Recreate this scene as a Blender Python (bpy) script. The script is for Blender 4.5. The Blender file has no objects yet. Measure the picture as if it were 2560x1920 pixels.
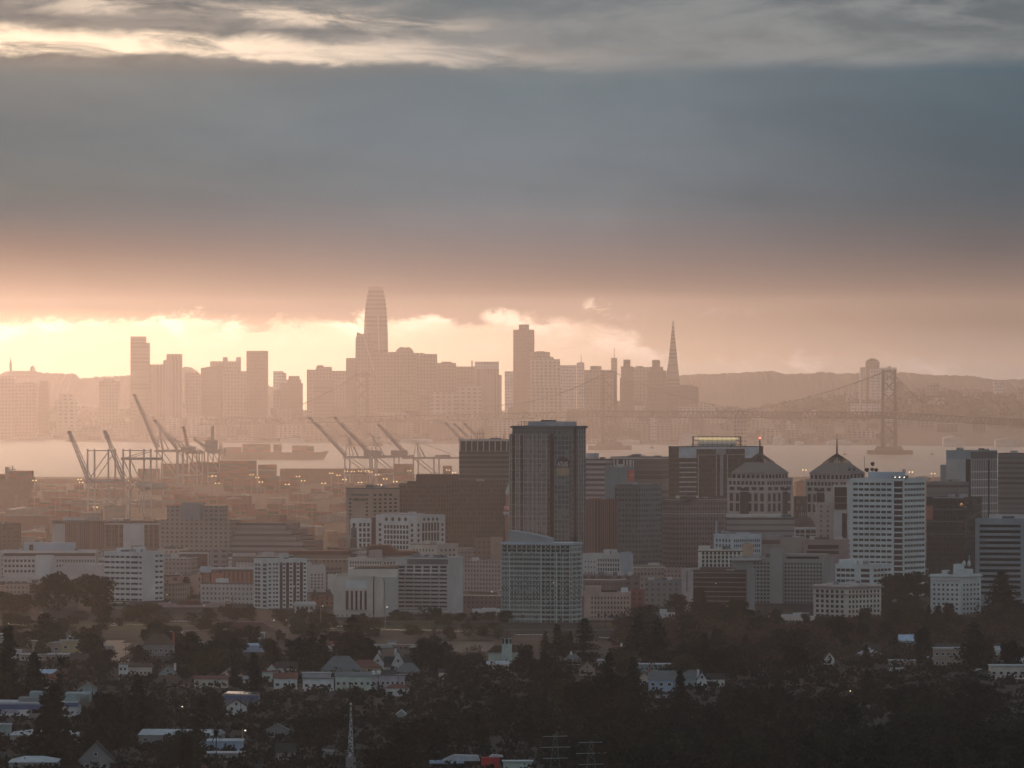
import bpy, bmesh, math, random
from mathutils import Vector, Matrix
SC = bpy.context.scene
COL = SC.collection
K = 5.4e-5          # radians per photo pixel
HC = 170.0          # camera height
HY = 895.0          # photo row of the horizon
R = math.radians

# ------------------------------------------------------------------ camera
cd = bpy.data.cameras.new('camera'); cam = bpy.data.objects.new('camera', cd); COL.objects.link(cam)
cam.location = (0, 0, HC); cam.rotation_euler = (R(90), 0, 0)
cd.sensor_width = 36; cd.lens = 18 / (1280 * K); cd.shift_y = -65 / 2560
cd.clip_start = 1; cd.clip_end = 120000
SC.camera = cam

# ------------------------------------------------------------------ sun, sky, exposure
SUN_EL, SUN_AZ = R(6.5), R(-11.0)      # low in front of the camera, a little to the left
sd = bpy.data.lights.new('sun', 'SUN'); sun = bpy.data.objects.new('sun', sd); COL.objects.link(sun)
sd.energy = 0.70; sd.angle = R(1.8); sd.color = (1.0, 0.63, 0.455)
sdir = Vector((math.sin(SUN_AZ) * math.cos(SUN_EL), math.cos(SUN_AZ) * math.cos(SUN_EL), math.sin(SUN_EL)))
sun.rotation_euler = (-sdir).to_track_quat('-Z', 'Y').to_euler()

SC.view_settings.view_transform = 'Standard'; SC.view_settings.look = 'None'
SC.view_settings.gamma = 1; SC.view_settings.exposure = 0.1
SC.cycles.max_bounces = 6; SC.cycles.diffuse_bounces = 2; SC.cycles.glossy_bounces = 2
SC.cycles.volume_bounces = 1; SC.cycles.transparent_max_bounces = 6
SC.cycles.sample_clamp_indirect = 2.0
SC.cycles.use_denoising = True

def srgb(c):
    return tuple((x / 255 / 12.92) if x / 255 <= 0.04045 else ((x / 255 + 0.055) / 1.055) ** 2.4 for x in c)

W = bpy.data.worlds.new("World"); SC.world = W; W.use_nodes = True
nt = W.node_tree; nt.nodes.clear(); N = nt.nodes.new; L = nt.links.new
def mth(op, a, b=None, c=None, clamp=False):
    n = N('ShaderNodeMath'); n.operation = op; n.use_clamp = clamp
    for i, v in enumerate((a, b, c)):
        if v is None: continue
        if isinstance(v, (int, float)): n.inputs[i].default_value = v
        else: L(v, n.inputs[i])
    return n.outputs[0]
def mixc(f, a, b, bt='MIX'):
    n = N('ShaderNodeMix'); n.data_type = 'RGBA'; n.blend_type = bt
    for s, v in ((n.inputs[0], f), (n.inputs[6], a), (n.inputs[7], b)):
        if isinstance(v, (int, float)): s.default_value = v
        elif isinstance(v, tuple): s.default_value = v + (1,) if len(v) == 3 else v
        else: L(v, s)
    return n.outputs[2]
def sstep(v, a, b):
    n = N('ShaderNodeMapRange'); n.interpolation_type = 'SMOOTHSTEP'
    L(v, n.inputs[0]); n.inputs[1].default_value = a; n.inputs[2].default_value = b
    return n.outputs[0]
def ramp(v, stops, hi):
    n = N('ShaderNodeValToRGB'); e = n.color_ramp.elements
    n.color_ramp.interpolation = 'LINEAR'
    stops = sorted(stops)
    while len(e) < len(stops): e.new(0.5)
    for el, (p, c) in zip(e, stops):
        el.position = p / hi; el.color = tuple(x for x in c) + (1,)
    L(mth('DIVIDE', v, hi), n.inputs[0]); return n.outputs[0]
tc = N('ShaderNodeTexCoord'); sp = N('ShaderNodeSeparateXYZ'); L(tc.outputs['Generated'], sp.inputs[0])
dx, dy, dz = sp.outputs
hyp = mth('MAXIMUM', dy, 0.02)
EL = mth('DIVIDE', mth('DIVIDE', dz, hyp), K)      # elevation above the horizon
AZ = mth('DIVIDE', mth('DIVIDE', dx, hyp), K)      # azimuth to the side
def noise(su, sv, scale, detail=5, rough=0.55, dist=0.0, off=0.0, dy_=0.0):
    cb = N('ShaderNodeCombineXYZ')
    L(mth('MULTIPLY_ADD', AZ, su, off), cb.inputs[0]); 
    L(mth('ADD', mth('MULTIPLY', EL, sv), mth('MULTIPLY', AZ, dy_)), cb.inputs[1]); cb.inputs[2].default_value = off * 1.7
    n = N('ShaderNodeTexNoise'); n.inputs['Scale'].default_value = scale; n.inputs['Detail'].default_value = detail
    n.inputs['Roughness'].default_value = rough; n.inputs['Distortion'].default_value = dist
    L(cb.outputs[0], n.inputs['Vector']); return n.outputs['Fac']
def S(rows):   # rows of (photo row, colour) for one azimuth
    return [(HY - y + 100, srgb(c)) for y, c in rows]
VL = S([(0,(125, 118, 112)),(120,(150, 128, 112)),(200,(139, 135, 131)),(330,(122, 125, 127)),(450,(121, 122, 121)),(550,(84, 96, 104)),(620,(60, 64, 72)),(690,(46, 46, 50)),(740,(42, 38, 38)),(775,(60, 45, 38)),(800,(225, 175, 130)),(995,(255, 225, 170))])
VC = S([(0,(118, 124, 127)),(120,(134, 130, 127)),(200,(116, 126, 132)),(330,(123, 132, 139)),(450,(127, 133, 139)),(550,(118, 126, 134)),(620,(100, 107, 117)),(690,(80, 84, 94)),(740,(66, 66, 74)),(770,(130, 110, 105)),(860,(205, 170, 145)),(995,(240, 200, 165))])
VR = S([(0,(98, 106, 110)),(140,(120, 124, 126)),(180,(84, 102, 113)),(200,(84, 99, 108)),(300,(80, 95, 105)),(450,(84, 97, 106)),(550,(76, 90, 100)),(620,(62, 77, 89)),(690,(54, 64, 76)),(740,(50, 54, 62)),(800,(48, 47, 52)),(850,(130, 118, 114)),(890,(160, 140, 130)),(995,(190, 160, 140))])
ELs = mth('ADD', EL, 100); HI = 1600.0
warp = mth('MULTIPLY', mth('SUBTRACT', noise(.0006, .002, 1, 3, .5, 0, 4.0), .5), 90)
ELw = mth('ADD', ELs, warp)
cl, cc, cr = (ramp(ELw, s, HI) for s in (VL, VC, VR))
deck = mixc(sstep(AZ, 0, 1350), mixc(sstep(AZ, -1350, 0), cl, cc), cr)
# soft broad mottling of the deck
mott = noise(.0018, .0060, 1, 7, .6, .3, 9.0, .0004)
deck = mixc(1.0, deck, mixc(mott, (.74,.75,.77), (1.26,1.25,1.23)), 'MULTIPLY')
# bright gap along the horizon, with a ragged cloud edge above it
edge = mth('ADD', mth('MULTIPLY', mth('SUBTRACT', noise(.0062, .010, 1, 9, .66, .5, 2.0), .5), 170), 
           mth('MULTIPLY', mth('SUBTRACT', noise(.0014, .001, 1, 2, .5, 0, 7.0), .5), 60))
edge = mth('SUBTRACT', edge, mth('MULTIPLY', sstep(AZ, 100, 500), 95))
gap = mth('SUBTRACT', 1.0, sstep(mth('SUBTRACT', EL, edge), 74, 104))
gapc = ramp(mth('ADD', AZ, 1300), [(0,(1.6,1.18,.70)),(900,(1.5,1.15,.76)),(1350,(1.15,.82,.57)),(1700,(.66,.49,.38)),(2600,(.34,.29,.26))], 2600.0)
gapn = mixc(noise(.002,.008,1,5,.6,0,5.0), (.82,.82,.82), (1.12,1.12,1.12))
gapc = mixc(1.0, gapc, gapn, 'MULTIPLY')
rim = mth('MULTIPLY', sstep(mth('SUBTRACT', EL, edge), 20, 84), sstep(noise(.006,.012,1,6,.6,.4,6.0), .42, .62))
gapc = mixc(rim, gapc, mixc(1.0, gapc, (1.5,1.55,1.7), 'MULTIPLY'))
sky = mixc(gap, deck, gapc)
# one small torn puff and faint wisps above the gap
def blob(u, v, ru, rv, no, lo=.48, hi=.62):
    a_ = mth('POWER', mth('DIVIDE', mth('SUBTRACT', AZ, u), ru), 2); b2_ = mth('POWER', mth('DIVIDE', mth('SUBTRACT', EL, v), rv), 2)
    return mth('MULTIPLY', mth('SUBTRACT', 1, sstep(mth('ADD', a_, b2_), .1, 1)), sstep(no, lo, hi))
pn = noise(.022, .030, 1, 8, .68, .2, 11.0)
sky = mixc(mth('MULTIPLY', blob(212, 124, 46, 34, pn, .44, .60), .75), sky, (1.3,1.0,.78))
sky = mixc(mth('MULTIPLY', blob(262, 104, 80, 14, pn, .46, .62), .4), sky, (.75,.6,.52))
sky = mixc(mth('MULTIPLY', blob(520, 115, 150, 18, pn), .3), sky, (.48,.43,.41))
sky = mixc(mth('MULTIPLY', blob(-28, 104, 62, 26, pn, .36, .52), .8), sky, (1.8,1.45,1.1))
# bright torn streaks high up
st = noise(.0032, .016, 1, 8, .6, .6, 3.0, .0006)
wy = mth('ADD', mth('MULTIPLY', mth('SUBTRACT', noise(.0018, .004, 1, 6, .58, .4, 8.0), .5), 95), mth('MULTIPLY', mth('SUBTRACT', noise(.007, .02, 1, 6, .62, .4, 18.0), .5), 50))
e3 = mth('ADD', mth('ADD', EL, mth('MULTIPLY', AZ, .034)), wy)
wl_ = mth('SUBTRACT', 1, sstep(AZ, -1300, 100))
upw = mth('MULTIPLY', sstep(EL, 712, 752), mth('MULTIPLY', sstep(noise(.0028,.010,1,8,.62,.35,12.0), .36, .62), .75))
sky = mixc(upw, sky, mixc(sstep(AZ,-1300,500), (.46,.37,.31), (.30,.30,.298)))
dk = mth('MULTIPLY', sstep(EL, 740, 800), mth('MULTIPLY', sstep(noise(.0026,.012,1,8,.62,.4,23.0), .48, .68), .7))
sky = mixc(dk, sky, mixc(sstep(AZ,-1300,500), (.17,.165,.165), (.19,.205,.215)))
band1 = mth('MULTIPLY', sstep(e3, 712, 736), mth('SUBTRACT', 1, sstep(mth('SUBTRACT', e3, mth('MULTIPLY', wl_, 16)), 752, 790)))
band1 = mth('MULTIPLY', band1, mth('MULTIPLY', mth('ADD', sstep(st, .28, .56), 0), mth('SUBTRACT', 1, sstep(AZ, -450, 420))))
e4 = mth('ADD', mth('SUBTRACT', EL, mth('MULTIPLY', wy, .8)), mth('MULTIPLY', AZ, .05))
band2 = mth('MULTIPLY', sstep(e4, 790, 818), mth('SUBTRACT', 1, sstep(e4, 822, 862)))
band2 = mth('MULTIPLY', band2, mth('MULTIPLY', sstep(st, .40, .62), mth('MULTIPLY', sstep(AZ, -1350, -1000), mth('SUBTRACT', 1, sstep(AZ, -500, 100)))))
streak = mixc(sstep(AZ, -1200, 100), (1.45,1.10,.78), (.70,.58,.49))
sky = mixc(band1, sky, streak)
sky = mixc(mth('MULTIPLY', band2, .85), sky, (1.0,.78,.60))
# the rest of the sky: a Nishita sky behind a grey overcast
ns = N('ShaderNodeTexSky'); ns.sky_type = 'NISHITA'; ns.sun_disc = False
ns.sun_elevation = SUN_EL; ns.sun_rotation = SUN_AZ
nsk = mixc(1.0, ns.outputs[0], (.08,.08,.08), 'MULTIPLY')
rest = mixc(.78, nsk, (.25,.292,.335))
# veiled glow of the hidden sun, added above the frame to brighten the water
vm = N('ShaderNodeVectorMath'); vm.operation = 'DOT_PRODUCT'; L(tc.outputs['Generated'], vm.inputs[0]); vm.inputs[1].default_value = sdir
ang = mth('ARCCOSINE', mth('MINIMUM', vm.outputs['Value'], 1.0))
glow = mth('MULTIPLY', mth('EXPONENT', mth('MULTIPLY', mth('POWER', mth('DIVIDE', ang, R(6)), 2), -1.0)), sstep(dz, .052, .075))
front = mth('MULTIPLY', mth('SUBTRACT', 1, sstep(dz, .055, .14)), sstep(dy, .80, .97))
out = mixc(1.0, mixc(front, rest, sky), mixc(glow, (0.0,0.0,0.0), (5.6,3.9,2.6)), 'ADD')
bg = N('ShaderNodeBackground'); L(out, bg.inputs[0]); bg.inputs[1].default_value = 1.0
wo = N('ShaderNodeOutputWorld'); L(bg.outputs[0], wo.inputs[0])

# ================================================================== helpers
rnd = random.Random(7)
def X(px, D): return (px - 1280) * K * D
def Z(py, D): return HC - (py - HY) * K * D
GP = [(-400,150),(0,150),(500,125),(1000,97),(1500,69),(2000,43),(2300,29),(2600,17),(2800,11),(3000,7),(3300,4.5),(3600,3),(4000,1.8),(4600,1.6),(5000,2.5),(12000,2.5)]
def lerp(tab, v):
    if v <= tab[0][0]: return tab[0][1]
    for (a, b), (c, d) in zip(tab, tab[1:]):
        if v <= c: return b + (d - b) * (v - a) / (c - a)
    return tab[-1][1]
def gz(y): return lerp(GP, y)
def GD(py):     # distance at which the ground shows in photo row py
    lo, hi = 2300.0, 14000.0
    for _ in range(40):
        m = (lo + hi) / 2
        if HY + (HC - gz(m)) / (K * m) > py: lo = m
        else: hi = m
    return lo

class MB:
    def __init__(s): s.v = []; s.f = []; s.mi = []; s.m = 0
    def add(s, vs, fs):
        n = len(s.v); s.v += [tuple(q) for q in vs]
        for f in fs: s.f.append(tuple(n + i for i in f)); s.mi.append(s.m)
        return s
    def box(s, x0, x1, y0, y1, z0, z1):
        return s.add([(x0,y0,z0),(x1,y0,z0),(x1,y1,z0),(x0,y1,z0),(x0,y0,z1),(x1,y0,z1),(x1,y1,z1),(x0,y1,z1)],
                     [(3,2,1,0),(4,5,6,7),(0,1,5,4),(1,2,6,5),(2,3,7,6),(3,0,4,7)])
    def prism(s, pts, z0, z1, k=1.0, cx=0, cy=0):   # k scales the top about (cx, cy)
        n = len(pts)
        return s.add([(x,y,z0) for x,y in pts] + [(cx+(x-cx)*k, cy+(y-cy)*k, z1) for x,y in pts],
                     [tuple(range(n-1,-1,-1)), tuple(range(n,2*n))] + [(i,(i+1)%n,n+(i+1)%n,n+i) for i in range(n)])
    def slabx(s, prof, y0, y1):   # profile in x,z swept along y
        n = len(prof)
        return s.add([(x,y0,z) for x,z in prof] + [(x,y1,z) for x,z in prof],
                     [tuple(range(n)), tuple(range(2*n-1,n-1,-1))] + [(i,n+i,n+(i+1)%n,(i+1)%n) for i in range(n)])
    def bar(s, p, q, r, r2=None, n=4):
        p = Vector(p); q = Vector(q); r2 = r if r2 is None else r2
        d = (q - p).normalized(); a = d.cross(Vector((0,0,1)) if abs(d.z) < .9 else Vector((1,0,0))).normalized(); b = d.cross(a)
        vs = []
        for c, rr in ((p, r), (q, r2)):
            for i in range(n):
                t = 2*math.pi*(i+.5)/n; vs.append(c + a*math.cos(t)*rr + b*math.sin(t)*rr)
        return s.add(vs, [(i,(i+1)%n,n+(i+1)%n,n+i) for i in range(n)] + [tuple(range(n-1,-1,-1)), tuple(range(n,2*n))])
    def ball(s, c, r, rz=None, n=8, m=6, lo=-1.0):
        rz = rz or r; vs = []; fs = []
        for j in range(m+1):
            t = math.asin(max(-1,min(1, lo + (1-lo)*j/m)))
            for i in range(n):
                u = 2*math.pi*i/n; vs.append((c[0]+r*math.cos(t)*math.cos(u), c[1]+r*math.cos(t)*math.sin(u), c[2]+rz*math.sin(t)))
        for j in range(m):
            for i in range(n): fs.append((j*n+i, j*n+(i+1)%n, (j+1)*n+(i+1)%n, (j+1)*n+i))
        return s.add(vs, fs)
    def mesh(s, name, mats, smooth=False):
        me = bpy.data.meshes.new(name); me.from_pydata(s.v, [], s.f)
        for m in (mats if isinstance(mats, (list, tuple)) else [mats]): me.materials.append(m)
        if any(s.mi): me.polygons.foreach_set('material_index', s.mi)
        if smooth: me.polygons.foreach_set('use_smooth', [True]*len(s.f))
        me.update(); return me
    def build(s, name, mats, parent=None, smooth=False):
        return link(name, s.mesh(name, mats, smooth), parent)
def link(name, me, parent=None, loc=None):
    o = bpy.data.objects.new(name, me); COL.objects.link(o)
    if parent is not None: o.parent = parent
    if loc is not None: o.location = loc
    return o
USED = {}
def tag(o, label, cat, group=None, kind=None):
    if label: o['label'] = label
    if cat: o['category'] = cat
    if group: o['group'] = group
    if kind: o['kind'] = kind
    return o
def thing(name, label, cat, loc, rz=0.0, group=None):
    o = link(name, None); o.location = loc; o.rotation_euler = (0, 0, rz)
    return tag(o, label, cat, group)
def structure(o): o['kind'] = 'structure'; return o
def copy_tree(src, parent=None):
    c = src.copy(); COL.objects.link(c); c.parent = parent
    for ch in src.children: copy_tree(ch, c)
    return c

# ------------------------------------------------------------------ materials
MC = {}
def lift(c): return tuple(min(.8, x * (1 + .65*min(1, max(0, (max(c)-.05)/.12)))) for x in c)
def nm(name):
    m = bpy.data.materials.new(name); m.use_nodes = True; t = m.node_tree
    return m, t, t.nodes['Principled BSDF'], t.nodes.new, t.links.new
def mat(name, c, rough=.85, var=.18, sc=.15, spec=.3, metal=0.0, rand=0.0):
    key = (name, c)
    if key in MC: return MC[key]
    m, t, b, N, L = nm(name)
    b.inputs['Roughness'].default_value = rough; b.inputs['Specular IOR Level'].default_value = spec; b.inputs['Metallic'].default_value = metal
    tc = N('ShaderNodeTexCoord'); n = N('ShaderNodeTexNoise'); n.inputs['Scale'].default_value = sc; n.inputs['Detail'].default_value = 5; n.inputs['Roughness'].default_value = .6
    L(tc.outputs['Object'], n.inputs['Vector'])
    mr = N('ShaderNodeMapRange'); L(n.outputs['Fac'], mr.inputs[0]); mr.inputs[1].default_value = .3; mr.inputs[2].default_value = .7
    mr.inputs[3].default_value = 1 - var; mr.inputs[4].default_value = 1 + var
    out = mr.outputs[0]
    if rand:
        oi = N('ShaderNodeObjectInfo'); r2 = N('ShaderNodeMapRange'); L(oi.outputs['Random'], r2.inputs[0]); r2.inputs[3].default_value = 1 - rand; r2.inputs[4].default_value = 1 + rand
        mm = N('ShaderNodeMath'); mm.operation = 'MULTIPLY'; L(out, mm.inputs[0]); L(r2.outputs[0], mm.inputs[1]); out = mm.outputs[0]
    mx = N('ShaderNodeVectorMath'); mx.operation = 'SCALE'; mx.inputs[0].default_value = lift(c); L(out, mx.inputs['Scale'])
    L(mx.outputs[0], b.inputs['Base Color'])
    MC[key] = m; return m
def facade(name, wall, glass, su, sz, fu, fz, roof=None, ou=.0, grough=.25, var=.5):
    """wall with a regular pattern of small windows: cells su x sz metres, window share fu x fz"""
    key = ('f', name, wall, glass, su, sz, fu, fz)
    if key in MC: return MC[key]
    m, t, b, N, L = nm(name)
    def M(op, a, b_=None, c=None):
        n = N('ShaderNodeMath'); n.operation = op
        for i, v in enumerate((a, b_, c)):
            if v is None: continue
            if isinstance(v, (int, float)): n.inputs[i].default_value = v
            else: L(v, n.inputs[i])
        return n.outputs[0]
    tc = N('ShaderNodeTexCoord'); s = N('ShaderNodeSeparateXYZ'); L(tc.outputs['Object'], s.inputs[0])
    u = M('DIVIDE', M('ADD', M('ADD', s.outputs[0], s.outputs[1]), 1000 + ou), su); v = M('DIVIDE', M('ADD', s.outputs[2], 500), sz)
    w = M('MULTIPLY', M('LESS_THAN', M('FRACT', u), fu), M('LESS_THAN', M('FRACT', v), fz))
    g = N('ShaderNodeNewGeometry'); gs = N('ShaderNodeSeparateXYZ'); L(g.outputs['Normal'], gs.inputs[0])
    up = M('GREATER_THAN', gs.outputs[2], .5)
    cb = N('ShaderNodeCombineXYZ'); L(M('FLOOR', u), cb.inputs[0]); L(M('FLOOR', v), cb.inputs[1])
    wn = N('ShaderNodeTexWhiteNoise'); wn.noise_dimensions = '2D'; L(cb.outputs[0], wn.inputs['Vector'])
    gl = N('ShaderNodeVectorMath'); gl.operation = 'SCALE'; gl.inputs[0].default_value = glass
    L(M('ADD', M('MULTIPLY', M('POWER', wn.outputs['Value'], 3), var * 4), 1 - var * .3), gl.inputs['Scale'])
    ns_ = N('ShaderNodeTexNoise'); ns_.inputs['Scale'].default_value = .08; ns_.inputs['Detail'].default_value = 6; L(tc.outputs['Object'], ns_.inputs['Vector'])
    wl = N('ShaderNodeVectorMath'); wl.operation = 'SCALE'; wl.inputs[0].default_value = lift(wall); L(M('MULTIPLY_ADD', ns_.outputs['Fac'], .5, .75), wl.inputs['Scale'])
    def mix(f, a, c):
        n = N('ShaderNodeMix'); n.data_type = 'RGBA'; L(f, n.inputs[0])
        for sck, vv in ((n.inputs[6], a), (n.inputs[7], c)):
            if isinstance(vv, tuple): sck.default_value = vv + (1,)
            else: L(vv, sck)
        return n.outputs[2]
    col = mix(w, wl.outputs[0], gl.outputs[0]); col = mix(up, col, roof or tuple(x * .6 for x in wall)); L(col, b.inputs['Base Color'])
    L(M('SUBTRACT', .85, M('MULTIPLY', M('MULTIPLY', w, M('SUBTRACT', 1, up)), .85 - grough)), b.inputs['Roughness'])
    MC[key] = m; return m
def emis(name, c, s):
    key = ('e', name)
    if key in MC: return MC[key]
    m, t, b, N, L = nm(name); b.inputs['Emission Color'].default_value = c + (1,); b.inputs['Emission Strength'].default_value = s; b.inputs['Base Color'].default_value = c + (1,)
    MC[key] = m; return m

GLASS = mat('window_glass', (.030,.028,.030), .22, .3, .4, .5, rand=.5)
GLASSB = mat('brown_glass', (.050,.030,.026), .3, .3, .4, .4, rand=.3)
GLASSG = mat('green_glass', (.10,.14,.145), .2, .3, .3, .5, rand=.5)
WHITE = mat('white_concrete', (.55,.56,.58), sc=.05)
PALE = mat('pale_concrete', (.40,.38,.38), sc=.05)
CREAM = mat('cream_stucco', (.46,.41,.37), sc=.05)
GREY = mat('grey_concrete', (.24,.24,.25), sc=.05)
DGREY = mat('dark_grey_metal', (.11,.11,.12), sc=.05)
BLUEG = mat('blue_grey_panel', (.33,.38,.43), sc=.05)
BROWN = mat('brown_cladding', (.13,.085,.075), sc=.05)
DARK = mat('dark_cladding', (.05,.04,.04), sc=.05)
BRICK = mat('red_brick', (.27,.11,.085), sc=.3)
RTILE = mat('red_roof_tile', (.13,.055,.045), sc=.4)
DROOF = mat('dark_shingle', (.045,.042,.045), sc=.4)
GROOF = mat('grey_shingle', (.12,.13,.135), sc=.4)
WROOF = mat('white_roof_coating', (.30,.32,.345), .6, sc=.3)
STEEL = mat('painted_steel', (.36,.33,.34), .6, sc=.1)
DSTEEL = mat('dark_steel', (.07,.065,.07), .6, sc=.1)
ROOFGR = mat('gravel_roof', (.20,.19,.19), sc=.2)

# ================================================================== ground, water, hills
def grid_mesh(name, xs, ys, fz, m, smooth=True):
    b = MB(); nx = len(xs)
    b.v = [(x, y, fz(x, y)) for y in ys for x in xs]
    b.f = [(j*nx+i, j*nx+i+1, (j+1)*nx+i+1, (j+1)*nx+i) for j in range(len(ys)-1) for i in range(nx-1)]
    b.mi = [0]*len(b.f)
    return structure(b.build(name, m, None, smooth))
def h2(x, y, s=1.0):
    return (math.sin(x*.0131*s+1.3)*math.cos(y*.0173*s+.4) + .5*math.sin(x*.031*s+y*.027*s) + .25*math.sin(x*.083*s-y*.061*s+2))/1.75
def lake(x, y):     # 1 inside the lake
    if not (4090 < y < 4540): return 0
    px = 1280 + x / (K * y)
    return 1.0 if (255 < px < 312 and y < 4440) or (1085 < px < 1240 and 4240 < y < 4430) else 0.0
def gnd(x, y):
    z = gz(y)
    if lake(x, y): return -1.5
    return z + (h2(x, y) * 1.0 if y < 3900 else 0)
def frange(a, b, s):
    r = []
    while a < b: r.append(a); a += s
    return r + [b]
m, t, b_, N_, L_ = nm('ground_cover')
tc_ = N_('ShaderNodeTexCoord')
n1 = N_('ShaderNodeTexNoise'); n1.inputs['Scale'].default_value = .012; n1.inputs['Detail'].default_value = 8; n1.inputs['Roughness'].default_value = .7; L_(tc_.outputs['Object'], n1.inputs['Vector'])
cr_ = N_('ShaderNodeValToRGB'); e_ = cr_.color_ramp.elements
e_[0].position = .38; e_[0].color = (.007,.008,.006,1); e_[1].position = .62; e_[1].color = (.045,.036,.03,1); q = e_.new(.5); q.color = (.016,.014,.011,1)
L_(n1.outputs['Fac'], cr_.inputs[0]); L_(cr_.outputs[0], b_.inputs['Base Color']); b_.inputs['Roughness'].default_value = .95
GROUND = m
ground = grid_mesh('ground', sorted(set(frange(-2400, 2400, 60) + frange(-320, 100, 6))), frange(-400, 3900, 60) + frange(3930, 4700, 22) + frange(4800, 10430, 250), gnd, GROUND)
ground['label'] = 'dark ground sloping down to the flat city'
# water of the bay
m, t, b_, N_, L_ = nm('bay_water')
b_.inputs['Base Color'].default_value = (.035,.04,.045,1); b_.inputs['Roughness'].default_value = .22; b_.inputs['Specular IOR Level'].default_value = 1.0
tc_ = N_('ShaderNodeTexCoord'); mp = N_('ShaderNodeMapping'); mp.inputs['Scale'].default_value = (.012,.05,1); L_(tc_.outputs['Object'], mp.inputs[0])
n1 = N_('ShaderNodeTexNoise'); n1.inputs['Scale'].default_value = 1; n1.inputs['Detail'].default_value = 6; n1.inputs['Roughness'].default_value = .65; L_(mp.outputs[0], n1.inputs['Vector'])
mr_ = N_('ShaderNodeMapRange'); L_(n1.outputs['Fac'], mr_.inputs[0]); mr_.inputs[1].default_value = .3; mr_.inputs[2].default_value = .7; mr_.inputs[3].default_value = .26; mr_.inputs[4].default_value = .40; L_(mr_.outputs[0], b_.inputs['Roughness'])
WATER = m
o = structure(MB().add([(-4000,10380,0),(4000,10380,0),(4000,20900,0),(-4000,20900,0)], [(0,1,2,3)]).build('water', WATER)); o['label'] = 'pale bay water between the port and the far city'
o = structure(MB().add([(-420,4080,.5),(160,4080,.5),(160,4560,.5),(-420,4560,.5)], [(0,1,2,3)]).build('lake', WATER)); o['label'] = 'still lake water below the theatre'
# lakeside paths and lawns
pth = mat('path_concrete', (.24,.21,.19), sc=.2)
for k, (xa, xb, yy, w_) in enumerate(((-250,300,4575,5),(-330,-90,4640,5),(-120,320,4720,4))):
    zz = gz(yy) + .05
    o = structure(MB().add([(xa,yy,zz),(xb,yy+22,zz),(xb,yy+22+w_,zz),(xa,yy+w_,zz)], [(0,1,2,3)]).build('path', pth)); o['label'] = ('pale path along the lake shore','pale path crossing the lakeside lawn','pale path below the white theatre')[k]
lawn = mat('lawn_green', (.045,.055,.022), sc=.05, var=.35)
for k, (xa, xb, ya, yb) in enumerate(((-330,-205,4560,4720),(-150,-40,4600,4700),(60,120,4590,4690))):
    zz = 1.75
    o = structure(MB().add([(xa,ya,zz),(xb,ya,zz+.1),(xb,yb,zz+.15),(xa,yb,zz+.1)], [(0,1,2,3)]).build('lawn', lawn)); o['label'] = ('green lakeside lawn by the twin round trees','green lakeside lawn below the balcony tower','green lawn before the theatre')[k]
# far shore: land with its own waterline, rising inland
SH = [(-2400,15430),(X(203,15400),15430),(X(209,14950),14930),(X(700,14800),14800),(X(1250,14700),14640),(X(1750,14500),14480),(X(2230,14400),14400),(X(2600,14200),14160),(2400,14100)]
RISE = [(0,2.5),(400,4),(900,18),(1700,52),(2600,70),(4000,74),(6600,60)]
def shore(x): return lerp(SH, x)
def hill(x, y):
    d = y - shore(x); z = lerp(RISE, d)
    px = 1280 + x / (K * y)
    z *= .75 + .45 * math.exp(-((px-2330)/330)**2) + .18 * math.exp(-((px-60)/200)**2) - .25*math.exp(-((px-1000)/500)**2)
    return z + 3 * h2(x, y, .6) * min(1, max(0, d)/500)
xs = frange(-1700, 1700, 40); b = MB(); rows = [0, 60, 200, 400, 700, 1000, 1400, 1800, 2300, 2900, 3600]
b.v = [(x, shore(x) + d, (-.5 if k == 0 else hill(x, shore(x) + d))) for k, d in enumerate(rows) for x in xs]
b.v += []
b.f = [(j*len(xs)+i, j*len(xs)+i+1, (j+1)*len(xs)+i+1, (j+1)*len(xs)+i) for j in range(len(rows)-1) for i in range(len(xs)-1)]; b.mi = [0]*len(b.f)
FARG = facade('hillside_cover', (.11,.095,.085), (.05,.05,.04), 31, 9, .5, .6, roof=(.10,.09,.08))
o = structure(b.build('terrain', mat('far_land', (.05,.045,.04), sc=.02, var=.4), None, True)); o['label'] = 'hazy land of the far city rising from the bay'
def ridge(name, label, prof, D, depth, jit, m):
    """hills from a skyline: real slopes falling to both sides of the crest"""
    b = MB(); pxs = [p for p, _ in prof]; n = int((pxs[-1]-pxs[0]) / 4); r = random.Random(len(label))
    cols = []
    for i in range(n+1):
        px = pxs[0] + (pxs[-1]-pxs[0]) * i / n
        zt = Z(lerp(prof, px), D) + r.uniform(0, jit)
        cols.append([(X(px, D), D - depth + 12*math.sin(i*.3), -2), (X(px, D), D - depth*.6 + 40*math.sin(i*.11), zt*.50), (X(px, D), D - depth*.3 + 30*math.sin(i*.17), zt*.82), (X(px, D), D + 20*math.sin(i*.2), zt), (X(px, D), D + depth*.5, zt*.5), (X(px, D), D + depth, -2)])
    b.v = [p for c in cols for p in c]; k = 6
    b.f = [(i*k+j, (i+1)*k+j, (i+1)*k+j+1, i*k+j+1) for i in range(n) for j in range(k-1)]; b.mi = [0]*len(b.f)
    o = structure(b.build(name, m)); o['label'] = label; return o
hm = mat('wooded_hillside', (.05,.048,.04), sc=.006, var=.5)
ridge('hills', 'long wooded ridge behind the slanted spire and the bridge', [(1560,952),(1690,941),(1745,937),(1800,936),(1880,932),(1920,929),(1940,931),(1963,937),(2010,936),(2060,932),(2100,936),(2148,934),(2200,937),(2255,932),(2325,939),(2426,941),(2487,952),(2560,949),(2660,955)], 19300, 900, 4, hm)
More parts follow.
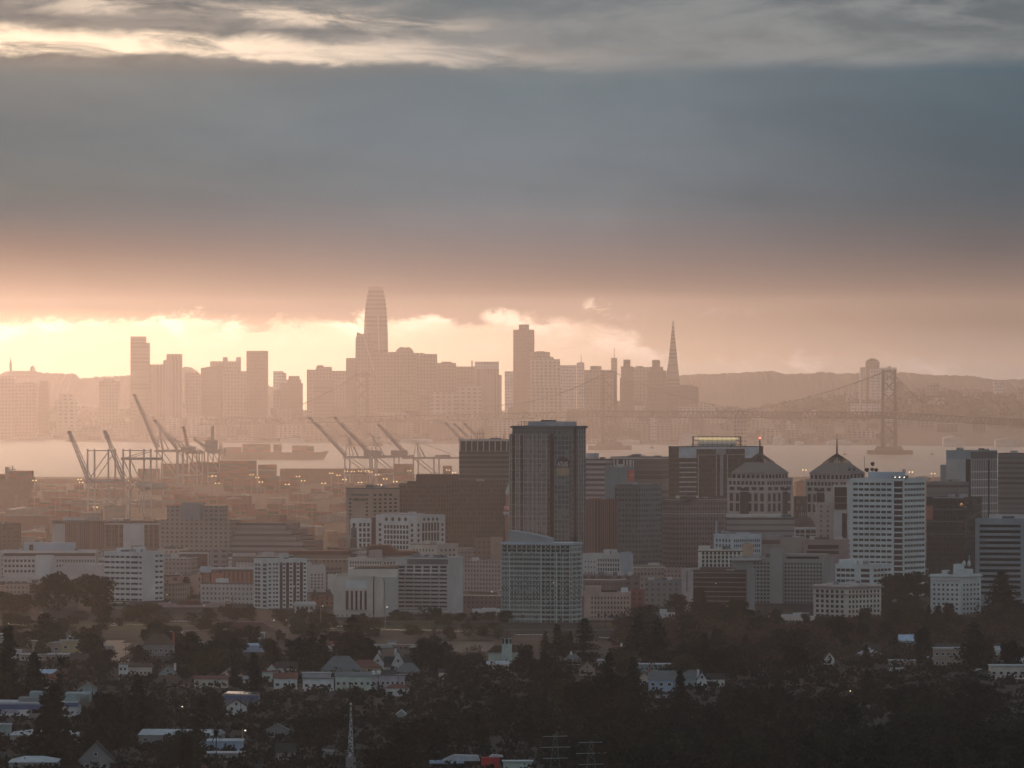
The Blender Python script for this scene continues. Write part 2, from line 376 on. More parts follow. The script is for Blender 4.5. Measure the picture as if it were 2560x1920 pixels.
ridge('hills', 'low hazy hill carrying the domed church', [(-120,940),(0,938),(20,930),(92,930),(110,934),(150,936),(190,937),(200,948),(240,944),(300,942),(330,938),(460,936),(620,950),(700,975)], 18600, 700, 4, hm)
ridge('hills', 'small rounded hill between the striped towers', [(425,945),(448,922),(462,917),(478,919),(495,930),(520,955)], 18500, 300, 1.5, hm)
# unseen cloud bank added above the frame to shade the near haze and city
b = MB(); xs_ = frange(-9000, 5500, 700); ys_ = frange(5700, 12950, 500)
rc = random.Random(3); top = [[1130 + rc.uniform(-50, 90) for _ in xs_] for _ in ys_]; bot = [[1000 + rc.uniform(-25, 25) for _ in xs_] for _ in ys_]
nx = len(xs_); ny = len(ys_)
for arr in (bot, top):
    for j, y in enumerate(ys_):
        for i, x in enumerate(xs_): b.v.append((x, y + (rc.uniform(-120, 120)), arr[j][i]))
o_ = nx*ny
for j in range(ny-1):
    for i in range(nx-1):
        b.f.append((j*nx+i, (j+1)*nx+i, (j+1)*nx+i+1, j*nx+i+1)); b.f.append((o_+j*nx+i, o_+j*nx+i+1, o_+(j+1)*nx+i+1, o_+(j+1)*nx+i))
for i in range(nx-1):
    b.f.append((i, i+1, o_+i+1, o_+i)); k = (ny-1)*nx; b.f.append((k+i+1, k+i, o_+k+i, o_+k+i+1))
for j in range(ny-1):
    b.f.append(((j+1)*nx, j*nx, o_+j*nx, o_+(j+1)*nx)); b.f.append((j*nx+nx-1, (j+1)*nx+nx-1, o_+(j+1)*nx+nx-1, o_+j*nx+nx-1))
b.mi = [0]*len(b.f)
o = structure(b.build('shade_clouds', mat('shade_cloud_vapour', (.7,.7,.72), 1.0, .05, .001), None, True)); o['label'] = 'grey cloud bank over the city'
# haze
m = bpy.data.materials.new('haze_air'); m.use_nodes = True; t = m.node_tree; t.nodes.clear()
pv = t.nodes.new('ShaderNodeVolumePrincipled'); ov = t.nodes.new('ShaderNodeOutputMaterial')
pv.inputs['Color'].default_value = (.98,.90,.86,1); pv.inputs['Density'].default_value = 4.6e-5; pv.inputs['Anisotropy'].default_value = .88
t.links.new(pv.outputs[0], ov.inputs['Volume'])
hz = MB().box(-12000, 12000, -450, 20800, -6, 332).build('haze', m); hz['kind'] = 'stuff'; hz['label'] = 'warm evening haze over the city and bay'

# ================================================================== far city across the bay
FT = 'towers of the far skyline'
pat = {
 'h': facade('banded_curtain_wall', (.15,.125,.12), (.11,.09,.085), 400, 8, 1.1, .5),
 'v': facade('ribbed_curtain_wall', (.20,.17,.16), (.13,.11,.105), 7, 400, .55, 1.1),
 'g': facade('gridded_pale_facade', (.36,.32,.30), (.14,.12,.11), 9, 7, .55, .55),
 'w': facade('pale_tower_facade', (.48,.44,.42), (.22,.19,.18), 6, 7, .5, .4),
 'd': facade('dark_tower_facade', (.10,.085,.085), (.06,.05,.05), 6, 8, .6, .5),
 'm': facade('mid_tower_facade', (.19,.16,.15), (.09,.075,.07), 7, 7.5, .5, .5),
 'l': facade('light_low_facade', (.34,.30,.28), (.12,.10,.09), 12, 8, .55, .45),
}
FARN = []
def far_tower(name, label, D, tiers, p='m', depth=40, base=None, rz=0.0, antenna=None, chamfer=0):
    """tiers: (px0, px1, top row[, material]) stacked; the first stands on the land"""
    x0, x1 = tiers[0][0], tiers[0][1]; cx = X((x0+x1)/2, D)
    zb = max(2, hill(cx, D)) - 3 if base is None else base
    root = thing(name, label, 'skyscraper' if tiers[0][2] < 940 else 'building', (cx, D, zb), rz, FT)
    z0 = 0.0; FARN.append(((x0+x1)/2, label))
    for k, tr in enumerate(tiers):
        a, b2, yt = tr[:3]; mm = pat[tr[3] if len(tr) > 3 else p]
        zt = Z(yt, D) - zb; bb = MB(); s = 0 if k == 0 else .12*k
        bb.box(X(a, D)-cx, X(b2, D)-cx, 0 + depth*s/2, depth*(1-s/2), z0, zt)
        bb.build(('shaft','setback','penthouse','penthouse','penthouse')[min(k,4)] if len(tiers) > 1 else 'shaft', mm, root)
        # side-by-side tiers share a base: only stack when the tier lies inside the one below
        nxt = tiers[k+1] if k+1 < len(tiers) else None
        z0 = zt if (nxt and nxt[0] >= a-.5 and nxt[1] <= b2+.5) else 0.0
    if antenna:
        px, yt = antenna
        MB().bar((X(px, D)-cx, depth/2, z0 or zt), (X(px, D)-cx, depth/2, Z(yt, D)-zb), 1.2, .5).build('antenna', DSTEEL, root)
    return root
TW = [
 ('scaffolded_tower','unfinished tower wrapped in scaffolding by the domed church',15600,[(-12,36,940)],'m'),
 ('rounded_tower','squat grey tower beside the scaffolded tower',15700,[(38,90,958),(58,84,955)],'m'),
 ('slim_tower','slim low tower with a narrower crown near the domed church',15750,[(96,121,968),(99,119,952)],'d'),
 ('apartment_block','stepped low block beneath the hazy hill',15900,[(140,192,1000),(152,186,985)],'l'),
 ('office_block','pale square block with a rooftop box, alone before the tallest of the slab pair',16200,[(247,297,953),(259,284,947)],'m'),
 ('residential_tower','dark banded residential tower with a notched top beside the striped tower',15800,[(326,373,857),(326,364,841)],'h'),
 ('ribbed_tower','low ribbed tower between the notched tower and the striped tower',15900,[(374,408,911)],'v'),
 ('striped_tower','striped tower with a plain white top panel',15700,[(408,454,900),(416,454,885)],'v'),
 ('rounded_block','round-shouldered block beside the small rounded hill',15900,[(461,501,935),(465,497,932)],'m'),
 ('turreted_tower','broad hotel with small turrets behind the slanted dark tower',16300,[(525,601,903),(557,568,893),(590,601,893)],'m'),
 ('glass_block','light glass block under the turreted hotel',15800,[(554,615,928),(554,590,918)],'m'),
 ('dark_slab_tower','plain dark slab tower with a flat top',15600,[(616,669,877)],'d'),
 ('pale_tower','small pale tower beyond the stepped pyramid block',16900,[(683,708,928),(700,715,932)],'w'),
 ('stepped_tower','dark three-stepped block beside the pale small tower',15900,[(699,756,958),(716,752,949),(721,748,940)],'d'),
 ('low_block','low narrow block at the foot of the three-stepped block',15800,[(683,700,975)],'m'),
 ('broad_tower','broad tower with raised middle and rooftop box',15900,[(767,829,924),(790,829,917),(792,808,913)],'m'),
 ('broad_tower','low broad tower with rough roofline behind the lit roof block',16000,[(829,866,927)],'m'),
 ('flat_roofed_block','flat block with a bright lit roof edge',15600,[(784,832,950)],'h'),
 ('brown_tower','brown tower at the shoulder of the faceted tower',15900,[(865,888,895)],'d'),
 ('corner_tower','angular tower with a sloping roof line below the tapering giant',15700,[(938,1013,882),(944,1000,880)],'m'),
 ('window_grid_tower','tower with a pale gridded side beside the octagonal crown',15800,[(1039,1093,889),(1039,1061,882,'g'),(1061,1093,885)],'m'),
 ('stepped_block','stepped tower with a narrow upper box beyond the gridded tower',15900,[(1085,1140,907),(1104,1129,904)],'m'),
 ('wide_block','wide flat dark block behind the radio mast',16000,[(1129,1190,916)],'m'),
 ('white_topped_tower','tower with a pale windowless crown near the radio mast',15800,[(1188,1247,922),(1187,1247,904,'w')],'v'),
 ('ribbed_tower','ribbed tower stepped in front of the pale crowned tower',15600,[(1215,1254,937)],'v'),
 ('pale_block','pale hotel slab between the ribbed tower and the dark banking tower',16600,[(1262,1286,928)],'w'),
 ('low_block','low wide horizontal block with pale floors',15400,[(1143,1203,966)],'l'),
 ('low_block','low wide block of grey floors below the gridded tower',15350,[(1077,1143,981)],'l'),
 ('banking_tower','dark bulky banking tower with a boxy crown',16000,[(1283,1336,824),(1297,1323,811)],'d'),
 ('stepped_slab','dark stepped slab leaning on the banking tower',15900,[(1322,1383,892),(1326,1375,880),(1339,1362,878)],'m'),
 ('white_grid_tower','white gridded slab tower, the higher of two alike',15500,[(1326,1400,898),(1340,1385,895)],'g'),
 ('white_grid_tower','white gridded slab tower, the lower and nearer of two alike',15100,[(1325,1406,965),(1340,1392,962)],'g'),
 ('ornate_tower','pale long building with small windows and flagpole',15900,[(1400,1441,913),(1442,1461,906)],'w'),
 ('flat_tower','broad flat tower with a light rooftop box',15700,[(1461,1537,925),(1476,1504,915)],'m'),
 ('telephone_tower','slender tower carrying a tall needle antenna',16600,[(1528,1543,895)],'m'),
 ('twin_crowned_tower','dark tower with a cubic crown, nearer the needle antenna',15700,[(1550,1585,945),(1553,1583,916),(1559,1576,899)],'d'),
 ('pale_block','pale flat block between the two cubic-crowned towers',16200,[(1583,1629,918),(1591,1608,915)],'m'),
 ('twin_crowned_tower','dark tower with a cubic crown, beside the slanted spire',15700,[(1617,1665,926),(1625,1658,917),(1631,1650,900)],'d'),
 ('pale_slab','pale waterfront slab with a rounded top by the ferry piers',14800,[(1627,1642,1042)],'w'),
 ('dark_block','dark square block standing before the slanted spire',15500,[(1668,1746,966),(1697,1734,962)],'d'),
 ('hilltop_apartment','pale hilltop apartment tower behind the bridge pylon, with a stepped crown',16600,[(2151,2166,918)],'w'),
 ('hilltop_apartment','tallest hilltop apartment tower with a dark stepped crown',16500,[(2165,2199,903),(2168,2195,899,'d'),(2174,2189,896,'d')],'m'),
 ('hilltop_apartment','pale ribbed hilltop apartment slab between two taller neighbours',16400,[(2177,2201,921)],'w'),
 ('hilltop_apartment','hilltop apartment block with a small rooftop box',16450,[(2201,2242,919),(2220,2228,915)],'w'),
 ('hilltop_apartment','low narrow hilltop apartment beyond the bridge pylon',16600,[(2242,2257,954)],'m'),
 ('hill_block','square hazy block among trees beyond the bridge cables',16500,[(2316,2350,958)],'m'),
 ('hill_block','long low block on the wooded hill',16500,[(2412,2455,973)],'m'),
 ('lit_tower','hilltop tower with one face lit by the sun',16600,[(2486,2510,950)],'w'),
 ('hill_block','dark block at the far end of the wooded hill',16300,[(2546,2590,970)],'m'),
 ('white_warehouse','long pale building below the hilltop apartments',15800,[(2128,2212,1009)],'w'),
 ('anchorage','pale ribbed block of the bridge anchorage',13500,[(1832,1868,1022)],'w'),
]
for (nme, lab, D, tiers, p) in TW:
    r_ = far_tower(nme, lab, D, tiers, p, antenna={'telephone_tower':(1536,867),'ornate_tower':(1453,887)}.get(nme), base=-1 if nme == 'anchorage' else None)
# notched dark slanted tower
def custom(name, label, D, cx_px, cat='skyscraper', group=FT, base=None):
    cx = X(cx_px, D); zb = max(2, hill(cx, D)) - 3 if base is None else base
    FARN.append((cx_px, label)); return thing(name, label, cat, (cx, D, zb), 0, group), cx, zb
root, cx, zb = custom('slant_roofed_tower', 'dark tower with a slanting roof below the turreted hotel', 15500, 528)
P = lambda px, py, D=15500: (X(px, D)-cx, Z(py, D)-zb)
MB().slabx([(P(502,0)[0],0),(P(554,0)[0],0),P(554,912),P(502,920)], 0, 45).build('shaft', pat['d'], root)
# tapering giant
D = 15800; root, cx, zb = custom('tapering_tower', 'tallest tower, tapering to a rounded flat top', D, 939)
prof = [(0,33.5),(Z(880,D)-zb,33.2),(Z(830,D)-zb,32.2),(Z(793,D)-zb,30.5),(Z(760,D)-zb,27.5),(Z(735,D)-zb,23.2),(Z(716,D)-zb,18.8)]
b = MB(); n = 24; vs = []
for z_, h_ in prof:
    h = h_ * K * D; e = 5
    for i in range(n):
        a = 2*math.pi*(i+.5)/n; c_, s_ = math.cos(a), math.sin(a); rr = h*.93 / (abs(c_)**e + abs(s_)**e)**(1/e)
        vs.append((rr*c_*1.0, 28 + rr*s_, z_))
b.add(vs, [(j*n+i, j*n+(i+1)%n, (j+1)*n+(i+1)%n, (j+1)*n+i) for j in range(len(prof)-1) for i in range(n)] + [tuple(range((len(prof)-1)*n, len(prof)*n))])
b.build('shaft', facade('tower_fins', (.17,.15,.15), (.125,.11,.11), 400, 9, 1.1, .5), root)
b = MB()
for px in (925,932,939,946,953): b.bar((X(px,D)-cx, 28-18*K*D*.93, Z(724,D)-zb), (X(px,D)-cx, 28-16.8*K*D*.93, Z(714,D)-zb), 1.6)
b.build('crown', STEEL, root)
MB().bar((X(951,D)-cx+2, -3, 0), (X(945,D)-cx, 3, Z(790,D)-zb), 1.6).build('corner_rib', STEEL, root)
# faceted tower in front of it
D = 15500; root, cx, zb = custom('faceted_tower', 'faceted tower with split peaks leaning against the tallest tower', D, 911)
P = lambda px, py: (X(px,D)-cx, Z(py,D)-zb)
MB().slabx([(P(886,0)[0],0),(P(936,0)[0],0),P(933,842),P(916,829),P(905,836),P(889,843)], 0, 40).build('shaft', pat['m'], root)
MB().slabx([P(891,842),P(905,835),P(892,829.5)], 12, 30).build('peak', pat['m'], root)
MB().bar((P(909,0)[0],-1,P(0,838)[1]),(P(934,0)[0],-1,P(0,925)[1]),1.2).build('corner_rib', STEEL, root)
# octagonal crown
D = 15900; root, cx, zb = custom('octagonal_tower', 'tower with a chamfered octagonal crown', D, 1011)
P = lambda px, py: (X(px,D)-cx, Z(py,D)-zb)
MB().box(P(990,0)[0], P(1033,0)[0], 0, 45, 0, P(0,878)[1]).build('shaft', pat['m'], root)
MB().slabx([P(990,878),P(1033,878),P(1033,876),P(1022,867),P(1014,869),P(1000,867),P(990,876)], 3, 42).build('crown', pat['m'], root)
MB().box(P(1013,0)[0], P(1041,0)[0], 8, 55, 0, P(0,882)[1]).build('wing', pat['m'], root)
# silver spire
D = 15800; root, cx, zb = custom('slanted_spire', 'slim pyramid-shaped skyscraper tapering to a point', D, 1683)
w = 28*K*D; MB().prism([(-w,0),(w,0),(w,2*w),(-w,2*w)], 0, Z(801,D)-zb, .04, 0, w).build('shaft', facade('spire_quartz', (.19,.165,.16), (.145,.125,.12), 400, 8, 1.1, .45), root)
MB().prism([(-w*.62-4,w-5),(-w*.62+10,w-5),(-w*.62+10,w+5),(-w*.62-4,w+5)], Z(965,D)-zb, Z(905,D)-zb, .3, -w*.5+6, w).build('wing', pat['m'], root)
# radio mast on the dark block
D = 15900; root, cx, zb = custom('radio_mast', 'knobbly radio mast on the skyline', D, 1180, 'mast', None, base=Z(918,15900))
b = MB(); b.bar((0,0,0),(0,0,Z(901,D)-zb),1.6,.8)
for zz in (4,7,10,13): b.ball((0,0,zz), 2.6, 1.3, 6, 4)
b.build('mast', DSTEEL, root)
# church on the hazy hill
D = 17500; root, cx, zb = custom('domed_church', 'hilltop church with a pointed spire and a small dome', D, 55, 'church', None, base=Z(945,17500))
P = lambda px, py: (X(px,D)-cx, Z(py,D)-zb)
MB().box(P(23,0)[0],P(90,0)[0],0,30,0,P(0,927)[1]).build('nave', pat['m'], root)
b = MB(); x_ = P(26.5,0)[0]; w = 3.2*K*D
b.box(x_-w,x_+w,2,2+2*w,0,P(0,908)[1]); b.build('bell_tower', pat['m'], root)
MB().prism([(x_-w*.8,2.6),(x_+w*.8,2.6),(x_+w*.8,2+1.8*w),(x_-w*.8,2+1.8*w)], P(0,908)[1], P(0,892)[1], .05, x_, 2+w).build('spire', pat['m'], root)
x_ = P(81,0)[0]; b = MB(); b.prism([(x_+7*K*D*math.cos(a*math.pi/4), 9+7*K*D*math.sin(a*math.pi/4)) for a in range(8)], P(0,930)[1], P(0,922)[1]); b.build('drum', pat['m'], root)
b = MB(); b.ball((x_,9,P(0,922)[1]), 6.2*K*D, 7.5*K*D, 10, 5, 0.0); b.bar((x_,9,P(0,915)[1]),(x_,9,P(0,909)[1]),1.2,.3); b.build('dome', pat['m'], root, True)
# bay bridge
def D_br(px): return 13060 + (2225-px)*(14300-13060)/(2225-905)
BR = thing('suspension_bridge', 'double-deck suspension bridge crossing the bay', 'bridge', (0,0,0))
bs = mat('bridge_steel', (.12,.11,.112), .8)
def deck_z(px): return Z(lerp([(500,1048),(905,1042),(1500,1028),(2225,1031),(2420,1042),(2700,1056)], px), D_br(px))
b = MB(); b2 = MB(); pxs = [500 + i*6.2 for i in range(356)]
for i, (pa, pb) in enumerate(zip(pxs, pxs[1:])):
    A = Vector((X(pa,D_br(pa)), D_br(pa), deck_z(pa))); B_ = Vector((X(pb,D_br(pb)), D_br(pb), deck_z(pb))); dn = Vector((0,0,-10.5)); wy = Vector((0,12,0))
    for o2 in (Vector((0,0,0)), wy):
        b.bar(A+o2, B_+o2, 1.5); b.bar(A+o2+dn, B_+o2+dn, 1.5)
        b.bar(A+o2, B_+o2+dn, .9) if i % 2 else b.bar(A+o2+dn, B_+o2, .9)
    b2.add([A, B_, B_+wy, A+wy, A+dn*.5, B_+dn*.5, B_+dn*.5+wy, A+dn*.5+wy], [(0,1,2,3),(7,6,5,4)])
b.build('deck_truss', bs, BR); b2.build('roadway', mat('bridge_road', (.04,.04,.04)), BR)
def br_tower(px, ytop, ypier):
    D = D_br(px); zt = Z(ytop, D); r = link('tower', None, BR, (X(px,D), D-2, 0))
    xl = [(-13,0),(10,14)]
    for sx, sy in xl:
        MB().prism([(sx-3.4,sy-3),(sx+3.4,sy-3),(sx+3.4,sy+3),(sx-3.4,sy+3)], 6, zt, .62, sx*.9, sy).build('leg', bs, r)
    lv = [14, 34, 56, 66, 88, 110, 130, zt-6]; bb = MB()
    for k, (a, c) in enumerate(zip(lv, lv[1:])):
        if 56 <= a < 66: continue
        f = lambda z: 1 - .1*z/zt
        bb.bar((-13*f(a),0,a),(10*f(c),14,c),1.2); bb.bar((10*f(a),14,a),(-13*f(c),0,c),1.2)
    for z_ in (12, 56, 66, zt-4): bb.bar((-13,0,z_),(10,14,z_),1.6)
    bb.build('bracing', bs, r)
    bb = MB(); bb.box(-40,40,-8,26,-2,7.5); bb.prism([(-27,-4),(24,-4),(24,20),(-27,20)], 7.5, 15, .86, -1, 8); bb.build('pier', mat('pier_concrete', (.15,.14,.14)), r)
    return X(px,D), D, zt
tw = [br_tower(905,928,1130), br_tower(1525,926,1123), br_tower(2225,924,1136)]
def cable(pa, ya, pb, yb, sag, yy):
    """one cable with its hangers between two photo columns"""
    b = MB(); hg = MB(); n = 26; prev = None
    for i in range(n+1):
        t_ = i/n; px = pa + (pb-pa)*t_; D = D_br(px)
        z = Z(ya + (yb-ya)*t_, D) - sag*4*t_*(1-t_); p = Vector((X(px,D), D+yy, z))
        if prev is not None: b.bar(prev, p, .8)
        if 0 < i < n and z > deck_z(px)+1: hg.bar(p, (p.x, p.y, deck_z(px)), .22)
        prev = p
    b.build('cable', bs, BR); 
    if hg.f: o_ = hg.build('hanger_ropes', bs, BR); o_['kind'] = 'stuff'
for yy in (0, 12):
    cable(905,928,1525,926,66,yy); cable(1525,926,1858,1026,9,yy); cable(1858,1026,2225,924,9,yy); cable(2225,924,2352,1040,5,yy); cable(905,928,700,1032,7,yy)
# low hazy blocks filling the shore: ordinary buildings, a few pixels each
lowm = {'pale': facade('pale_low_facade', (.36,.32,.30), (.13,.11,.10), 9, 5, .55, .5), 'grey': facade('grey_low_facade', (.20,.175,.165), (.09,.075,.07), 9, 5, .55, .5), 'dark': facade('dark_low_facade', (.11,.095,.09), (.07,.06,.055), 9, 5, .5, .5)}
FARN.sort()
AUTO = []      # (px, base phrase, object, landmarks) -> labels written at the end
LM_FAR = [(0,'scaffolded tower'),(110,'slim low tower'),(272,'lone square block'),(350,'notched tall tower'),(430,'striped tower'),(528,'slant-roofed tower'),(642,'plain dark slab tower'),(727,'three-stepped block'),(808,'bright-roofed block'),(905,'tallest tapering tower'),(1011,'octagonal crowned tower'),(1090,'pale gridded side tower'),(1217,'pale crowned tower'),(1310,'dark banking tower'),(1400,'pair of white gridded slabs'),(1500,'broad flat tower'),(1568,'first cubic-crowned tower'),(1683,'slender pyramid spire'),(1850,'bridge anchorage'),(2225,'bridge pylon nearest the hilltop flats'),(2333,'square block beyond the cables'),(2430,'long low hill block')]
rf = random.Random(21)
fill = []
for row, (d0, d1, n, hlo, hhi) in enumerate(((80,260,52,7,16),(330,620,58,14,34),(700,1100,56,18,44),(1200,1700,56,14,34),(1900,2500,44,8,20))):
    for i in range(n):
        px = (i + rf.uniform(.1,.9)) * 2560 / n; D = shore(X(px,15000)) + rf.uniform(d0, d1)
        tall = 1.35 if 300 < px < 1760 and row in (1,2,3) else .62
        if px > 1760 and row == 4: tall = .8
        if px > 2230 and row < 2: continue
        fill.append((px, D, rf.uniform(18, 52) * (1.3 if px < 1760 else .8), rf.uniform(hlo, hhi)*tall))
for px, D, w, h in fill:
    cx = X(px, D); zb = max(1.5, hill(cx, D)) - 3; tone = rf.choice(['pale','grey','grey','dark','dark'])
    b = MB(); b.box(-w/2, w/2, 0, w*.6, 0, h+3)
    if rf.random() < .6: q = rf.uniform(.15,.35)*w; o2 = rf.uniform(-.2,.2)*w; b.box(o2-q/2, o2+q/2, w*.1, w*.4, h+3, h+3+rf.uniform(3,6))
    o = b.build('distant_building', lowm[tone]); o.location = (cx, D, zb); o.rotation_euler = (0,0,rf.uniform(-.3,.3))
    tag(o, None, 'building', 'ordinary buildings of the far shore'); AUTO.append((px, f'{tone} {"tall" if h > 30 else "low"} distant building', o, LM_FAR, ''))
# pier sheds by the far water
for i, (pa, pb, yt) in enumerate(((1270,1300,1102),(1380,1455,1105),(1540,1600,1100),(1700,1745,1084),(1810,1850,1100),(1935,1962,1092),(1990,2010,1103),(2070,2130,1101),(2360,2410,1090),(2490,2552,1096),(700,760,1096),(1000,1080,1098))):
    D = shore(X((pa+pb)/2,14600)) - 25; b = MB(); w = (pb-pa)*K*D
    b.slabx([(0,0),(w,0),(w,max(6,Z(yt,D)*.8)),(w/2,max(8,Z(yt,D))),(0,max(6,Z(yt,D)*.8))], 0, 60)
    o = b.build('pier_shed', mat('pier_shed_white', (.55,.5,.47))); o.location = (X(pa,D), D, 0); tag(o, None, 'shed', 'pier sheds on the far waterfront'); AUTO.append((pa, 'long pale pier shed on the far waterline', o, LM_FAR, ''))

# ================================================================== the port
CR = mat('crane_steel', (.52,.48,.50), .6, sc=.05)
CRR = mat('crane_red_steel', (.30,.12,.09), .6, sc=.05)
def crane(label, D, hx, hy, tx, ty, legs, ztop_row, girder_row, m=CR, apex=None, house=None, rear=None, back=18, truss=3.4):
    """ship-to-shore gantry. hinge (hx,hy) and boom tip (tx,ty) are where the photo shows them at distance D;
    legs: photo columns of the seaward and landward legs; apex: (column,row) of the A-frame"""
    x0 = X(hx, D); g0 = gz(D); root = thing('gantry_crane', label, 'crane', (x0, D, g0), 0, 'ship-to-shore cranes of the port')
    P = lambda px, py, y=0: Vector((X(px,D)-x0, y, Z(py,D)-g0))
    zt = P(0, ztop_row).z; zg = P(0, girder_row).z
    for px in legs:
        for yy in (0, back):
            off = yy*.35
            b = MB(); b.bar((P(px,0).x+off, yy, 0), (P(px,0).x+off, yy, zt), 1.5, 1.2); b.build('leg', m, root)
    b = MB()
    for yy in (0, back):
        o2 = yy*.35
        b.bar((P(legs[0],0).x+o2, yy, zt-2), (P(legs[-1],0).x+o2, yy, zt-2), .6); b.bar((P(legs[0],0).x+o2, yy, 14), (P(legs[-1],0).x+o2, yy, 14), 1.0)
        b.bar((P(legs[0],0).x+o2, yy, zg), (P(legs[-1],0).x+o2, yy, 14), .7); b.bar((P(legs[0],0).x+o2, yy, zg), (P(legs[-1],0).x+o2, yy, zt-3), .6)
    for px in legs: b.bar((P(px,0).x, 0, 14), (P(px,0).x+back*.35, back, 14), .9); b.bar((P(px,0).x, 0, zg), (P(px,0).x+back*.35, back, zg), .9)
    b.build('cross_bracing', m, root)
    # boom: two chords with lacing
    a = P(hx,hy); t_ = P(tx,ty); b = MB(); d = (t_-a); up_ = Vector((d.z,0,-d.x)).normalized()*truss
    if up_.z < 0 and abs(up_.z) > abs(up_.x): up_ = -up_
    for yy in (back*.35, back*.65):
        o2 = Vector((yy*.35, yy, 0)); b.bar(a+o2, t_+o2, 1.15, .7); b.bar(a+o2+up_, t_+o2+up_*.35, .6, .45)
        for k in range(9): b.bar(a+o2+d*k/9+up_*(1-.65*k/9), a+o2+d*(k+1)/9, .35)
    for k in range(8): b.bar(a+d*k/7+Vector((back*.12,back*.35,0)), a+d*k/7+Vector((back*.23,back*.65,0)), .5)
    b.ball(t_+Vector((back*.17,back*.5,1)), 2.4, 1.6, 6, 4); b.build('boom', m, root)
    rx = rear if rear else legs[-1] + 12
    b = MB(); b.box(min(P(hx,0).x, P(rx,0).x), max(P(hx,0).x, P(rx,0).x), back*.35, back*.42, zg-1.3, zg+1.3); b.box(min(P(hx,0).x, P(rx,0).x)+2, max(P(hx,0).x, P(rx,0).x)+2, back*.6, back*.67, zg-1.3, zg+1.3); b.build('girder', m, root)
    if apex:
        q = P(*apex, back/2); b = MB()
        for px, yy in ((legs[0],0),(legs[0],back),(legs[0]+ (legs[-1]-legs[0])*.35,0),(legs[0]+(legs[-1]-legs[0])*.35,back)): b.bar((P(px,0).x+yy*.35, yy, zg), q, .9, .6)
        b.build('apex_frame', m, root)
        for sx, tgt in ((0,t_+(a-t_)*.12),(0,t_+(a-t_)*.5),(0,P(rx,girder_row)+Vector((0,0,0)))):
            MB().bar(q, tgt+Vector((back*.17,back/2,0)), .38).build('stay', m, root)
    if house:
        h0, h1, ht = house; MB().box(P(h0,0).x, P(h1,0).x, back*.2, back*.8, zg+1.4, P(0,ht).z).build('machinery_house', mat('machinery_white', (.50,.48,.48)), root)
    return root
crane('crane with steeply raised boom, the one nearest the open water', 7800, 213,1205, 165,1083, (219,271), 1122, 1203, rear=300)
crane('crane with steeply raised boom beside the one nearest the open water', 7800, 301,1205, 254,1082, (308,360), 1122, 1147, rear=400)
crane('largest crane, its boom raised highest of all', 9500, 385,1121, 329,990, (392,442), 1121, 1128, apex=(398,1078), house=(455,480,1118), rear=482)
crane('crane with a half-raised boom touching the largest crane', 9700, 436,1124, 380,1053, (445,492), 1126, 1128, apex=(436,1096), house=(452,488,1116), rear=500)
crane('red crane with a near-vertical mast among the white cranes', 9900, 464,1128, 452,1070, (468,498), 1128, 1132, m=CRR, rear=505, truss=2)
crane('white crane with a short upright boom by the container ship', 9900, 520,1128, 525,1068, (520,548), 1120, 1132, apex=(482,1095), house=(512,544,1100), rear=556, truss=2)
crane('first of the three white cranes with slanted booms below the tallest tower', 9700, 857,1141, 769,1047, (862,925), 1141, 1143, apex=(870,1091), house=(909,954,1126), rear=960)
crane('middle one of the three white cranes with slanted booms below the tallest tower', 9800, 912,1131, 832,1047, (930,985), 1139, 1141, apex=(932,1089), house=(977,1019,1126), rear=1030)
crane('last of the three white cranes with slanted booms, nearest the colonnaded office tower', 9700, 1005,1134, 942,1066, (1033,1085), 1141, 1145, apex=(1042,1104), house=(1088,1126,1137), rear=1150)
for k, (hx, hy, tx, ty) in enumerate(((1146,1097,1110,1060),(1168,1097,1132,1062),(1190,1097,1156,1061))):
    crane(('first','second','third')[k] + ' of three small far cranes peeking over the colonnaded tower', 11200, hx, hy, tx, ty, (hx+3, hx+26), 1100, 1102, rear=hx+34, truss=2)
# container ships
HULL = mat('rust_red_hull', (.34,.11,.08)); HULL2 = mat('brown_hull', (.17,.12,.11))
CONT = None
def containers_mat():
    m, t, b, N, L = nm('stacked_containers')
    tc = N('ShaderNodeTexCoord'); s = N('ShaderNodeSeparateXYZ'); L(tc.outputs['Object'], s.inputs[0])
    cb = N('ShaderNodeCombineXYZ')
    for k, sc in ((0, 1/12.2), (1, 1/2.6), (2, 1/2.6)):
        a = N('ShaderNodeMath'); a.operation = 'MULTIPLY'; L(s.outputs[k], a.inputs[0]); a.inputs[1].default_value = sc
        f = N('ShaderNodeMath'); f.operation = 'FLOOR'; L(a.outputs[0], f.inputs[0]); L(f.outputs[0], cb.inputs[k])
    w = N('ShaderNodeTexWhiteNoise'); L(cb.outputs[0], w.inputs['Vector'])
    r = N('ShaderNodeValToRGB'); r.color_ramp.interpolation = 'CONSTANT'; e = r.color_ramp.elements
    cols = [(0,(.46,.12,.08)),(.3,(.50,.17,.10)),(.5,(.30,.09,.08)),(.66,(.13,.14,.16)),(.76,(.28,.26,.24)),(.84,(.20,.09,.05)),(.94,(.08,.12,.10))]
    while len(e) < len(cols): e.new(.5)
    for el, (p, c) in zip(e, cols): el.position = p; el.color = c + (1,)
    L(w.outputs['Value'], r.inputs[0]); L(r.outputs[0], b.inputs['Base Color']); b.inputs['Roughness'].default_value = .7
    return m
CONT = containers_mat()
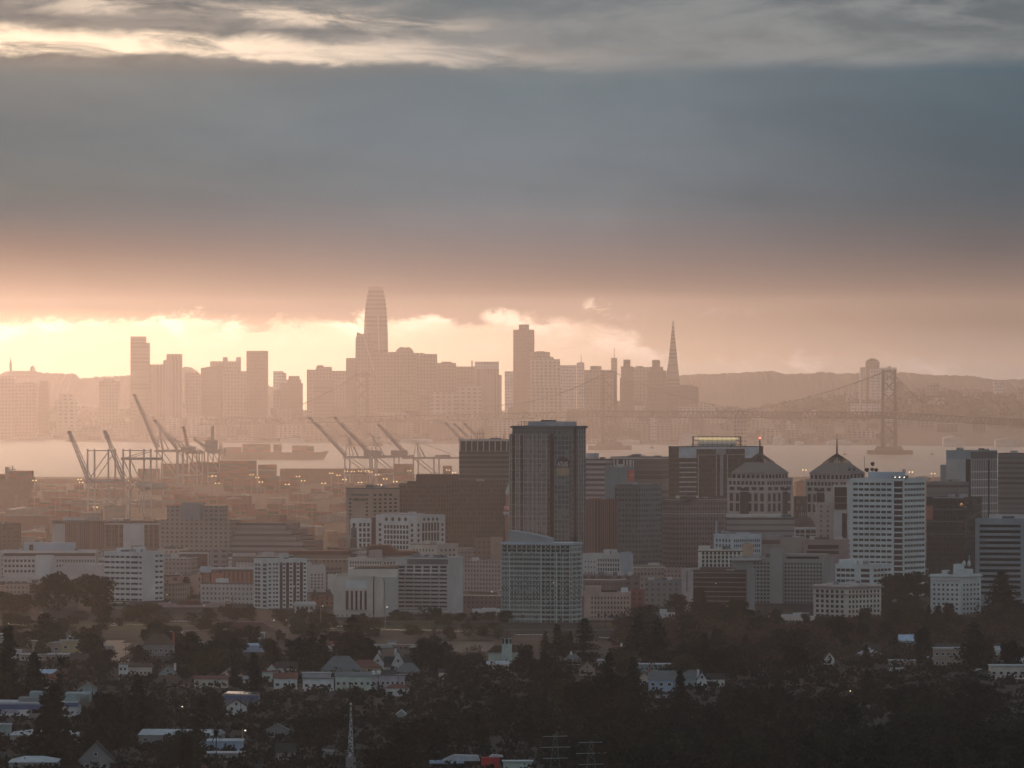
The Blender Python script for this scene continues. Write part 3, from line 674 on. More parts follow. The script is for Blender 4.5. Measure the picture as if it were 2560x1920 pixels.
def text_mesh(name, s, size, m, parent, loc, width=None, rz=0.0, depth=.3, bold=0.0):
    cu = bpy.data.curves.new(name, 'FONT'); cu.body = s; cu.size = size; cu.extrude = depth/2; cu.align_x = 'CENTER'; cu.align_y = 'CENTER'; cu.offset = bold
    t_ = bpy.data.objects.new(name, cu); COL.objects.link(t_)
    me = bpy.data.meshes.new_from_object(t_.evaluated_get(bpy.context.evaluated_depsgraph_get())); bpy.data.objects.remove(t_); bpy.data.curves.remove(cu)
    xs_ = [v.co.x for v in me.vertices]; k = width / (max(xs_)-min(xs_)) if width else 1
    for v in me.vertices: v.co = (v.co.x*k, -v.co.z, v.co.y)
    me.materials.clear(); me.materials.append(m); me.name = name
    o = link(name, me, parent); o.location = loc; o.rotation_euler = (0,0,rz); return o
WTXT = mat('white_lettering', (.62,.58,.56), .7, .05)
def ship(label, D, xs0, xs1, ydeck, stacks, hull, bow=1, bridge_px=None, water_z=0):
    x0 = X(xs0, D); root = thing('container_ship', label, 'ship', (x0, D, water_z)); w = X(xs1,D)-x0; zd = Z(ydeck,D)
    b = MB(); b.slabx([(4,-1),(w-9,-1),(w,zd+2),(w-6,zd+2),(w-14,zd),(0,zd)], 0, 34); b.build('hull', hull, root)
    for (a, c, yt) in stacks: MB().box(X(a,D)-x0, X(c,D)-x0, 2, 32, zd, Z(yt,D)).build('container_block', CONT, root)
    if bridge_px: MB().box(X(bridge_px[0],D)-x0, X(bridge_px[1],D)-x0, 3, 31, zd, Z(bridge_px[2],D)).build('deckhouse', mat('ship_white', (.5,.48,.46)), root)
    return root, x0, zd
ship('laden container ship sailing past behind the port with its bow showing', 12400, 548, 821, 1131, [(560,602,1118),(606,675,1110),(683,703,1111),(730,768,1114),(768,784,1116)], HULL2, bridge_px=(548,556,1108))
r_, x0, zd = ship('long rust-red container ship with white lettering berthed under the cranes', 9900, 345, 700, 1200, [(345,398,1173),(402,470,1160),(474,545,1156),(549,640,1153),(645,690,1163)], HULL, water_z=.5)
text_mesh('lettering', 'YANG MING', 7.5, WTXT, r_, (X(557,9900)-x0, -.4, Z(1221,9900)-.5), width=49, bold=.08)
r_, x0, zd = ship('dark ship with white superstructure cut by the picture edge', 8200, -70, 84, 1203, [(20,80,1182),(-30,12,1190)], HULL2, bridge_px=(12,19,1172), water_z=2)
MB().bar((X(30,8200)-x0, 10, zd), (X(30,8200)-x0, 10, Z(1165,8200)-2), 1).bar((X(14,8200)-x0,10,Z(1174,8200)-2),(X(39,8200)-x0,10,Z(1174,8200)-2),.8).build('mast', CR, r_)
# container stacks
rp = random.Random(5)
LM_PORT = [(-50,'ship at the frame edge'),(165,'crane nearest open water'),(300,'second raised crane'),(400,'largest crane'),(520,'white upright crane'),(640,'end of the red ship'),(769,'first slanted white crane'),(932,'middle slanted white crane'),(1042,'last slanted white crane'),(1465,'tallest dark tower'),(2000,'two pyramid roofs'),(2320,'white ribbon-window tower')]
spec = [(985,1033,1158,9700),(1107,1126,1160,9900),(560,640,1185,9300),(650,760,1190,9200)]
for i in range(46):
    px = rp.uniform(-20, 1260) if i < 40 else rp.uniform(1980, 2130); D = rp.uniform(7300, 9500); w = rp.uniform(25, 85); spec.append((px, px + w/(K*D), None, D))
for (pa, pb, yt, D) in spec:
    w = (pb-pa)*K*D; n = max(1, round(w/12.4)); hts = rp.choice([2,3,4,5]); b = MB()
    if yt: hts = max(2, round((Z(yt,D)-2.5)/2.6))
    for k in range(n):
        hh = max(1, hts - rp.choice([0,0,0,1,2])); b.box(k*12.4, k*12.4+12.1, 0, 15.6, 0, 2.6*hh)
    o = b.build('container_stack', CONT); o.location = (X(pa,D), D, 2.52); tag(o, None, 'shipping containers', 'stacks of containers in the port'); AUTO.append((pa, f'{"tall" if hts > 3 else "low"} rusty container stack in the port', o, LM_PORT, ''))
# big dark sheds along the quay
for (pa, pb, yt, D) in ((-10,345,1198,9900),(700,985,1172,9950)):
    b = MB(); b.box(0, (pb-pa)*K*D, 0, 40, 0, max(3,Z(yt,D)-2.5)); o = b.build('quay_shed', mat('quay_shed_brown', (.17,.08,.065))); o.location = (X(pa,D), D, 2.5)
    tag(o, 'long low dark quay shed along the open water' if pa < 0 else 'long dark quay shed behind the white slanted cranes', 'shed')
# white storage cylinder
D = 8000; o = thing('storage_tank', 'white horizontal storage tank gleaming under the raised cranes', 'tank', (X(338,D), D, 2.5)); L_t = (418-338)*K*D
b = MB(); b.bar((0,0,Z(1212,D)-2.5),(L_t,6,Z(1216,D)-2.5), 4.2, 3.2, 14); b.build('tank_body', mat('tank_white', (.6,.6,.6), .35, .05), o, True)
MB().bar((5,0,0),(3,0,Z(1215,D)-2.5),1).bar((L_t-5,6,0),(L_t-5,6,Z(1218,D)-2.5),1).build('stand', CR, o)
# warehouses of the flat waterfront district
wh = [mat('warehouse_pale', (.40,.33,.28)), mat('warehouse_brown', (.28,.15,.12)), mat('warehouse_grey', (.25,.22,.21)), mat('warehouse_rust', (.34,.14,.10))]
rr = [mat('sheet_roof_pale', (.50,.44,.40), .4), mat('sheet_roof_brown', (.20,.14,.12), .5), mat('sheet_roof_grey', (.30,.26,.25), .45)]
W_ = [(30,110,1275,7300),(110,200,1281,7250),(0,130,1290,7050),(205,252,1282,7000),(262,315,1266,7100),(188,225,1250,8100),(300,360,1300,6700),(640,700,1289,6800),(845,872,1345,6000),(700,770,1318,6500),(560,640,1300,6900),(120,165,1352,6300),(2280,2320,1195,8500),(1990,2018,1205,8800)]
for i in range(76):
    px = rp.uniform(-30, 1240) if i < 66 else rp.uniform(1985, 2060); W_.append((px, px + rp.uniform(18, 90), None, rp.uniform(6450, 9000)))
for i, (pa, pb, yt, D) in enumerate(W_):
    w = (pb-pa)*K*D; h = rp.uniform(5, 10) if yt is None else max(4, Z(yt,D)-2.5); d = rp.uniform(18, 45)
    r_ = thing('warehouse', None, 'building', (X(pa,D), D, 2.5), rp.uniform(-.25,.25), 'warehouses of the flat waterfront district')
    wm = rp.choice(wh); k = rp.choice([0,0,1])
    MB().box(0, w, 0, d, 0, h).build('walls', wm, r_)
    if k: MB().slabx([(-.5,h),(w+.5,h),(w/2,h+2.5)], -.5, d+.5).build('roof', rr[i % 3], r_)
    else: MB().box(-.4, w+.4, -.4, d+.4, h, h+.6).build('roof', rr[i % 3], r_)
    AUTO.append((pa, {'warehouse_pale':'pale','warehouse_brown':'brown','warehouse_grey':'grey','warehouse_rust':'rust-coloured'}[wm.name] + (' gabled' if k else ' flat-roofed') + ' warehouse on the waterfront flats', r_, LM_PORT, ''))
# high-mast lamps of the port
LAMP = emis('sodium_lamp', (1.0,.62,.28), 4.5); POLE = mat('lamp_pole', (.40,.34,.30), .6)
def mast(px, py, D, h=None, lit=True, heads=2):
    h = Z(py,D) - 2.5; root = thing('floodlight_mast', None, 'lamp post', (X(px,D), D, 2.5), 0, 'tall floodlight masts of the port')
    MB().bar((0,0,0),(0,0,h),.42,.22).bar((-1.8,0,h),(1.8,0,h),.3).build('pole', POLE, root)
    for s in (-1,1)[:heads]: MB().ball((s*1.7,0,h), .62 if lit else .5, .45, 6, 4).build('lamp_head', LAMP if lit else POLE, root)
    AUTO.append((px, ('glowing' if lit else 'unlit') + ' floodlight mast', root, LM_PORT, ''))
for px, py, D in ((86,1201,7900),(199,1199,8300),(203,1206,7700),(311,1195,8400),(317,1202,7900),(536,1190,8600),(525,1191,8500),(543,1208,7900),(629,1187,8900),(643,1194,8500),(652,1205,7900),(745,1191,8600),(758,1202,8000),(718,1211,7600),(809,1208,7700),(828,1183,9000),(846,1188,8900),(861,1199,8300),(865,1178,9300),(882,1179,9300),(900,1178,9300),(917,1177,9300),(926,1180,9100),(943,1187,8700),(963,1197,8200),(949,1212,7500),(900,1206,7900),(1023,1177,9400),(1120,1175,9500),(1135,1182,9200),(988,1204,8000),(2011,1175,8300),(2277,1180,8400),(2333,1184,8300),(530,1154,9900),(238,1268,6900)):
    mast(px, py, D)
for px, py, D in ((139,1255,7200),(292,1250,7200),(85,1245,7300),(40,1240,7500),(356,1250,7200),(324,1256,7000),(380,1248,7300),(150,1225,7900),(430,1240,7500),(480,1236,7600),(560,1240,7300),(600,1245,7200),(700,1240,7300),(742,1262,6800),(780,1240,7300),(820,1238,7400)):
    mast(px, py, D, lit=False)
# buoys and small boats
for k, (px, py, lab) in enumerate(((1630,1121,'small dark buoy off the ferry piers'),(2112,1137,'tiny dark boat beside the bridge pier'),(2330,1137,'tiny dark boat beyond the bridge pier'))):
    D = HC/((py-HY)*K); b = MB(); b.prism([(-3,-2),(3,-2),(3.6,0),(3,2),(-3,2)], -.3, 2, 1.1); b.bar((0,0,2),(0,0,8),.9,.3); o = b.build('buoy' if k == 0 else 'boat', DSTEEL); o.location = (X(px,D), D, 0); tag(o, lab, 'buoy' if k == 0 else 'boat')

# ================================================================== the near city: named buildings
class Bld:
    def __init__(s, name, label, D, xl, xc, xr, ytop, wall, depth=24, base=None, roof=None, cat='building', th=None, shell=True, group=None, par=.9):
        s.D = D; s.xl, s.xc, s.xr = xl, xc, xr
        wl = (xc-xl)*K*D; wr = (xr-xc)*K*D
        if wr < 1: s.th = R(.6); s.LL = wl; s.LR = depth; s.xr = xc + s.LR*math.sin(s.th)/(K*D)
        elif wl < 1: raise ValueError
        else:
            s.th = R(th) if th else min(R(70), max(R(14), math.atan2(wr, wl*1.0)*.9))
            s.LL = wl/math.cos(s.th); s.LR = wr/math.sin(s.th)
        s.zb = gz(D) - .5 if base is None else base
        s.root = thing(name, label, cat, (X(xc, D), D, s.zb), -s.th, group)
        s.wall = wall; s.H = Z(ytop, D) - s.zb; s.n = 0; s.extra = {}; s.cache = {}
        if shell:
            MB().box(-s.LL, 0, 0, s.LR, 0, s.H).build('walls', wall, s.root)
            b = MB(); h = s.H; t = .5
            b.box(-s.LL-.15, .15, -.15, t, h, h+par); b.box(-s.LL-.15, .15, s.LR-t, s.LR+.15, h, h+par); b.box(-s.LL-.15, -s.LL+t, t, s.LR-t, h, h+par); b.box(-t, .15, t, s.LR-t, h, h+par)
            b.build('parapet', wall, s.root)
            MB().box(-s.LL+t, -t, t, s.LR-t, h, h+.15).build('roof', roof or ROOFGR, s.root)
            if wl + wr > 22 and name not in ('ornate_hotel','pyramid_tower'): s.clutter(3 if wl+wr < 45 else 5, int(xl)+7)
    def z(s, py): return Z(py, s.D) - s.zb
    def fx(s, px): return -(s.xc-px)*K*s.D/math.cos(s.th)       # along the front face
    def ry(s, px): return (px-s.xc)*K*s.D/math.sin(s.th)        # along the side face
    def win(s, face, a, b_, cols, py0, pitch, rows, wf=.6, hf=.5, mode='w', m=None, name=None, proud=.12):
        m = m or GLASS; U = s.fx if face == 'L' else s.ry; u0, u1 = U(a), U(b_); cw = (u1-u0)/cols; w = cw*wf; ph = pitch*K*s.D; h = ph*hf
        def bx(mb, uc, zc):
            if face == 'L': mb.box(uc-w/2, uc+w/2, -proud, .05, zc-h/2, zc+h/2)
            else: mb.box(-.05, proud, uc-w/2, uc+w/2, zc-h/2, zc+h/2)
        proto = None
        for r_ in range(rows):
            zc = s.z(py0) - r_*ph
            if mode == 'r':
                mb = MB()
                for c in range(cols): bx(mb, u0+(c+.5)*cw, zc)
                mb.build(name or 'glazing', m, s.root); continue
            for c in range(cols):
                uc = u0+(c+.5)*cw
                if s.n >= 96:
                    bx(s.extra.setdefault(m.name, (MB(), m))[0], uc, zc); continue
                if proto is None: mb = MB(); bx(mb, 0, 0); proto = mb.mesh(name or 'window', m)
                o = link(name or 'window', proto, s.root); o.location = (uc, 0, zc) if face == 'L' else (0, uc, zc); s.n += 1
        return s
    def done(s):
        for k, (mb, m) in s.extra.items(): o = mb.build('window', m, s.root); o['kind'] = 'stuff'
        return s
    def panel(s, name, face, a, b_, y0, y1, m, proud=.3, inn=0):      # slab lying on a face
        if face == 'L': MB().box(s.fx(a), s.fx(b_), -proud, inn, s.z(y1), s.z(y0)).build(name, m, s.root)
        else: MB().box(-inn, proud, s.ry(a), s.ry(b_), s.z(y1), s.z(y0)).build(name, m, s.root)
        return s
    def cornice(s, py, h=1.0, out=.8, m=None, name='cornice'):
        z0 = s.z(py); MB().box(-s.LL-out, out, -out, s.LR+out, z0-h, z0+.03).build(name, m or s.wall, s.root); return s
    def top(s, name, pa, pb, ytop, m=None, f0=.2, f1=.8, z0=None):    # box standing on the roof
        u0, u1 = (pa-s.xl)/(s.xr-s.xl), (pb-s.xl)/(s.xr-s.xl)
        # footprint parallel to the building, placed where its columns fall in the photo
        cx = X((pa+pb)/2, s.D) - X(s.xc, s.D); w = (pb-pa)*K*s.D
        t_ = s.th; mid = (f0+f1)/2; ly = s.LR*mid; lx = (cx - ly*math.sin(t_))/math.cos(t_); dp = s.LR*(f1-f0)
        lw = max(1.0, (w - dp*math.sin(t_))/math.cos(t_)) if w > dp*math.sin(t_)+1 else w*.6
        if w <= dp*math.sin(t_)+1: dp = w*.5/math.sin(t_) if t_ > .1 else dp
        z0_ = s.H + .15 if z0 is None else z0
        MB().box(lx-lw/2, lx+lw/2, ly-dp/2, ly+dp/2, z0_, s.z(ytop)).build(name, m or s.wall, s.root); return s
    def clutter(s, n=5, seed=1):
        r = random.Random(seed)
        for i in range(n):
            x = r.uniform(-s.LL*.85, -s.LL*.15); y = r.uniform(s.LR*.2, s.LR*.8); w = r.uniform(1.2,3); MB().box(x-w, x+w, y-w*.7, y+w*.7, s.H+.15, s.H+.15+r.uniform(1.2,3)).build('rooftop_unit', r.choice([PALE, GREY, DGREY]), s.root)
        return s
FM = lambda n, w, g, su, sz, fu, fz, **k: facade(n, w, g, su, sz, fu, fz, **k)
# --- district beyond, from the open side
Bld('dark_block','plain dark olive block at the frame edge under the port',6300,-30,20,49,1312,FM('olive_block',(.12,.10,.085),(.09,.07,.065),5,3.6,.5,.5)).top('penthouse',-20,15,1306)
B = Bld('brick_office_slab','long brown brick slab with white end wall and overhanging roof',6250,131,262,262.01+0,1308,FM('ribbed_brown',(.17,.105,.09),(.12,.075,.068),1.6,99,.5,1.1),depth=26)
B.panel('end_wall','L',130,163,1309,1385,PALE).top('roof_screen',155,212,1294,PALE).top('lift_house',220,243,1292,GREY); MB().box(B.fx(129),B.fx(263),-3,B.LR+2,B.H+1.6,B.H+2.2).build('canopy',DGREY,B.root)
MB().bar((B.fx(173),8,B.H+2),(B.fx(173),8,B.z(1265)),.5,.3).build('mast',DSTEEL,B.root)
B = Bld('curtain_wall_block','brown glass block crossed by a wide blank white wall panel',6200,262.5,395,395,1307,FM('brown_curtain',(.14,.085,.075),(.07,.045,.04),4,3.7,.75,.7),depth=26)
B.panel('white_wall','L',308,361,1309,1385,WHITE,.5)
for px in (262.9,279,296,372,384): B.panel('mullion','L',px,px+.8,1311,1385,PALE,.35)
B.cornice(1308,1.2,.6,PALE); B.top('tank',280,296,1300,GREY)
B = Bld('office_block','low long pale office with dark top band, beside the white pylon',5600,7,239.9,240,1379,PALE,depth=30); B.cornice(1379,.8,1.2,WHITE)
B.panel('window_band','L',9,238,1383,1390,GLASSB,.3); B.win('L',9,88,8,1402,13,3,.6,.45); B.win('L',140,238,14,1402,13,3,.5,.45)
B.top('roof_plant',58,185,1358,BLUEG,.3,.8).top('vent',72,82,1362,DARK,.05,.2); B.done()
B = Bld('white_pylon','tall blank white slab pylon narrowing at its foot, next to the twin round trees',5350,89,132.9,133,1388,WHITE,depth=7,shell=False)
MB().slabx([(B.fx(97),0),(B.fx(103),0),(B.fx(107),B.z(1492)),(B.fx(130),B.z(1400)),(B.fx(133),B.z(1388)),(B.fx(89),B.z(1388)),(B.fx(89),B.z(1490))],0,7).build('slab',WHITE,B.root)
MB().box(B.fx(70),B.fx(104),-8,0,B.z(1496),B.z(1478)).build('porch',WHITE,B.root)
B = Bld('parking_structure','low parking structure with open decks at the frame edge',5450,-20,71.9,72,1448,PALE,depth=30); B.win('L',-20,70,5,1458,22,2,.8,.42,'w',DARK,'opening')
B = Bld('garage_ramp','low sloping garage roof between the office and the ribbon-window tower',5500,135,254.9,255,1424,PALE,depth=40,shell=False)
MB().slabx([(B.fx(135),0),(B.fx(255),0),(B.fx(255),B.z(1411)),(B.fx(160),B.z(1413)),(B.fx(135),B.z(1424))],0,40).build('ramp',PALE,B.root)
# ribbon-window tower
B = Bld('ribbon_window_tower','ten-storey white tower with window ribbons behind the small round tree',5100,257,355,405,1383,WHITE,th=30)
B.win('L',258,272,1,1393,13.35,10,.95,.36); B.win('L',273,311,3,1393,13.35,10,.78,.36); B.win('L',312,325,1,1393,13.35,10,.8,.36); B.win('L',326,346,1,1393,13.35,10,.92,.36); B.win('L',348,354.5,1,1393,13.35,10,.9,.36)
B.win('R',384,404,2,1391,13.35,10,.68,.36); B.top('roof_screen',288,326,1371,WHITE,.1,.5).top('penthouse',330,360,1369,WHITE,.3,.8).top('louvre',300,320,1376,DARK,.02,.1); B.done()
B = Bld('podium_building','low white podium with tall panes beneath the ribbon-window tower',4950,250,334,334.01,1516,PALE,depth=20); B.win('L',256,332,12,1538,30,1,.5,.8); B.panel('fascia','L',250,334,1508,1516,DGREY,1.5)
# big stepped hospital
HM = FM('stepped_block_wall',(.27,.23,.215),(.11,.085,.08),4.2,3.55,.42,.42,roof=(.22,.19,.18))
B = Bld('stepped_hospital','largest grey stepped block, terraced down to one side',6000,395,575,600,1303,HM,th=18)
B.top('upper_storeys',414,568,1266,HM,.25,.8); B.top('lift_tower',450,510,1257,GREY,.1,.5); B.top('arched_screen',455,480,1291,GREY,.02,.12)
for k, (xb, yt) in enumerate(((700,1308),(719,1325),(735,1338),(758,1351))):
    MB().box(B.fx(575)-2, (xb-575)*K*B.D/math.cos(B.th), 14-4*k, 50, 0, B.z(yt)).build('terrace', FM('terrace_bands',(.24,.215,.22),(.12,.10,.10),400,4.4,1.1,.4,roof=(.2,.18,.18)), B.root)
B.clutter(4,3)
Bld('cream_annex','cream annex with small dark windows below the stepped block',5700,395,470,470.01,1375,FM('cream_annex',(.40,.34,.30),(.13,.09,.08),3.6,3.5,.42,.45),depth=25)
B = Bld('framed_block','brown block in a pale frame with stacked balconies beside the stepped block',5500,448,522,522.01,1381,FM('brown_recess',(.15,.085,.075),(.10,.06,.055),5,3.3,.6,.5),depth=20)
B.panel('frame','L',448,522,1380,1385,PALE,1).panel('frame','L',519,522,1385,1425,PALE,1)
for k in range(4): B.panel('balcony','L',453,466,1392+k*10.5,1397+k*10.5,PALE,1.4)
B = Bld('framed_block','smaller brown block in a pale frame, with two balconies',5480,582,640,640.01,1384,FM('brown_recess',(.15,.085,.075),(.10,.06,.055),5,3.3,.6,.5),depth=20)
B.panel('frame','L',582,640,1383,1387,PALE,1).panel('frame','L',582,585,1387,1425,PALE,1)
for k in range(2): B.panel('balcony','L',598,612,1396+k*11,1401+k*11,PALE,1.4)
Bld('mauve_block','mauve-grey block between the two framed blocks',5490,523,568,568.01,1380,FM('mauve_wall',(.26,.22,.24),(.13,.08,.08),6,4,.5,.5),depth=20)
B = Bld('brick_apartments','red brick apartment block split by a dark downpipe, white roof edge',5300,500,632,632.01,1432,FM('red_brick_wall',(.25,.11,.085),(.17,.085,.07),3.2,99,.35,1.1),depth=24)
B.cornice(1421,.8,.8,WROOF,'roof_edge'); MB().box(B.fx(560),B.fx(632),0,20,B.H,B.z(1422)).build('attic',BROWN,B.root); B.panel('seam','L',525,528,1433,1490,DARK,.4).panel('bay','L',528,556,1433,1490,mat('orange_brick',(.33,.14,.10),sc=.3),.6).panel('stair_hood','L',501,528,1416,1431,BLUEG,2)
Bld('salmon_block','salmon pink block with a slit window next to the ribbon-window tower',5250,405,500,500.01,1443,FM('salmon_wall',(.33,.21,.185),(.17,.09,.08),9,5,.3,.5),depth=25).panel('slit','L',416,421,1450,1490,DARK,.3).panel('roof_edge','L',410,450,1437,1441,RTILE,1)
# balcony tower
B = Bld('balcony_tower','tall white balcony tower with dark vertical recesses',4950,632,668,766,1401,WHITE,th=62)
B.win('L',635,650,2,1413,10.2,14,.72,.6,'w',GLASSB,'balcony'); B.win('L',656,667,1,1413,10.2,14,.8,.6,'w',GLASSB,'balcony')
for a, c in ((699,705.5),(714.5,721.5),(732,739),(748.5,755.5)): B.panel('recess','R',a,c,1407,1560,mat('recess_brown',(.10,.055,.05)),.2)
for a, c in ((671,678),(682,687),(688.5,695),(706.5,713),(722.5,730),(740,747.5),(757,764)): B.win('R',a,c,1,1411,10.2,14,.75,.42)
B.top('penthouse',692,724,1384,PALE,.3,.7); B.done()
B = Bld('cream_apartments','cream five-storey apartments with a brown fire stair, touching the balcony tower',5050,560,630,630.01,1489,CREAM,depth=20); B.win('L',562,580,3,1494,11.5,4,.5,.45); B.win('L',603,629,3,1494,11.5,4,.5,.45); B.panel('fire_stair','L',581,599,1488,1530,BROWN,1).top('roof_box',578,600,1479,CREAM)
B = Bld('mauve_apartments','long low mauve apartments with many windows above the parked cars',4980,395,560,560.01,1512,mat('mauve_stucco',(.30,.23,.23)),depth=22); B.win('L',398,558,20,1521,11,3,.55,.42,'r'); MB().slabx([(B.fx(440),B.H),(B.fx(505),B.H),(B.fx(496),B.H+3),(B.fx(450),B.H+3)],-.5,12).build('hip_roof',RTILE,B.root); B.clutter(5,7)
B = Bld('white_house_block','small white three-storey block with a cornice beside the gabled brick house',4880,736,786,786.01,1509,WHITE,depth=14); B.cornice(1510,.8,.9); B.win('L',739,784,4,1520,12.5,3,.6,.55); B.done()
B = Bld('old_white_hotel','narrow old white hotel above the gabled brick house',5300,764,813,813.01,1418,PALE,depth=16); B.win('L',775,810,4,1437,8,5,.45,.5); B.top('roof_box',800,808,1411,PALE); B.done()
Bld('blank_slab','narrow blank beige slab beside the theatre',5250,819,833,833.01,1440,CREAM,depth=16)
B = Bld('gabled_brick_house','brown brick apartment house with gables beside the theatre',5000,774,833,833.01,1492,FM('brick_house_wall',(.24,.12,.09),(.11,.06,.055),3.2,3.3,.4,.5),depth=22)
for a in (776,812): MB().slabx([(B.fx(a),B.H),(B.fx(a+18),B.H),(B.fx(a+9),B.H+5)],-.5,20).build('gable',BROWN,B.root)
B = Bld('tan_arcaded_building','long tan building with an arcade and a red tile roof',5500,720,872,872.01,1386,FM('tan_arcade',(.22,.165,.14),(.12,.08,.07),3.0,6,.45,.5),depth=26)
MB().slabx([(B.fx(716),B.H+.1),(B.fx(876),B.H+.1),(B.fx(870),B.H+2.6),(B.fx(722),B.H+2.6)],-1,26).build('roof',RTILE,B.root); B.panel('string_course','L',716,872,1397,1399,CREAM,.5)
# hotel with wall logo
HT = mat('hotel_tan',(.33,.255,.215),sc=.05)
B = Bld('hotel_tower','tan hotel with a dark name sign high on its blank wall',5900,864,928,998,1222,HT,th=48)
B.win('L',873,922,10,1237.5,9,1,.62,.55); B.win('L',871,878,1,1249,9.6,10,.75,.5); B.win('L',913,921,1,1249,9.6,8,.65,.5)
B.win('R',931,994,5,1249,9.6,5,.5,.5); B.win('R',931,982,4,1237.5,9.6,1,.5,.55); B.top('roof_box',950,963,1219,DARK); B.panel('coping','L',864,928,1221,1223,BROWN,.3).panel('coping','R',928,998,1221,1223,BROWN,.3)
MB().slabx([(B.fx(880.5),B.z(1252)),(B.fx(882),B.z(1247)),(B.fx(883),B.z(1250)),(B.fx(884.5),B.z(1247)),(B.fx(886),B.z(1252))],-.4,0).build('logo',DARK,B.root)
text_mesh('sign_lettering','Marriott',3.4,DARK,B.root,((B.fx(887)+B.fx(913))/2,-.35,B.z(1249.5)),width=abs(B.fx(913)-B.fx(887)),bold=.06); B.done()
B = Bld('dark_office_slab','bulky dark plum office slab between the hotel and the colonnaded tower',6000,997,1147,1147.5,1213,FM('plum_office',(.125,.092,.086),(.075,.055,.052),2.2,3.7,.55,.6),depth=45)
B.top('upper_block',1040,1147,1186,BROWN,.1,.8).top('low_wing',975,998,1210,GREY,.1,.6).top('roof_frame',1018,1040,1203,DSTEEL,.2,.3)
# colonnaded office tower
CT = FM('banded_dark_office',(.150,.135,.128),(.075,.06,.056),400,3.9,1.1,.55)
B = Bld('colonnaded_tower','dark banded office tower with a row of pale piers round its top',6100,1148,1281,1281.4,1129,CT,depth=45)
MB().box(-B.LL+1,-1,1,44,B.H,B.z(1103)).build('recess',DARK,B.root); MB().box(-B.LL-.4,.4,-.4,45.4,B.z(1103),B.z(1099)).build('cap',PALE,B.root)
for k in range(10): px = 1149 + k*14.6; MB().box(B.fx(px),B.fx(px+2.6),-.3,1.5,B.H,B.z(1103)).build('pier',PALE,B.root)
B2 = MB()
for px, yt in ((1178,1088),(1193,1076),(1199,1072),(1206,1070),(1209,1075),(1262,1072),(1240,1090),(1258,1086)): B2.bar((B.fx(px),15,B.z(1099)),(B.fx(px),15,B.z(yt)),.35,.2)
B2.bar((B.fx(1190),15,B.z(1084)),(B.fx(1212),15,B.z(1084)),.4); B2.build('antennas',DSTEEL,B.root); MB().box(B.fx(1225),B.fx(1252),10,25,B.z(1099),B.z(1095)).build('roof_plant',DGREY,B.root)
Bld('plum_wing','wider dark lower wing in front of the colonnaded tower',5950,1128,1262,1262.01,1206,FM('plum_office2',(.12,.09,.083),(.075,.055,.05),2.4,3.7,.5,.6),depth=30,base=0)
# white federal-style block
B = Bld('white_civic_block','white office block with round portholes above tall windows',5700,938,1040,1112,1291,WHITE,th=38)
B.win('L',958,1022,8,1318,12.8,5,.62,.66); B.win('L',944,954,1,1313,12.8,5,.6,.6); B.win('L',1026,1034,1,1313,12.8,5,.7,.6)
B.win('R',1054,1098,6,1318,25,2,.66,.86,'w',None,'tall_window'); B.win('R',1043,1049,1,1313,12.8,5,.7,.6); B.win('R',1102,1109,1,1313,12.8,5,.7,.6)
for k in range(4):
    o = MB().bar((0,-.15,0),(0,.05,0),1.5,None,10).build('porthole',GLASS,B.root); o.location = (B.fx(965+16.3*k),0,B.z(1299))
    o = MB().bar((.15,0,0),(-.05,0,0),1.3,None,10).build('porthole',GLASS,B.root); o.location = (0,B.ry(1060+10.8*k),B.z(1299))
B.top('roof_screen',950,1060,1285,PALE,.3,.8); B.done()
B = Bld('white_civic_wing','smaller white office wing with four window columns left of a dark gap',5720,876,927,927.01,1300,WHITE,depth=20); B.root['label'] = 'smaller white office wing across a dark gap from the porthole block'
B.win('L',896,926,3,1312,12.8,5,.6,.66); B.win('L',880,890,1,1312,12.8,5,.7,.66); B.cornice(1304,.8,.5); B.done()
Bld('link_block','dark brown link between the two white office blocks',5740,926,940,940.01,1297,BROWN,depth=20)
B = Bld('castle_building','cream building with a crenellated parapet below the porthole block',5500,1025,1093,1145,1363,CREAM,th=38)
for k in range(12): B.panel('crenel','L',1026+k*5.6,1029+k*5.6,1360,1363,RTILE,.3)
B.win('L',1030,1086,7,1376,13,2,.3,.45); B.win('R',1098,1140,4,1376,13,2,.3,.45); B.done()
B = Bld('hip_roofed_building','tan building under a broad red hipped roof',5350,915,1048,1048.01,1388,mat('tan_stucco',(.26,.19,.16)),depth=30)
MB().slabx([(B.fx(912),B.H),(B.fx(1050),B.H),(B.fx(1040),B.H+2.8),(B.fx(990),B.H+3),(B.fx(975),B.z(1364)),(B.fx(925),B.z(1364))],-1,30).build('roof',RTILE,B.root); B.panel('string_course','L',955,1040,1384,1386,CREAM,.4)
B = Bld('cream_hotel','cream apartment hotel with paired windows behind the theatre',5250,869,955,990,1398,CREAM,th=25)
B.win('L',873,955,13,1407,11,3,.45,.62,'r'); B.win('R',958,988,4,1409,11,3,.4,.5,'r'); B.top('lift_house',921,955,1376,mat('pink_stucco',(.30,.235,.225)),.1,.6)
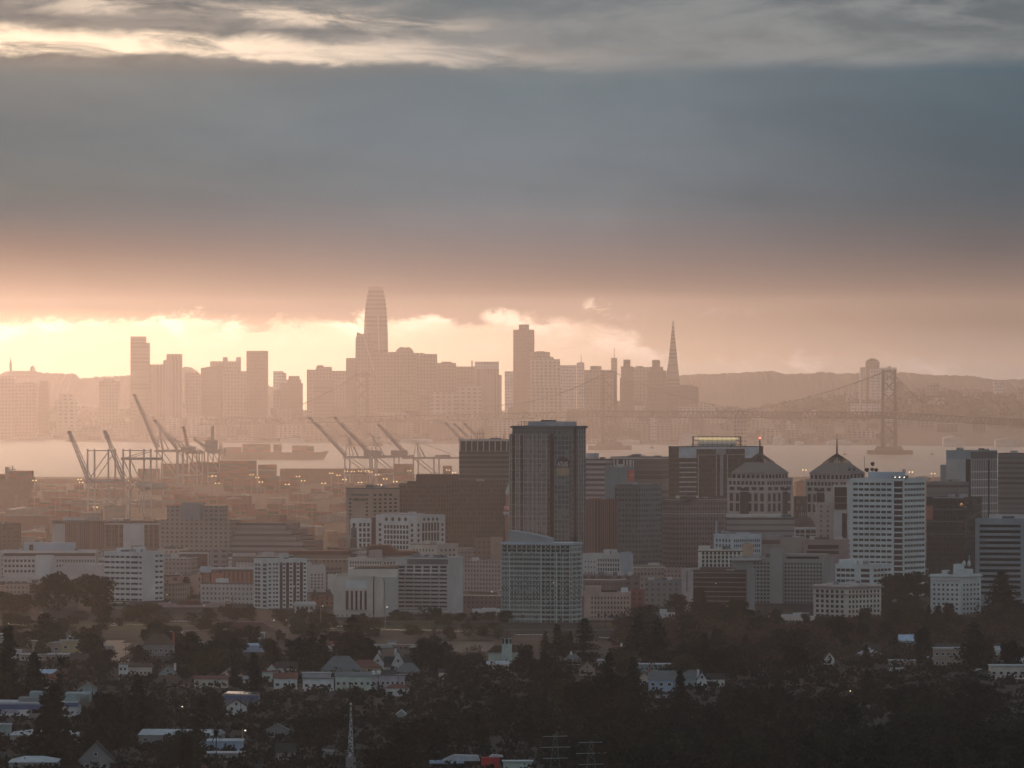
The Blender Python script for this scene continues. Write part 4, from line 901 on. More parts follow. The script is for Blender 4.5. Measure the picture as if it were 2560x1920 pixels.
# rooftop letter sign
B = Bld('water_tank_tower','dark rooftop water tank on stilts above the apartment sign',5450,876,892,892.01,1345,BROWN,depth=5,cat='water tank',shell=False)
MB().bar((-2.3,2.5,B.z(1345)),(-2.3,2.5,B.z(1322)),2.2,2.0,10).build('tank',DGREY,B.root); MB().bar((-2.3,2.5,B.z(1322)),(-2.3,2.5,B.z(1315)),2.2,.1,10).build('tank_cap',DGREY,B.root); MB().box(-5,0,0,5,0,B.z(1346)).build('tower_block',BROWN,B.root)
D = 5260; zb = Z(1390,D); s_ = thing('rooftop_sign','open-frame rooftop letter sign above the cream apartment hotel','sign',(X(896,D),D,zb)); fr = MB()
for px in (874,885,896,907,918): fr.bar((X(px,D)-X(896,D),1,0),(X(px,D)-X(896,D),1,Z(1369,D)-zb),.2)
for py in (1369,1376,1387): fr.bar((X(874,D)-X(896,D),1,Z(py,D)-zb),(X(918,D)-X(896,D),1,Z(py,D)-zb),.2)
fr.build('frame',DSTEEL,s_); LT = mat('sign_letter_grey',(.42,.36,.34))
text_mesh('lettering','APARTMENT',2.6,LT,s_,(0,0,Z(1372.5,D)-zb),width=12,bold=.03); text_mesh('lettering','HOTEL',3.4,LT,s_,(1,0,Z(1381.5,D)-zb),width=10,bold=.03)
# the theatre
B = Bld('white_theatre','windowless white temple-like theatre with a columned recess',4800,834,932,932.01,1444,CREAM,depth=60)
B.panel('attic_panel','L',865,917,1451,1471,mat('pale_blue_panel',(.50,.56,.58),sc=.05),.15); B.panel('recess','L',864,917,1477,1524.5,mat('recess_dark',(.09,.055,.05)),.2)
for k in range(4): px = 874.5+k*11.2; MB().bar((B.fx(px),-.9,B.z(1524)),(B.fx(px),-.9,B.z(1477.5)),.85,.75,10).build('column',CREAM,B.root)
B.panel('ledge','L',832,932,1525,1527,CREAM,.5); 
for px in (844,855,866,878,900,911,923): B.panel('slot_window','L',px,px+2.2,1536,1541,GLASS,.2)
B.panel('door','L',909,914,1556,1565,GLASS,.2).panel('door','L',842,844,1557,1563,GLASS,.2)
MB().box(.5,(959-932)*K*4800,8,50,0,B.z(1452)).build('side_wing',CREAM,B.root); MB().box(7.2,(991-932)*K*4800,14,55,0,B.z(1444)).build('side_wing',PALE,B.root); MB().box(1,6.6,2,8,0,B.z(1446)).build('pilaster',CREAM,B.root)
MB().box(B.fx(867),(992-932)*K*4800,18,58,B.H,B.z(1424)).build('fly_tower',CREAM,B.root); MB().slabx([(B.fx(880),B.z(1424)),((992-932)*K*4800,B.z(1424)),((992-932)*K*4800,B.z(1419)),(B.fx(895),B.z(1421))],18,58).build('roof',mat('brown_roof',(.09,.06,.05)),B.root)
# lakeside balconied apartments
B = Bld('lakeside_apartments','pale balconied apartment block with a blank end wall beside the theatre',4850,991,1121,1157,1398,PALE,th=14)
B.panel('penthouse_glazing','L',1018,1120,1398,1411,mat('penthouse_dark',(.12,.12,.125)),.4); B.top('roof_pavilion',1018,1118,1394,DGREY,.1,.7)
B.win('L',993,1119,6,1418,9,2,.74,.62,'w',GLASS); B.panel('ledge','L',991,1121,1431,1434,WHITE,1.2)
for r_ in range(9):
    for c in range(6):
        a = 993+c*21.2; B.panel('balcony','L',a,a+19,1439.5+r_*9.9,1444.5+r_*9.9,PALE,1.4)
for c in range(7): B.panel('fin','L',991.5+c*21.2,992.8+c*21.2,1434,1526,PALE,1.5)
B.panel('window_wall','L',993,1120,1434,1525,GLASSB,.15); B.panel('ledge','L',986,1121,1526,1530,WHITE,2); B.clutter(6,11)
B = Bld('pink_office','pinkish office block with close small windows, next to the teal glass tower',5300,1158,1253,1257,1404,FM('pink_office_wall',(.33,.265,.245),(.14,.10,.095),2.5,3.1,.45,.55),th=30); B.cornice(1405,.8,.6)
Bld('brown_loft','brown loft building left at the foot of the tallest dark tower',5600,1185,1230,1257,1348,FM('loft_wall',(.19,.125,.105),(.14,.09,.08),4,4,.4,.4),th=30).root['label'] = 'brown loft building at the foot of the banner-hung tower'
Bld('tan_loft','tan loft strip with a flat pale roof edge by the brown loft',5580,1227,1257,1257.01,1346,mat('tan_loft',(.30,.22,.18)),depth=15)
B = Bld('white_house_block','low white house block with a boxy centre, by the lakeshore lights',4830,1181,1250,1250.01,1527,WHITE,depth=14); B.win('L',1184,1248,8,1537,10,2,.4,.4); B.top('roof_box',1205,1240,1521,WHITE); B.done()
# old clock tower behind the tall grid tower
D = 5900; x0 = X(1283,D); zb = gz(D); T_ = thing('copper_roofed_tower','slender old tower with a green pointed roof, half hidden by the tall grid tower','tower',(x0,D,zb)); TB = mat('tower_brick',(.26,.15,.11),sc=.2); CO = mat('weathered_copper',(.36,.38,.34),sc=.1)
w = 20*K*D; pz = lambda py: Z(py,D)-zb
MB().box(-w,w,0,2*w,0,pz(1280)).build('lower_shaft',TB,T_); MB().prism([(-w*1.25,-w*.25),(w*1.25,-w*.25),(w*1.25,w*2.25),(-w*1.25,w*2.25)],pz(1285),pz(1279),1.0).build('balcony',PALE,T_)
for k in range(6): MB().bar((-w*1.2+k*w*.48,-w*.2,pz(1279)),(-w+k*w*.4,0,pz(1290)),.5).build('bracket',PALE,T_)
MB().box(-w*1.2,w*1.2,-w*.2,w*2.2,pz(1279),pz(1264)).build('sign_box',mat('sign_backing',(.20,.11,.11)),T_)
SGN = emis('pink_sign_letters',(.75,.30,.30),.32); text_mesh('sign_lettering','TRIBUNE',4,SGN,T_,(0,-w*.2-.3,pz(1271)),width=w*2.3,bold=.1)
MB().box(-w*.95,w*.95,w*.05,w*1.95,pz(1264),pz(1236)).build('upper_shaft',TB,T_); MB().box(-w,w,0,2*w,pz(1236),pz(1230)).build('cornice',CO,T_)
for k in range(2): o = MB().bar((0,-.3,-3.5),(0,-.3,3.5),1.1,1.1,6).build('arched_window',GLASS,T_); o.location = (-w*.35+k*w*.9,w*.05,pz(1251))
MB().prism([(-w,0),(w,0),(w,2*w),(-w,2*w)],pz(1230),pz(1212),.62,0,w).build('mansard',CO,T_); MB().prism([(-w*.6,w*.4),(w*.6,w*.4),(w*.6,w*1.6),(-w*.6,w*1.6)],pz(1212),pz(1186),.02,0,w).build('spire',CO,T_)
# tallest grid tower
AG = FM('grid_tower_glass',(.20,.18,.17),(.12,.10,.10),1.6,3.5,.6,.72); MU = mat('mullion_pale',(.36,.33,.32))
B = Bld('residential_tower','tallest dark residential tower with a grid of pale mullions and a hanging banner',5400,1281,1434,1465,1068,FM('dark_glazed',(.14,.14,.145),(.085,.095,.10),2.2,3.5,.6,.62),th=28,cat='skyscraper')
B.z0 = 0
MB().box(B.fx(1281),B.fx(1375),-5,12,0,B.z(1085)).build('projecting_wing',AG,B.root)
for px in (1281,1287,1296.5,1306.5,1317,1328,1339,1350,1361,1373.5): MB().box(B.fx(px),B.fx(px+1.3),-5.35,-5,B.z(1400),B.z(1085)).build('mullion',MU,B.root)
for k in range(10): MB().box(B.fx(1281),B.fx(1375),-5.3,-5,B.z(1118.5+k*29),B.z(1117.5+k*29)).build('transom',MU,B.root)
for a, c in ((1288.5,1295.5),(1310,1316)): MB().box(B.fx(a),B.fx(c),-5.2,-5,B.z(1400),B.z(1088)).build('dark_strip',mat('dark_red_strip',(.075,.035,.032)),B.root)
B.panel('dark_strip','L',1376,1385,1086,1400,mat('dark_red_strip',(.075,.035,.032)),.2)
B.panel('glass_bay','L',1387,1425,1088,1400,FM('bay_glass',(.16,.17,.17),(.09,.11,.115),3,3.6,.7,.72),.8)
B.panel('dark_strip','R',1435,1440,1068,1400,mat('dark_red_strip',(.075,.035,.032)),.2)
for px in (1446,1452,1458): B.panel('mullion','R',px,px+.8,1070,1400,MU,.3)
B.panel('sign_board','L',1393,1424,1150,1168,DARK,1.0); MB().slabx([(B.fx(1393),B.z(1150)),(B.fx(1424),B.z(1150)),(B.fx(1408),B.z(1140))],-.9,0).build('sign_crest',DARK,B.root)
text_mesh('sign_lettering','ATLAS',5,mat('sign_letter_pale',(.6,.58,.55)),B.root,((B.fx(1396)+B.fx(1422))/2,-1.3,B.z(1161)),width=abs(B.fx(1422)-B.fx(1396)),bold=.05)
B.panel('banner','L',1393,1424,1169.5,1189,mat('tan_banner',(.30,.23,.16)),1.0)
B.cornice(1066,1.4,1.2,DGREY); B.top('penthouse',1320,1442,1054,mat('penthouse_panel',(.30,.31,.34)),.15,.85).top('plant_room',1352,1391,1050.5,DARK,.3,.6)
b = MB()
for px in (1294,1301,1308,1314): b.bar((B.fx(px),2,B.H),(B.fx(px),2,B.z(1055)),.2)
b.bar((B.fx(1294),2,B.z(1055)),(B.fx(1314),2,B.z(1055)),.2); b.build('roof_rail',DSTEEL,B.root)
# teal glass tower in front
TG = FM('teal_residential',(.26,.305,.305),(.12,.13,.13),2.1,3.05,.62,.62)
B = Bld('teal_glass_tower','teal and grey glass apartment tower with a sloping roof screen, before the tallest dark tower',4700,1253,1427,1456,1364,TG,th=20,cat='skyscraper')
B.win('L',1274,1352,7,1389,11,16,.86,.42,'r',GLASSG); B.win('L',1353,1387,3,1389,11,16,.7,.45,'r',GLASS); B.win('L',1392,1424,3,1389,11,16,.75,.45,'r',GLASSB); B.win('R',1430,1454,2,1389,11,16,.4,.35,'r',GLASS)
B.win('L',1255,1272,2,1389,11,16,.62,.55,'r',GLASSG); B.win('L',1256,1425,14,1364+4,9.5,2,.7,.62,'r',GLASS)
B.cornice(1357,1.4,.5,BLUEG,'roof_slab'); MB().slabx([(B.fx(1268),B.z(1357)),(B.fx(1366),B.z(1357)),(B.fx(1366),B.z(1346)),(B.fx(1345),B.z(1341)),(B.fx(1300),B.z(1332)),(B.fx(1268),B.z(1327))],2,14).build('roof_screen',mat('roof_screen_grey',(.24,.25,.265),sc=.05),B.root)
for px in (1273,1352,1391,1407): B.panel('pilaster','L',px,px+1.4,1382,1570,mat('teal_panel',(.38,.44,.44)),.5)
MB().box(B.fx(1268),B.fx(1427),-8,0,0,B.z(1562)).build('podium',BLUEG,B.root)
# right of the tallest tower
B = Bld('striped_office','office with bold dark and pale stripes tucked behind the tallest dark tower',5900,1440,1515,1532,1150,FM('striped_office_wall',(.34,.30,.30),(.10,.055,.055),400,4.1,1.1,.5),th=20); B.top('penthouse',1466,1498,1133,PALE).top('cooling_plant',1500,1514,1143,DGREY,.2,.4)
B = Bld('pier_topped_office','dark office with pale piers under its roof slab and thin pale lines',6100,1528,1650,1684,1145,FM('lined_dark_office',(.17,.14,.13),(.10,.08,.075),400,4.0,1.1,.85),th=25)
B.panel('top_band','L',1533,1588,1150,1172,DARK,.2)
for a, c in ((1535,1538),(1543,1546.5),(1559,1562.5),(1567,1571),(1574,1580),(1583,1586)): B.panel('pier','L',a,c,1150,1172,PALE,.6)
B.cornice(1144,1.3,.8,PALE)
B = Bld('blue_grey_block','blank blue-grey block carrying a tall red sign',5600,1512,1545,1588,1171,mat('blue_grey_wall',(.20,.22,.235),sc=.05),th=42)
B.panel('red_sign','R',1570,1584,1176,1203,mat('red_sign',(.55,.10,.07)),.6); B.panel('sign_mark','R',1572,1582,1186,1190,mat('sign_white',(.6,.3,.25)),.7); B.panel('slit','L',1538,1545,1216,1280,DARK,.2)
B = Bld('teal_slab','wide dim teal slab below the red sign block',5450,1540,1600,1656,1215,FM('teal_slab_wall',(.145,.16,.165),(.095,.10,.105),3,3.8,.6,.5),th=36)
B = Bld('terracotta_block','terracotta ribbed block between the tallest dark tower and the teal slab',5350,1462,1500,1545,1252,FM('terracotta_ribs',(.20,.105,.085),(.09,.055,.05),2.6,99,.5,1.1),th=36); B.top('attic',1470,1520,1246,BRICK)
B = Bld('caged_roof_tower','dark office tower with a glowing drum caged on its roof',5900,1673,1697,1911,1119,FM('dark_panel_office',(.10,.075,.07),(.075,.052,.05),2.4,3.9,.6,.6),th=68)
for k in range(8): B.panel('stripe','R',1698,1741,1155.5+k*12,1158.5+k*12,PALE,.5)
B.panel('white_crown','R',1697,1741,1118,1145,mat('crown_white',(.42,.43,.46)),.4).panel('white_crown','R',1864,1901,1118,1146,mat('crown_white',(.42,.43,.46)),.4).panel('crown_band','R',1741,1864,1118,1123,mat('crown_white',(.42,.43,.46)),.4)
B.panel('pier','R',1791,1816,1123,1137,GREY,.4).panel('pier','R',1801,1809,1137,1240,GREY,.5)
for px in (1745,1791,1819): B.panel('thin_pier','R',px,px+1.3,1138,1240,PALE,.4)
for a, c in ((1745,1791),(1819,1864)): B.panel('thin_line','R',a,c,1137,1138.2,PALE,.4)
cy = B.ry(1792); cxr = -B.LL*.5
def onroof(px, D_=None): return ((px-1792)*K*B.D)
cg = thing('cooling_tower','glowing drum behind a steel lattice cage on the dark office roof','roof structure',(X(1792,5930),5930,B.zb+B.H)); zt = Z(1091,5930)-cg.location.z
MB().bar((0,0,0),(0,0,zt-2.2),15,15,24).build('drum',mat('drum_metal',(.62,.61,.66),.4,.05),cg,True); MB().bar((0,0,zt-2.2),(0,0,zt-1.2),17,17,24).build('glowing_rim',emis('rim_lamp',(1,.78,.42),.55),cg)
b = MB(); hw = 19
for yy in (-17,17):
    for k in range(0,21,2): b.bar((-hw+k*hw/10,yy,0),(-hw+k*hw/10,yy,zt),.12)
    for zz in (zt*.25,zt*.6,zt): b.bar((-hw,yy,zz),(hw,yy,zz),.17)
for xx in (-hw,hw):
    for k in range(9): b.bar((xx,-17+k*4.25,0),(xx,-17+k*4.25,zt),.17)
    for zz in (zt*.6,zt): b.bar((xx,-17,zz),(xx,17,zz),.17)
b.build('cage',DSTEEL,cg)
# brown masonry block
B = Bld('brown_masonry_block','broad brown masonry office with a raised centre and pale cornice line',5500,1655,1692,1818,1249,FM('brown_masonry',(.205,.155,.145),(.085,.06,.058),2.3,3.7,.45,.5),th=66)
B.cornice(1249,.5,.6,mat('cornice_pink',(.42,.34,.32))); B.top('raised_centre',1694,1748,1241,BROWN,.0,.5)
B.panel('string_course','R',1692,1818,1284,1286,PALE,.3).panel('string_course','L',1655,1692,1284,1286,PALE,.3)
# twin pyramid towers
FW = mat('twin_tower_stone',(.36,.315,.30),sc=.05); PY = facade('pyramid_ribs',(.30,.28,.27),(.20,.185,.18),2.6,99,.3,1.1,roof=(.30,.28,.27))
def pyramid(label, D, xl, xc, xr, ytop, ue0, ue1, yeav, apx, yap, ymast):
    B = Bld('pyramid_tower',label,D,xl,xc,xr,ytop,FW,th=38,cat='skyscraper')
    B.win('L',xl+3,xc-2,9,ytop+9,12,1,.62,.75,'w',GLASSB); B.win('R',xc+2,xr-3,9,ytop+9,12,1,.62,.75,'w',GLASSB)
    B.win('L',xl+3,xc-2,5,ytop+23,10,1,.6,.8,'w',GLASSB); B.win('L',xl+3,xc-2,6,ytop+45,25,2,.55,.8,'w',GLASSB); B.win('R',xc+2,xr-3,4,ytop+23,10,1,.6,.8,'w',GLASSB); B.win('R',xc+2,xr-3,5,ytop+45,25,2,.5,.8,'w',GLASSB)
    B.panel('glass_corner','L',xl+(xc-xl)*.34,xl+(xc-xl)*.56,ytop+22,ytop+88,GLASS,.3).panel('glass_corner','R',xc+(xr-xc)*.62,xc+(xr-xc)*.8,ytop+22,ytop+88,GLASS,.3)
    for k in (15,29): B.panel('string_course','L',xl,xc,ytop+k,ytop+k+2,PALE,.4).panel('string_course','R',xc,xr,ytop+k,ytop+k+2,PALE,.4)
    mx, my = -B.LL/2, B.LR/2; zt = B.z(yeav); sx = B.LL/2*.86; sy = B.LR/2*.86
    MB().box(mx-sx,mx+sx,my-sy,my+sy,B.H,zt).build('upper_tier',FW,B.root)
    for k in range(7):
        x_ = mx-sx+(k+.5)*2*sx/7; MB().box(x_-sx*.09,x_+sx*.09,my-sy-.12,my-sy+.05,B.H+.8,zt-.9).build('tier_window',GLASS,B.root)
        y_ = my-sy+(k+.5)*2*sy/7; MB().box(mx+sx-.05,mx+sx+.12,y_-sy*.09,y_+sy*.09,B.H+.8,zt-.9).build('tier_window',GLASS,B.root)
    za = B.z(yap); zc = zt + (za-zt)*.52; q = .48; pts = [(mx-sx-1,my-sy-1),(mx+sx+1,my-sy-1),(mx+sx+1,my+sy+1),(mx-sx-1,my+sy+1)]
    MB().prism(pts, zt, zc, q, mx, my).build('pyramid_roof',PY,B.root)
    b = MB(); ap = (mx,my,za); cs = [(mx+(x-mx)*q, my+(y-my)*q) for x,y in pts]
    for k in range(4):
        p, r2 = cs[k], cs[(k+1)%4]
        for j in range(5): t_ = j/5; b.bar((p[0]+(r2[0]-p[0])*t_, p[1]+(r2[1]-p[1])*t_, zc), ap, .42 if j else .6, .3)
        for f_ in (.33,.66): b.bar((p[0]+(mx-p[0])*f_,p[1]+(my-p[1])*f_,zc+(za-zc)*f_),(r2[0]+(mx-r2[0])*f_,r2[1]+(my-r2[1])*f_,zc+(za-zc)*f_),.22)
    b.build('lattice_peak',DSTEEL,B.root); MB().bar((mx,my,za-1),(mx,my,B.z(ymast)),.75,.45).build('mast',mat('mast_dark_red',(.10,.05,.045)),B.root)
    B.done(); return B, mx, my
B, mx, my = pyramid('pyramid-roofed tower with a red light on its mast, next to the caged-roof tower',5700,1820,1915,1985,1199,1834,1976,1184,1907,1132,1097)
MB().ball((mx,my,B.z(1096)),.8,.8,6,4).build('beacon',emis('red_beacon',(1,.12,.08),6),B.root)
pyramid('pyramid-roofed tower partly hidden by the white ribbon-window skyscraper',5800,2016,2098,2176,1201,2031,2157,1185,2099,1134,1098)
B = Bld('bridge_hall','low glazed hall linking the two pyramid-roofed towers',5750,1986,2018,2018.01,1244,FM('link_hall',(.15,.10,.09),(.30,.22,.16),1.6,5,.4,.6),depth=20)
B = Bld('low_grey_office','low wide grey office with a pale plant screen below the first pyramid roof',5400,1817,1986,1987,1296,FM('grey_layers',(.22,.205,.20),(.115,.10,.10),400,4.4,1.1,.35),depth=40); B.top('plant_screen',1817,1955,1287,mat('screen_pale',(.36,.35,.34)),.2,.7).top('plant_screen',1957,1980,1286,GLASSG,.2,.6)
B = Bld('domed_hall','dark low-domed hall beside the pale masonry tower',5480,1988,2040,2040.01,1322,BROWN,depth=40,shell=False); o=MB(); o.ball((B.fx(2012),20,B.z(1330)),30*K*5480,14*K*5480*3,14,5,0.0); o.build('dome',mat('brown_dome',(.12,.09,.085)),B.root,True); MB().box(B.fx(1986),B.fx(2040),0,40,0,B.z(1318)).build('hall',BROWN,B.root)
B = Bld('mullioned_block','small block with large white-mullioned windows under the dark dome',5400,1986,2040,2040.01,1322,PALE,depth=16); B.win('L',1988,2012,2,1329,12,2,.88,.8,'w',GLASSB); B.win('L',2014,2040,2,1329,12,2,.9,.8,'w',GLASSB)
B = Bld('pale_masonry_tower','pale old masonry tower with a set-back cupola beside the second pyramid roof',5450,2040,2084,2084.01,1260,FM('pale_masonry',(.33,.29,.275),(.16,.12,.115),5,3.6,.3,.45),depth=14); B.top('cupola',2063,2083,1231,FW,.2,.8); B.cornice(1262,.9,.7)
B = Bld('glass_panel_block','dark glass and pale panel block beside the white ribbon-window skyscraper',5550,2085,2123,2123.5,1216,PALE,depth=20); B.panel('glass_panel','L',2086,2122,1218,1275,GLASSB,.4).panel('glass_panel','L',2105,2122,1283,1345,GLASSB,.4)
for k in range(3): B.panel('transom','L',2086,2122,1241+k*16,1242+k*16,PALE,.6)
# white ribbon-window skyscraper
WB = mat('white_tower_panel',(.46,.52,.53),sc=.05)
B = Bld('ribbon_window_skyscraper','big white skyscraper with seventeen rows of ribbon windows and a dark central slot',5200,2131,2257,2319,1200,WB,th=30,cat='skyscraper')
B.win('L',2135,2231,7,1210.5,14.05,17,.80,.42); B.panel('slot','L',2236,2256.5,1203,1445,mat('slot_brown',(.065,.035,.035)),.15)
for r_ in range(17): B.panel('slot_spandrel','L',2236,2256.5,1217+r_*14.05,1221+r_*14.05,WB,.3)
B.win('R',2261,2317,7,1210.5,14.05,17,.78,.42); B.panel('corner_fin','L',2232,2235.5,1200,1445,WB,.7).panel('corner_fin','L',2129.5,2132.5,1200,1445,WB,.7)
for r_ in range(17): MB().box(-B.LL-1.8,-B.LL,0,5,B.z(1221+r_*14.05),B.z(1216+r_*14.05)).build('balcony',WB,B.root)
B.top('penthouse',2174,2269,1181,BLUEG,.15,.7); B.top('plant_recess',2230,2267,1190,mat('recess_grey',(.14,.15,.16)),.1,.15)
b = MB()
for px in (2240,2245): b.bar(((px-2257)*K*5200,10,B.z(1181)),((px-2257)*K*5200,10,B.z(1173.5)),.35,.5)
b.build('flue',DSTEEL,B.root)
for px in (2236,2247,2258): MB().ball(((px-2257)*K*5200/math.cos(B.th),B.LR*.1-2,B.z(1193)),.5,.35,6,4).build('roof_lamp',emis('white_roof_lamp',(1,.9,.75),3),B.root)
B.done()
D = 5420; x0 = X(2178,D); zb = Z(1205,D); S_ = thing('antenna_dishes','cluster of dark antenna dishes on a roof scaffold behind the white skyscraper','antenna',(x0,D,zb)); b = MB()
for px in (2128,2140,2152,2160): b.bar((X(px,D)-x0,0,0),(X(px,D)-x0,0,Z(1184,D)-zb),.25)
b.bar((X(2128,D)-x0,0,Z(1186,D)-zb),(X(2162,D)-x0,0,Z(1186,D)-zb),.3); b.bar((X(2161,D)-x0,0,0),(X(2161,D)-x0,0,Z(1140,D)-zb),.2); b.build('scaffold',DSTEEL,S_)
for px, py, r_ in ((2167,1175,6),(2180,1174,5),(2190,1175,5),(2181,1160,5.5)): o = MB().bar((0,0,0),(.6,-1.2,.5),r_*K*D,r_*K*D*.7,12).build('dish',DARK,S_); o.location = (X(px,D)-x0,0,Z(py,D)-zb)
for px, py in ((2123,1173),(2135,1173)): o = MB().bar((0,0,0),(.5,-1,.3),4.6*K*D,3*K*D,12).build('dish',DGREY,S_); o.location = (X(px,D)-x0,-2,Z(py,D)-zb)
MB().box(X(2120,D)-x0,X(2200,D)-x0,2,18,-60,0).build('support_block',PALE,S_)
# mid-right
B = Bld('pale_blue_hotel','pale blue old hotel with dark small windows below the low grey office',5300,1786,1830,1905,1339,mat('pale_blue_stucco',(.40,.44,.48),sc=.1),th=58)
B.win('L',1790,1828,5,1352,13,4,.4,.55); B.win('R',1834,1902,14,1352,13,4,.48,.55); B.top('roof_storey',1832,1880,1332,BLUEG); B.top('chimney_pipe',1790,1796,1304,BLUEG,.1,.2); B.done()
Bld('peach_box','small peach-coloured box standing before the pale blue hotel',5220,1856,1870,1884,1362,mat('peach_stucco',(.42,.29,.22)),th=45).top('cap',1862,1874,1358,BROWN)
B = Bld('cream_grid_block','cream block with a bold grid of square dark openings',5150,1746,1856,1856.01,1377,mat('cream_frame',(.50,.47,.43)),depth=18); B.win('L',1753,1852,10,1383,10,4,.6,.74,'w',GLASSB); B.top('pylon',1747,1776,1365,CREAM,.1,.5); B.cornice(1377,.7,.4,BROWN); B.done()
B = Bld('mauve_banded_office','mauve office with two dark window bands',5300,2010,2125,2125.5,1352,mat('mauve_panel',(.25,.19,.20)),depth=26); B.panel('window_band','L',2020,2097,1362,1372,GLASSB,.3).panel('window_band','L',2016,2097,1377,1385,GLASSB,.3); B.top('roof_box',2050,2075,1344,BROWN)
B = Bld('old_rooftop_block','grey cornice-topped block behind the big blank grey complex',5330,1905,2010,2010.01,1346,mat('old_grey_stone',(.26,.235,.225)),depth=26); B.panel('sign_band','L',1905,1950,1350,1360,BROWN,.3); B.clutter(4,15)
GC = mat('complex_grey',(.225,.225,.225),sc=.04)
B = Bld('grey_complex','big grey complex with a blank central stair tower and ranks of windows',5050,1830,2059,2090,1398,GC,th=14)
B.panel('stair_tower','L',1929,1959,1372,1540,GC,3); B.panel('top_glazing','L',1967,2048,1391.5,1397,GLASS,.3) 
B.win('L',1884,1926,5,1410,9.6,14,.6,.5,'r'); B.win('L',1961,2056,12,1410,9.6,13,.6,.5,'r',GLASSB); B.panel('canopy','L',1830,1905,1397,1402,PALE,3); B.top('wing_roof',1960,2075,1386,GC,.1,.6); B.clutter(5,9)
B = Bld('brown_banded_office','dark brown office with thin pale floor lines and a pale end wall',4900,1734,1865,1888,1430,mat('brown_band_glass',(.095,.065,.062),.35),th=16)
for r_ in range(12): B.panel('floor_line','L',1734,1865,1432+r_*11.8,1433+r_*11.8,mat('floor_line_pink',(.36,.30,.29)),.7)
B.win('L',1735,1864,22,1438,11.8,11,.7,.5,'r',GLASSB); B.panel('corner_tower','R',1867,1888,1422,1572,GREY,.6).top('penthouse',1751,1842,1420,BROWN,.3,.8)
MB().box(B.fx(1705),B.fx(1734)-.2,0,18,0,B.z(1423)).build('end_wall',mat('end_wall_pink',(.36,.31,.305)),B.root); B.panel('slit','L',1717.5,1719.5,1428,1480,BROWN,.3)
B = Bld('white_office','white mid-rise office with a blank roof box below the big white skyscraper',5000,2090,2180,2235,1414,WB,th=30); B.win('L',2093,2138,4,1426,13.6,5,.82,.5); B.win('L',2152,2175,1,1426,13.6,5,.9,.55,'w',GLASSB); B.win('R',2184,2232,5,1426,13.6,5,.78,.48); B.top('roof_box',2100,2162,1400,WB,.1,.6); B.done()
B = Bld('ornate_hotel','ornate cream corner hotel with double cornice lines',4800,2037,2117,2207,1466,CREAM,th=48)
B.cornice(1467,.9,1.4,mat('cornice_brown',(.27,.21,.20))).cornice(1486,.5,.9,mat('cornice_brown',(.27,.21,.20)),'string_course')
B.win('L',2041,2112,6,1480,12.3,7,.5,.58); B.win('R',2120,2204,9,1480,12.3,6,.45,.55); B.clutter(6,5); B.top('roof_garden',2070,2165,1460,PALE,.3,.5); B.done()
B = Bld('low_cream_block','low cream building with small windows among the autumn trees',4740,1923,2040,2040.01,1545,CREAM,depth=16); B.win('L',1926,1955,6,1553,14,1,.5,.5); B.win('L',1972,2036,8,1553,14,1,.4,.45); B.top('roof_box',1952,1982,1538,PALE)
DW = mat('deco_white',(.44,.46,.46),sc=.05)
B = Bld('deco_hotel','white art-deco tower with a stepped crown behind the conifers',4850,2329,2402,2457,1440,DW,th=36)
B.win('L',2333,2398,6,1463,11.9,10,.42,.42); B.win('R',2406,2454,5,1463,11.9,10,.4,.42,'w',GLASS); B.panel('frieze','L',2330,2402,1448,1454,PALE,.4).cornice(1440,.8,.9)
B.top('crown_base',2385,2437,1424,DW,.2,.8).top('crown',2386,2414,1411,DW,.3,.6,B.z(1424)).top('side_block',2358,2380,1427,DW,.2,.6)
b = MB()
for px in (2388,2403): b.ball(((px-2402)*K*4850,B.LR*.4,B.z(1410)),1.2,2.2,8,4)
b.bar(((2403-2402)*K*4850,B.LR*.4,B.z(1410)),((2403-2402)*K*4850,B.LR*.4,B.z(1388)),.2); b.build('finial',DW,B.root)
for k in range(9): B.panel('merlon','L',2330+k*8.1,2333+k*8.1,1436,1440,DW,.4)
B.done()
B = Bld('dark_striped_office','dark-windowed striped office cut by the frame edge',5000,2442,2630,2640,1300,mat('striped_grey_blue',(.22,.245,.27),sc=.05),th=14)
for r_ in range(13): B.panel('window_band','L',2452,2553,1312+r_*14.0,1319+r_*14.0,mat('black_glass',(.018,.02,.024),.3),.3)
for px in (2441.5,2446,2555): B.panel('pier','L',px,px+2,1300,1490,mat('striped_grey_blue',(.22,.245,.27)),.6)
B.top('roof_screen',2475,2600,1287,PALE,.1,.6).top('louvre',2508,2538,1291,DGREY,.02,.1)
B = Bld('slab_and_grid_tower','grey tower, half blank pale wall and half ribbed window grid',5700,2369,2427,2497,1129,mat('slab_blue_grey',(.25,.28,.30),sc=.05),th=48)
B.panel('blank_wall','L',2370,2415,1148,1240,PALE,.3).panel('slit','L',2416,2427,1148,1320,DARK,.3).panel('crown_band','R',2427,2497,1129,1147,DGREY,.3)
RG = FM('ribbed_grid',(.28,.275,.28),(.09,.085,.085),1.9,99,.45,1.1); B.panel('grid_wall','R',2427.5,2497,1150,1320,RG,.2)
for r_ in range(8): B.panel('spandrel','R',2427,2497,1178+r_*19.8,1181+r_*19.8,PALE,.4)
B.panel('slit','R',2472,2476,1150,1320,DARK,.5)
MB().box(B.fx(2351),B.fx(2369)-.2,2,20,0,B.z(1163)).build('side_block',GREY,B.root); b = MB()
for px in (2357,2363): b.bar((B.fx(px),8,B.z(1163)),(B.fx(px),8,B.z(1144)),.6)
b.build('flue',DSTEEL,B.root); b = MB()
for px in (2432,2441): b.bar(((px-2427)*K*5700,15,B.H),((px-2427)*K*5700,15,B.z(1121)),.25)
b.build('antenna',DSTEEL,B.root)
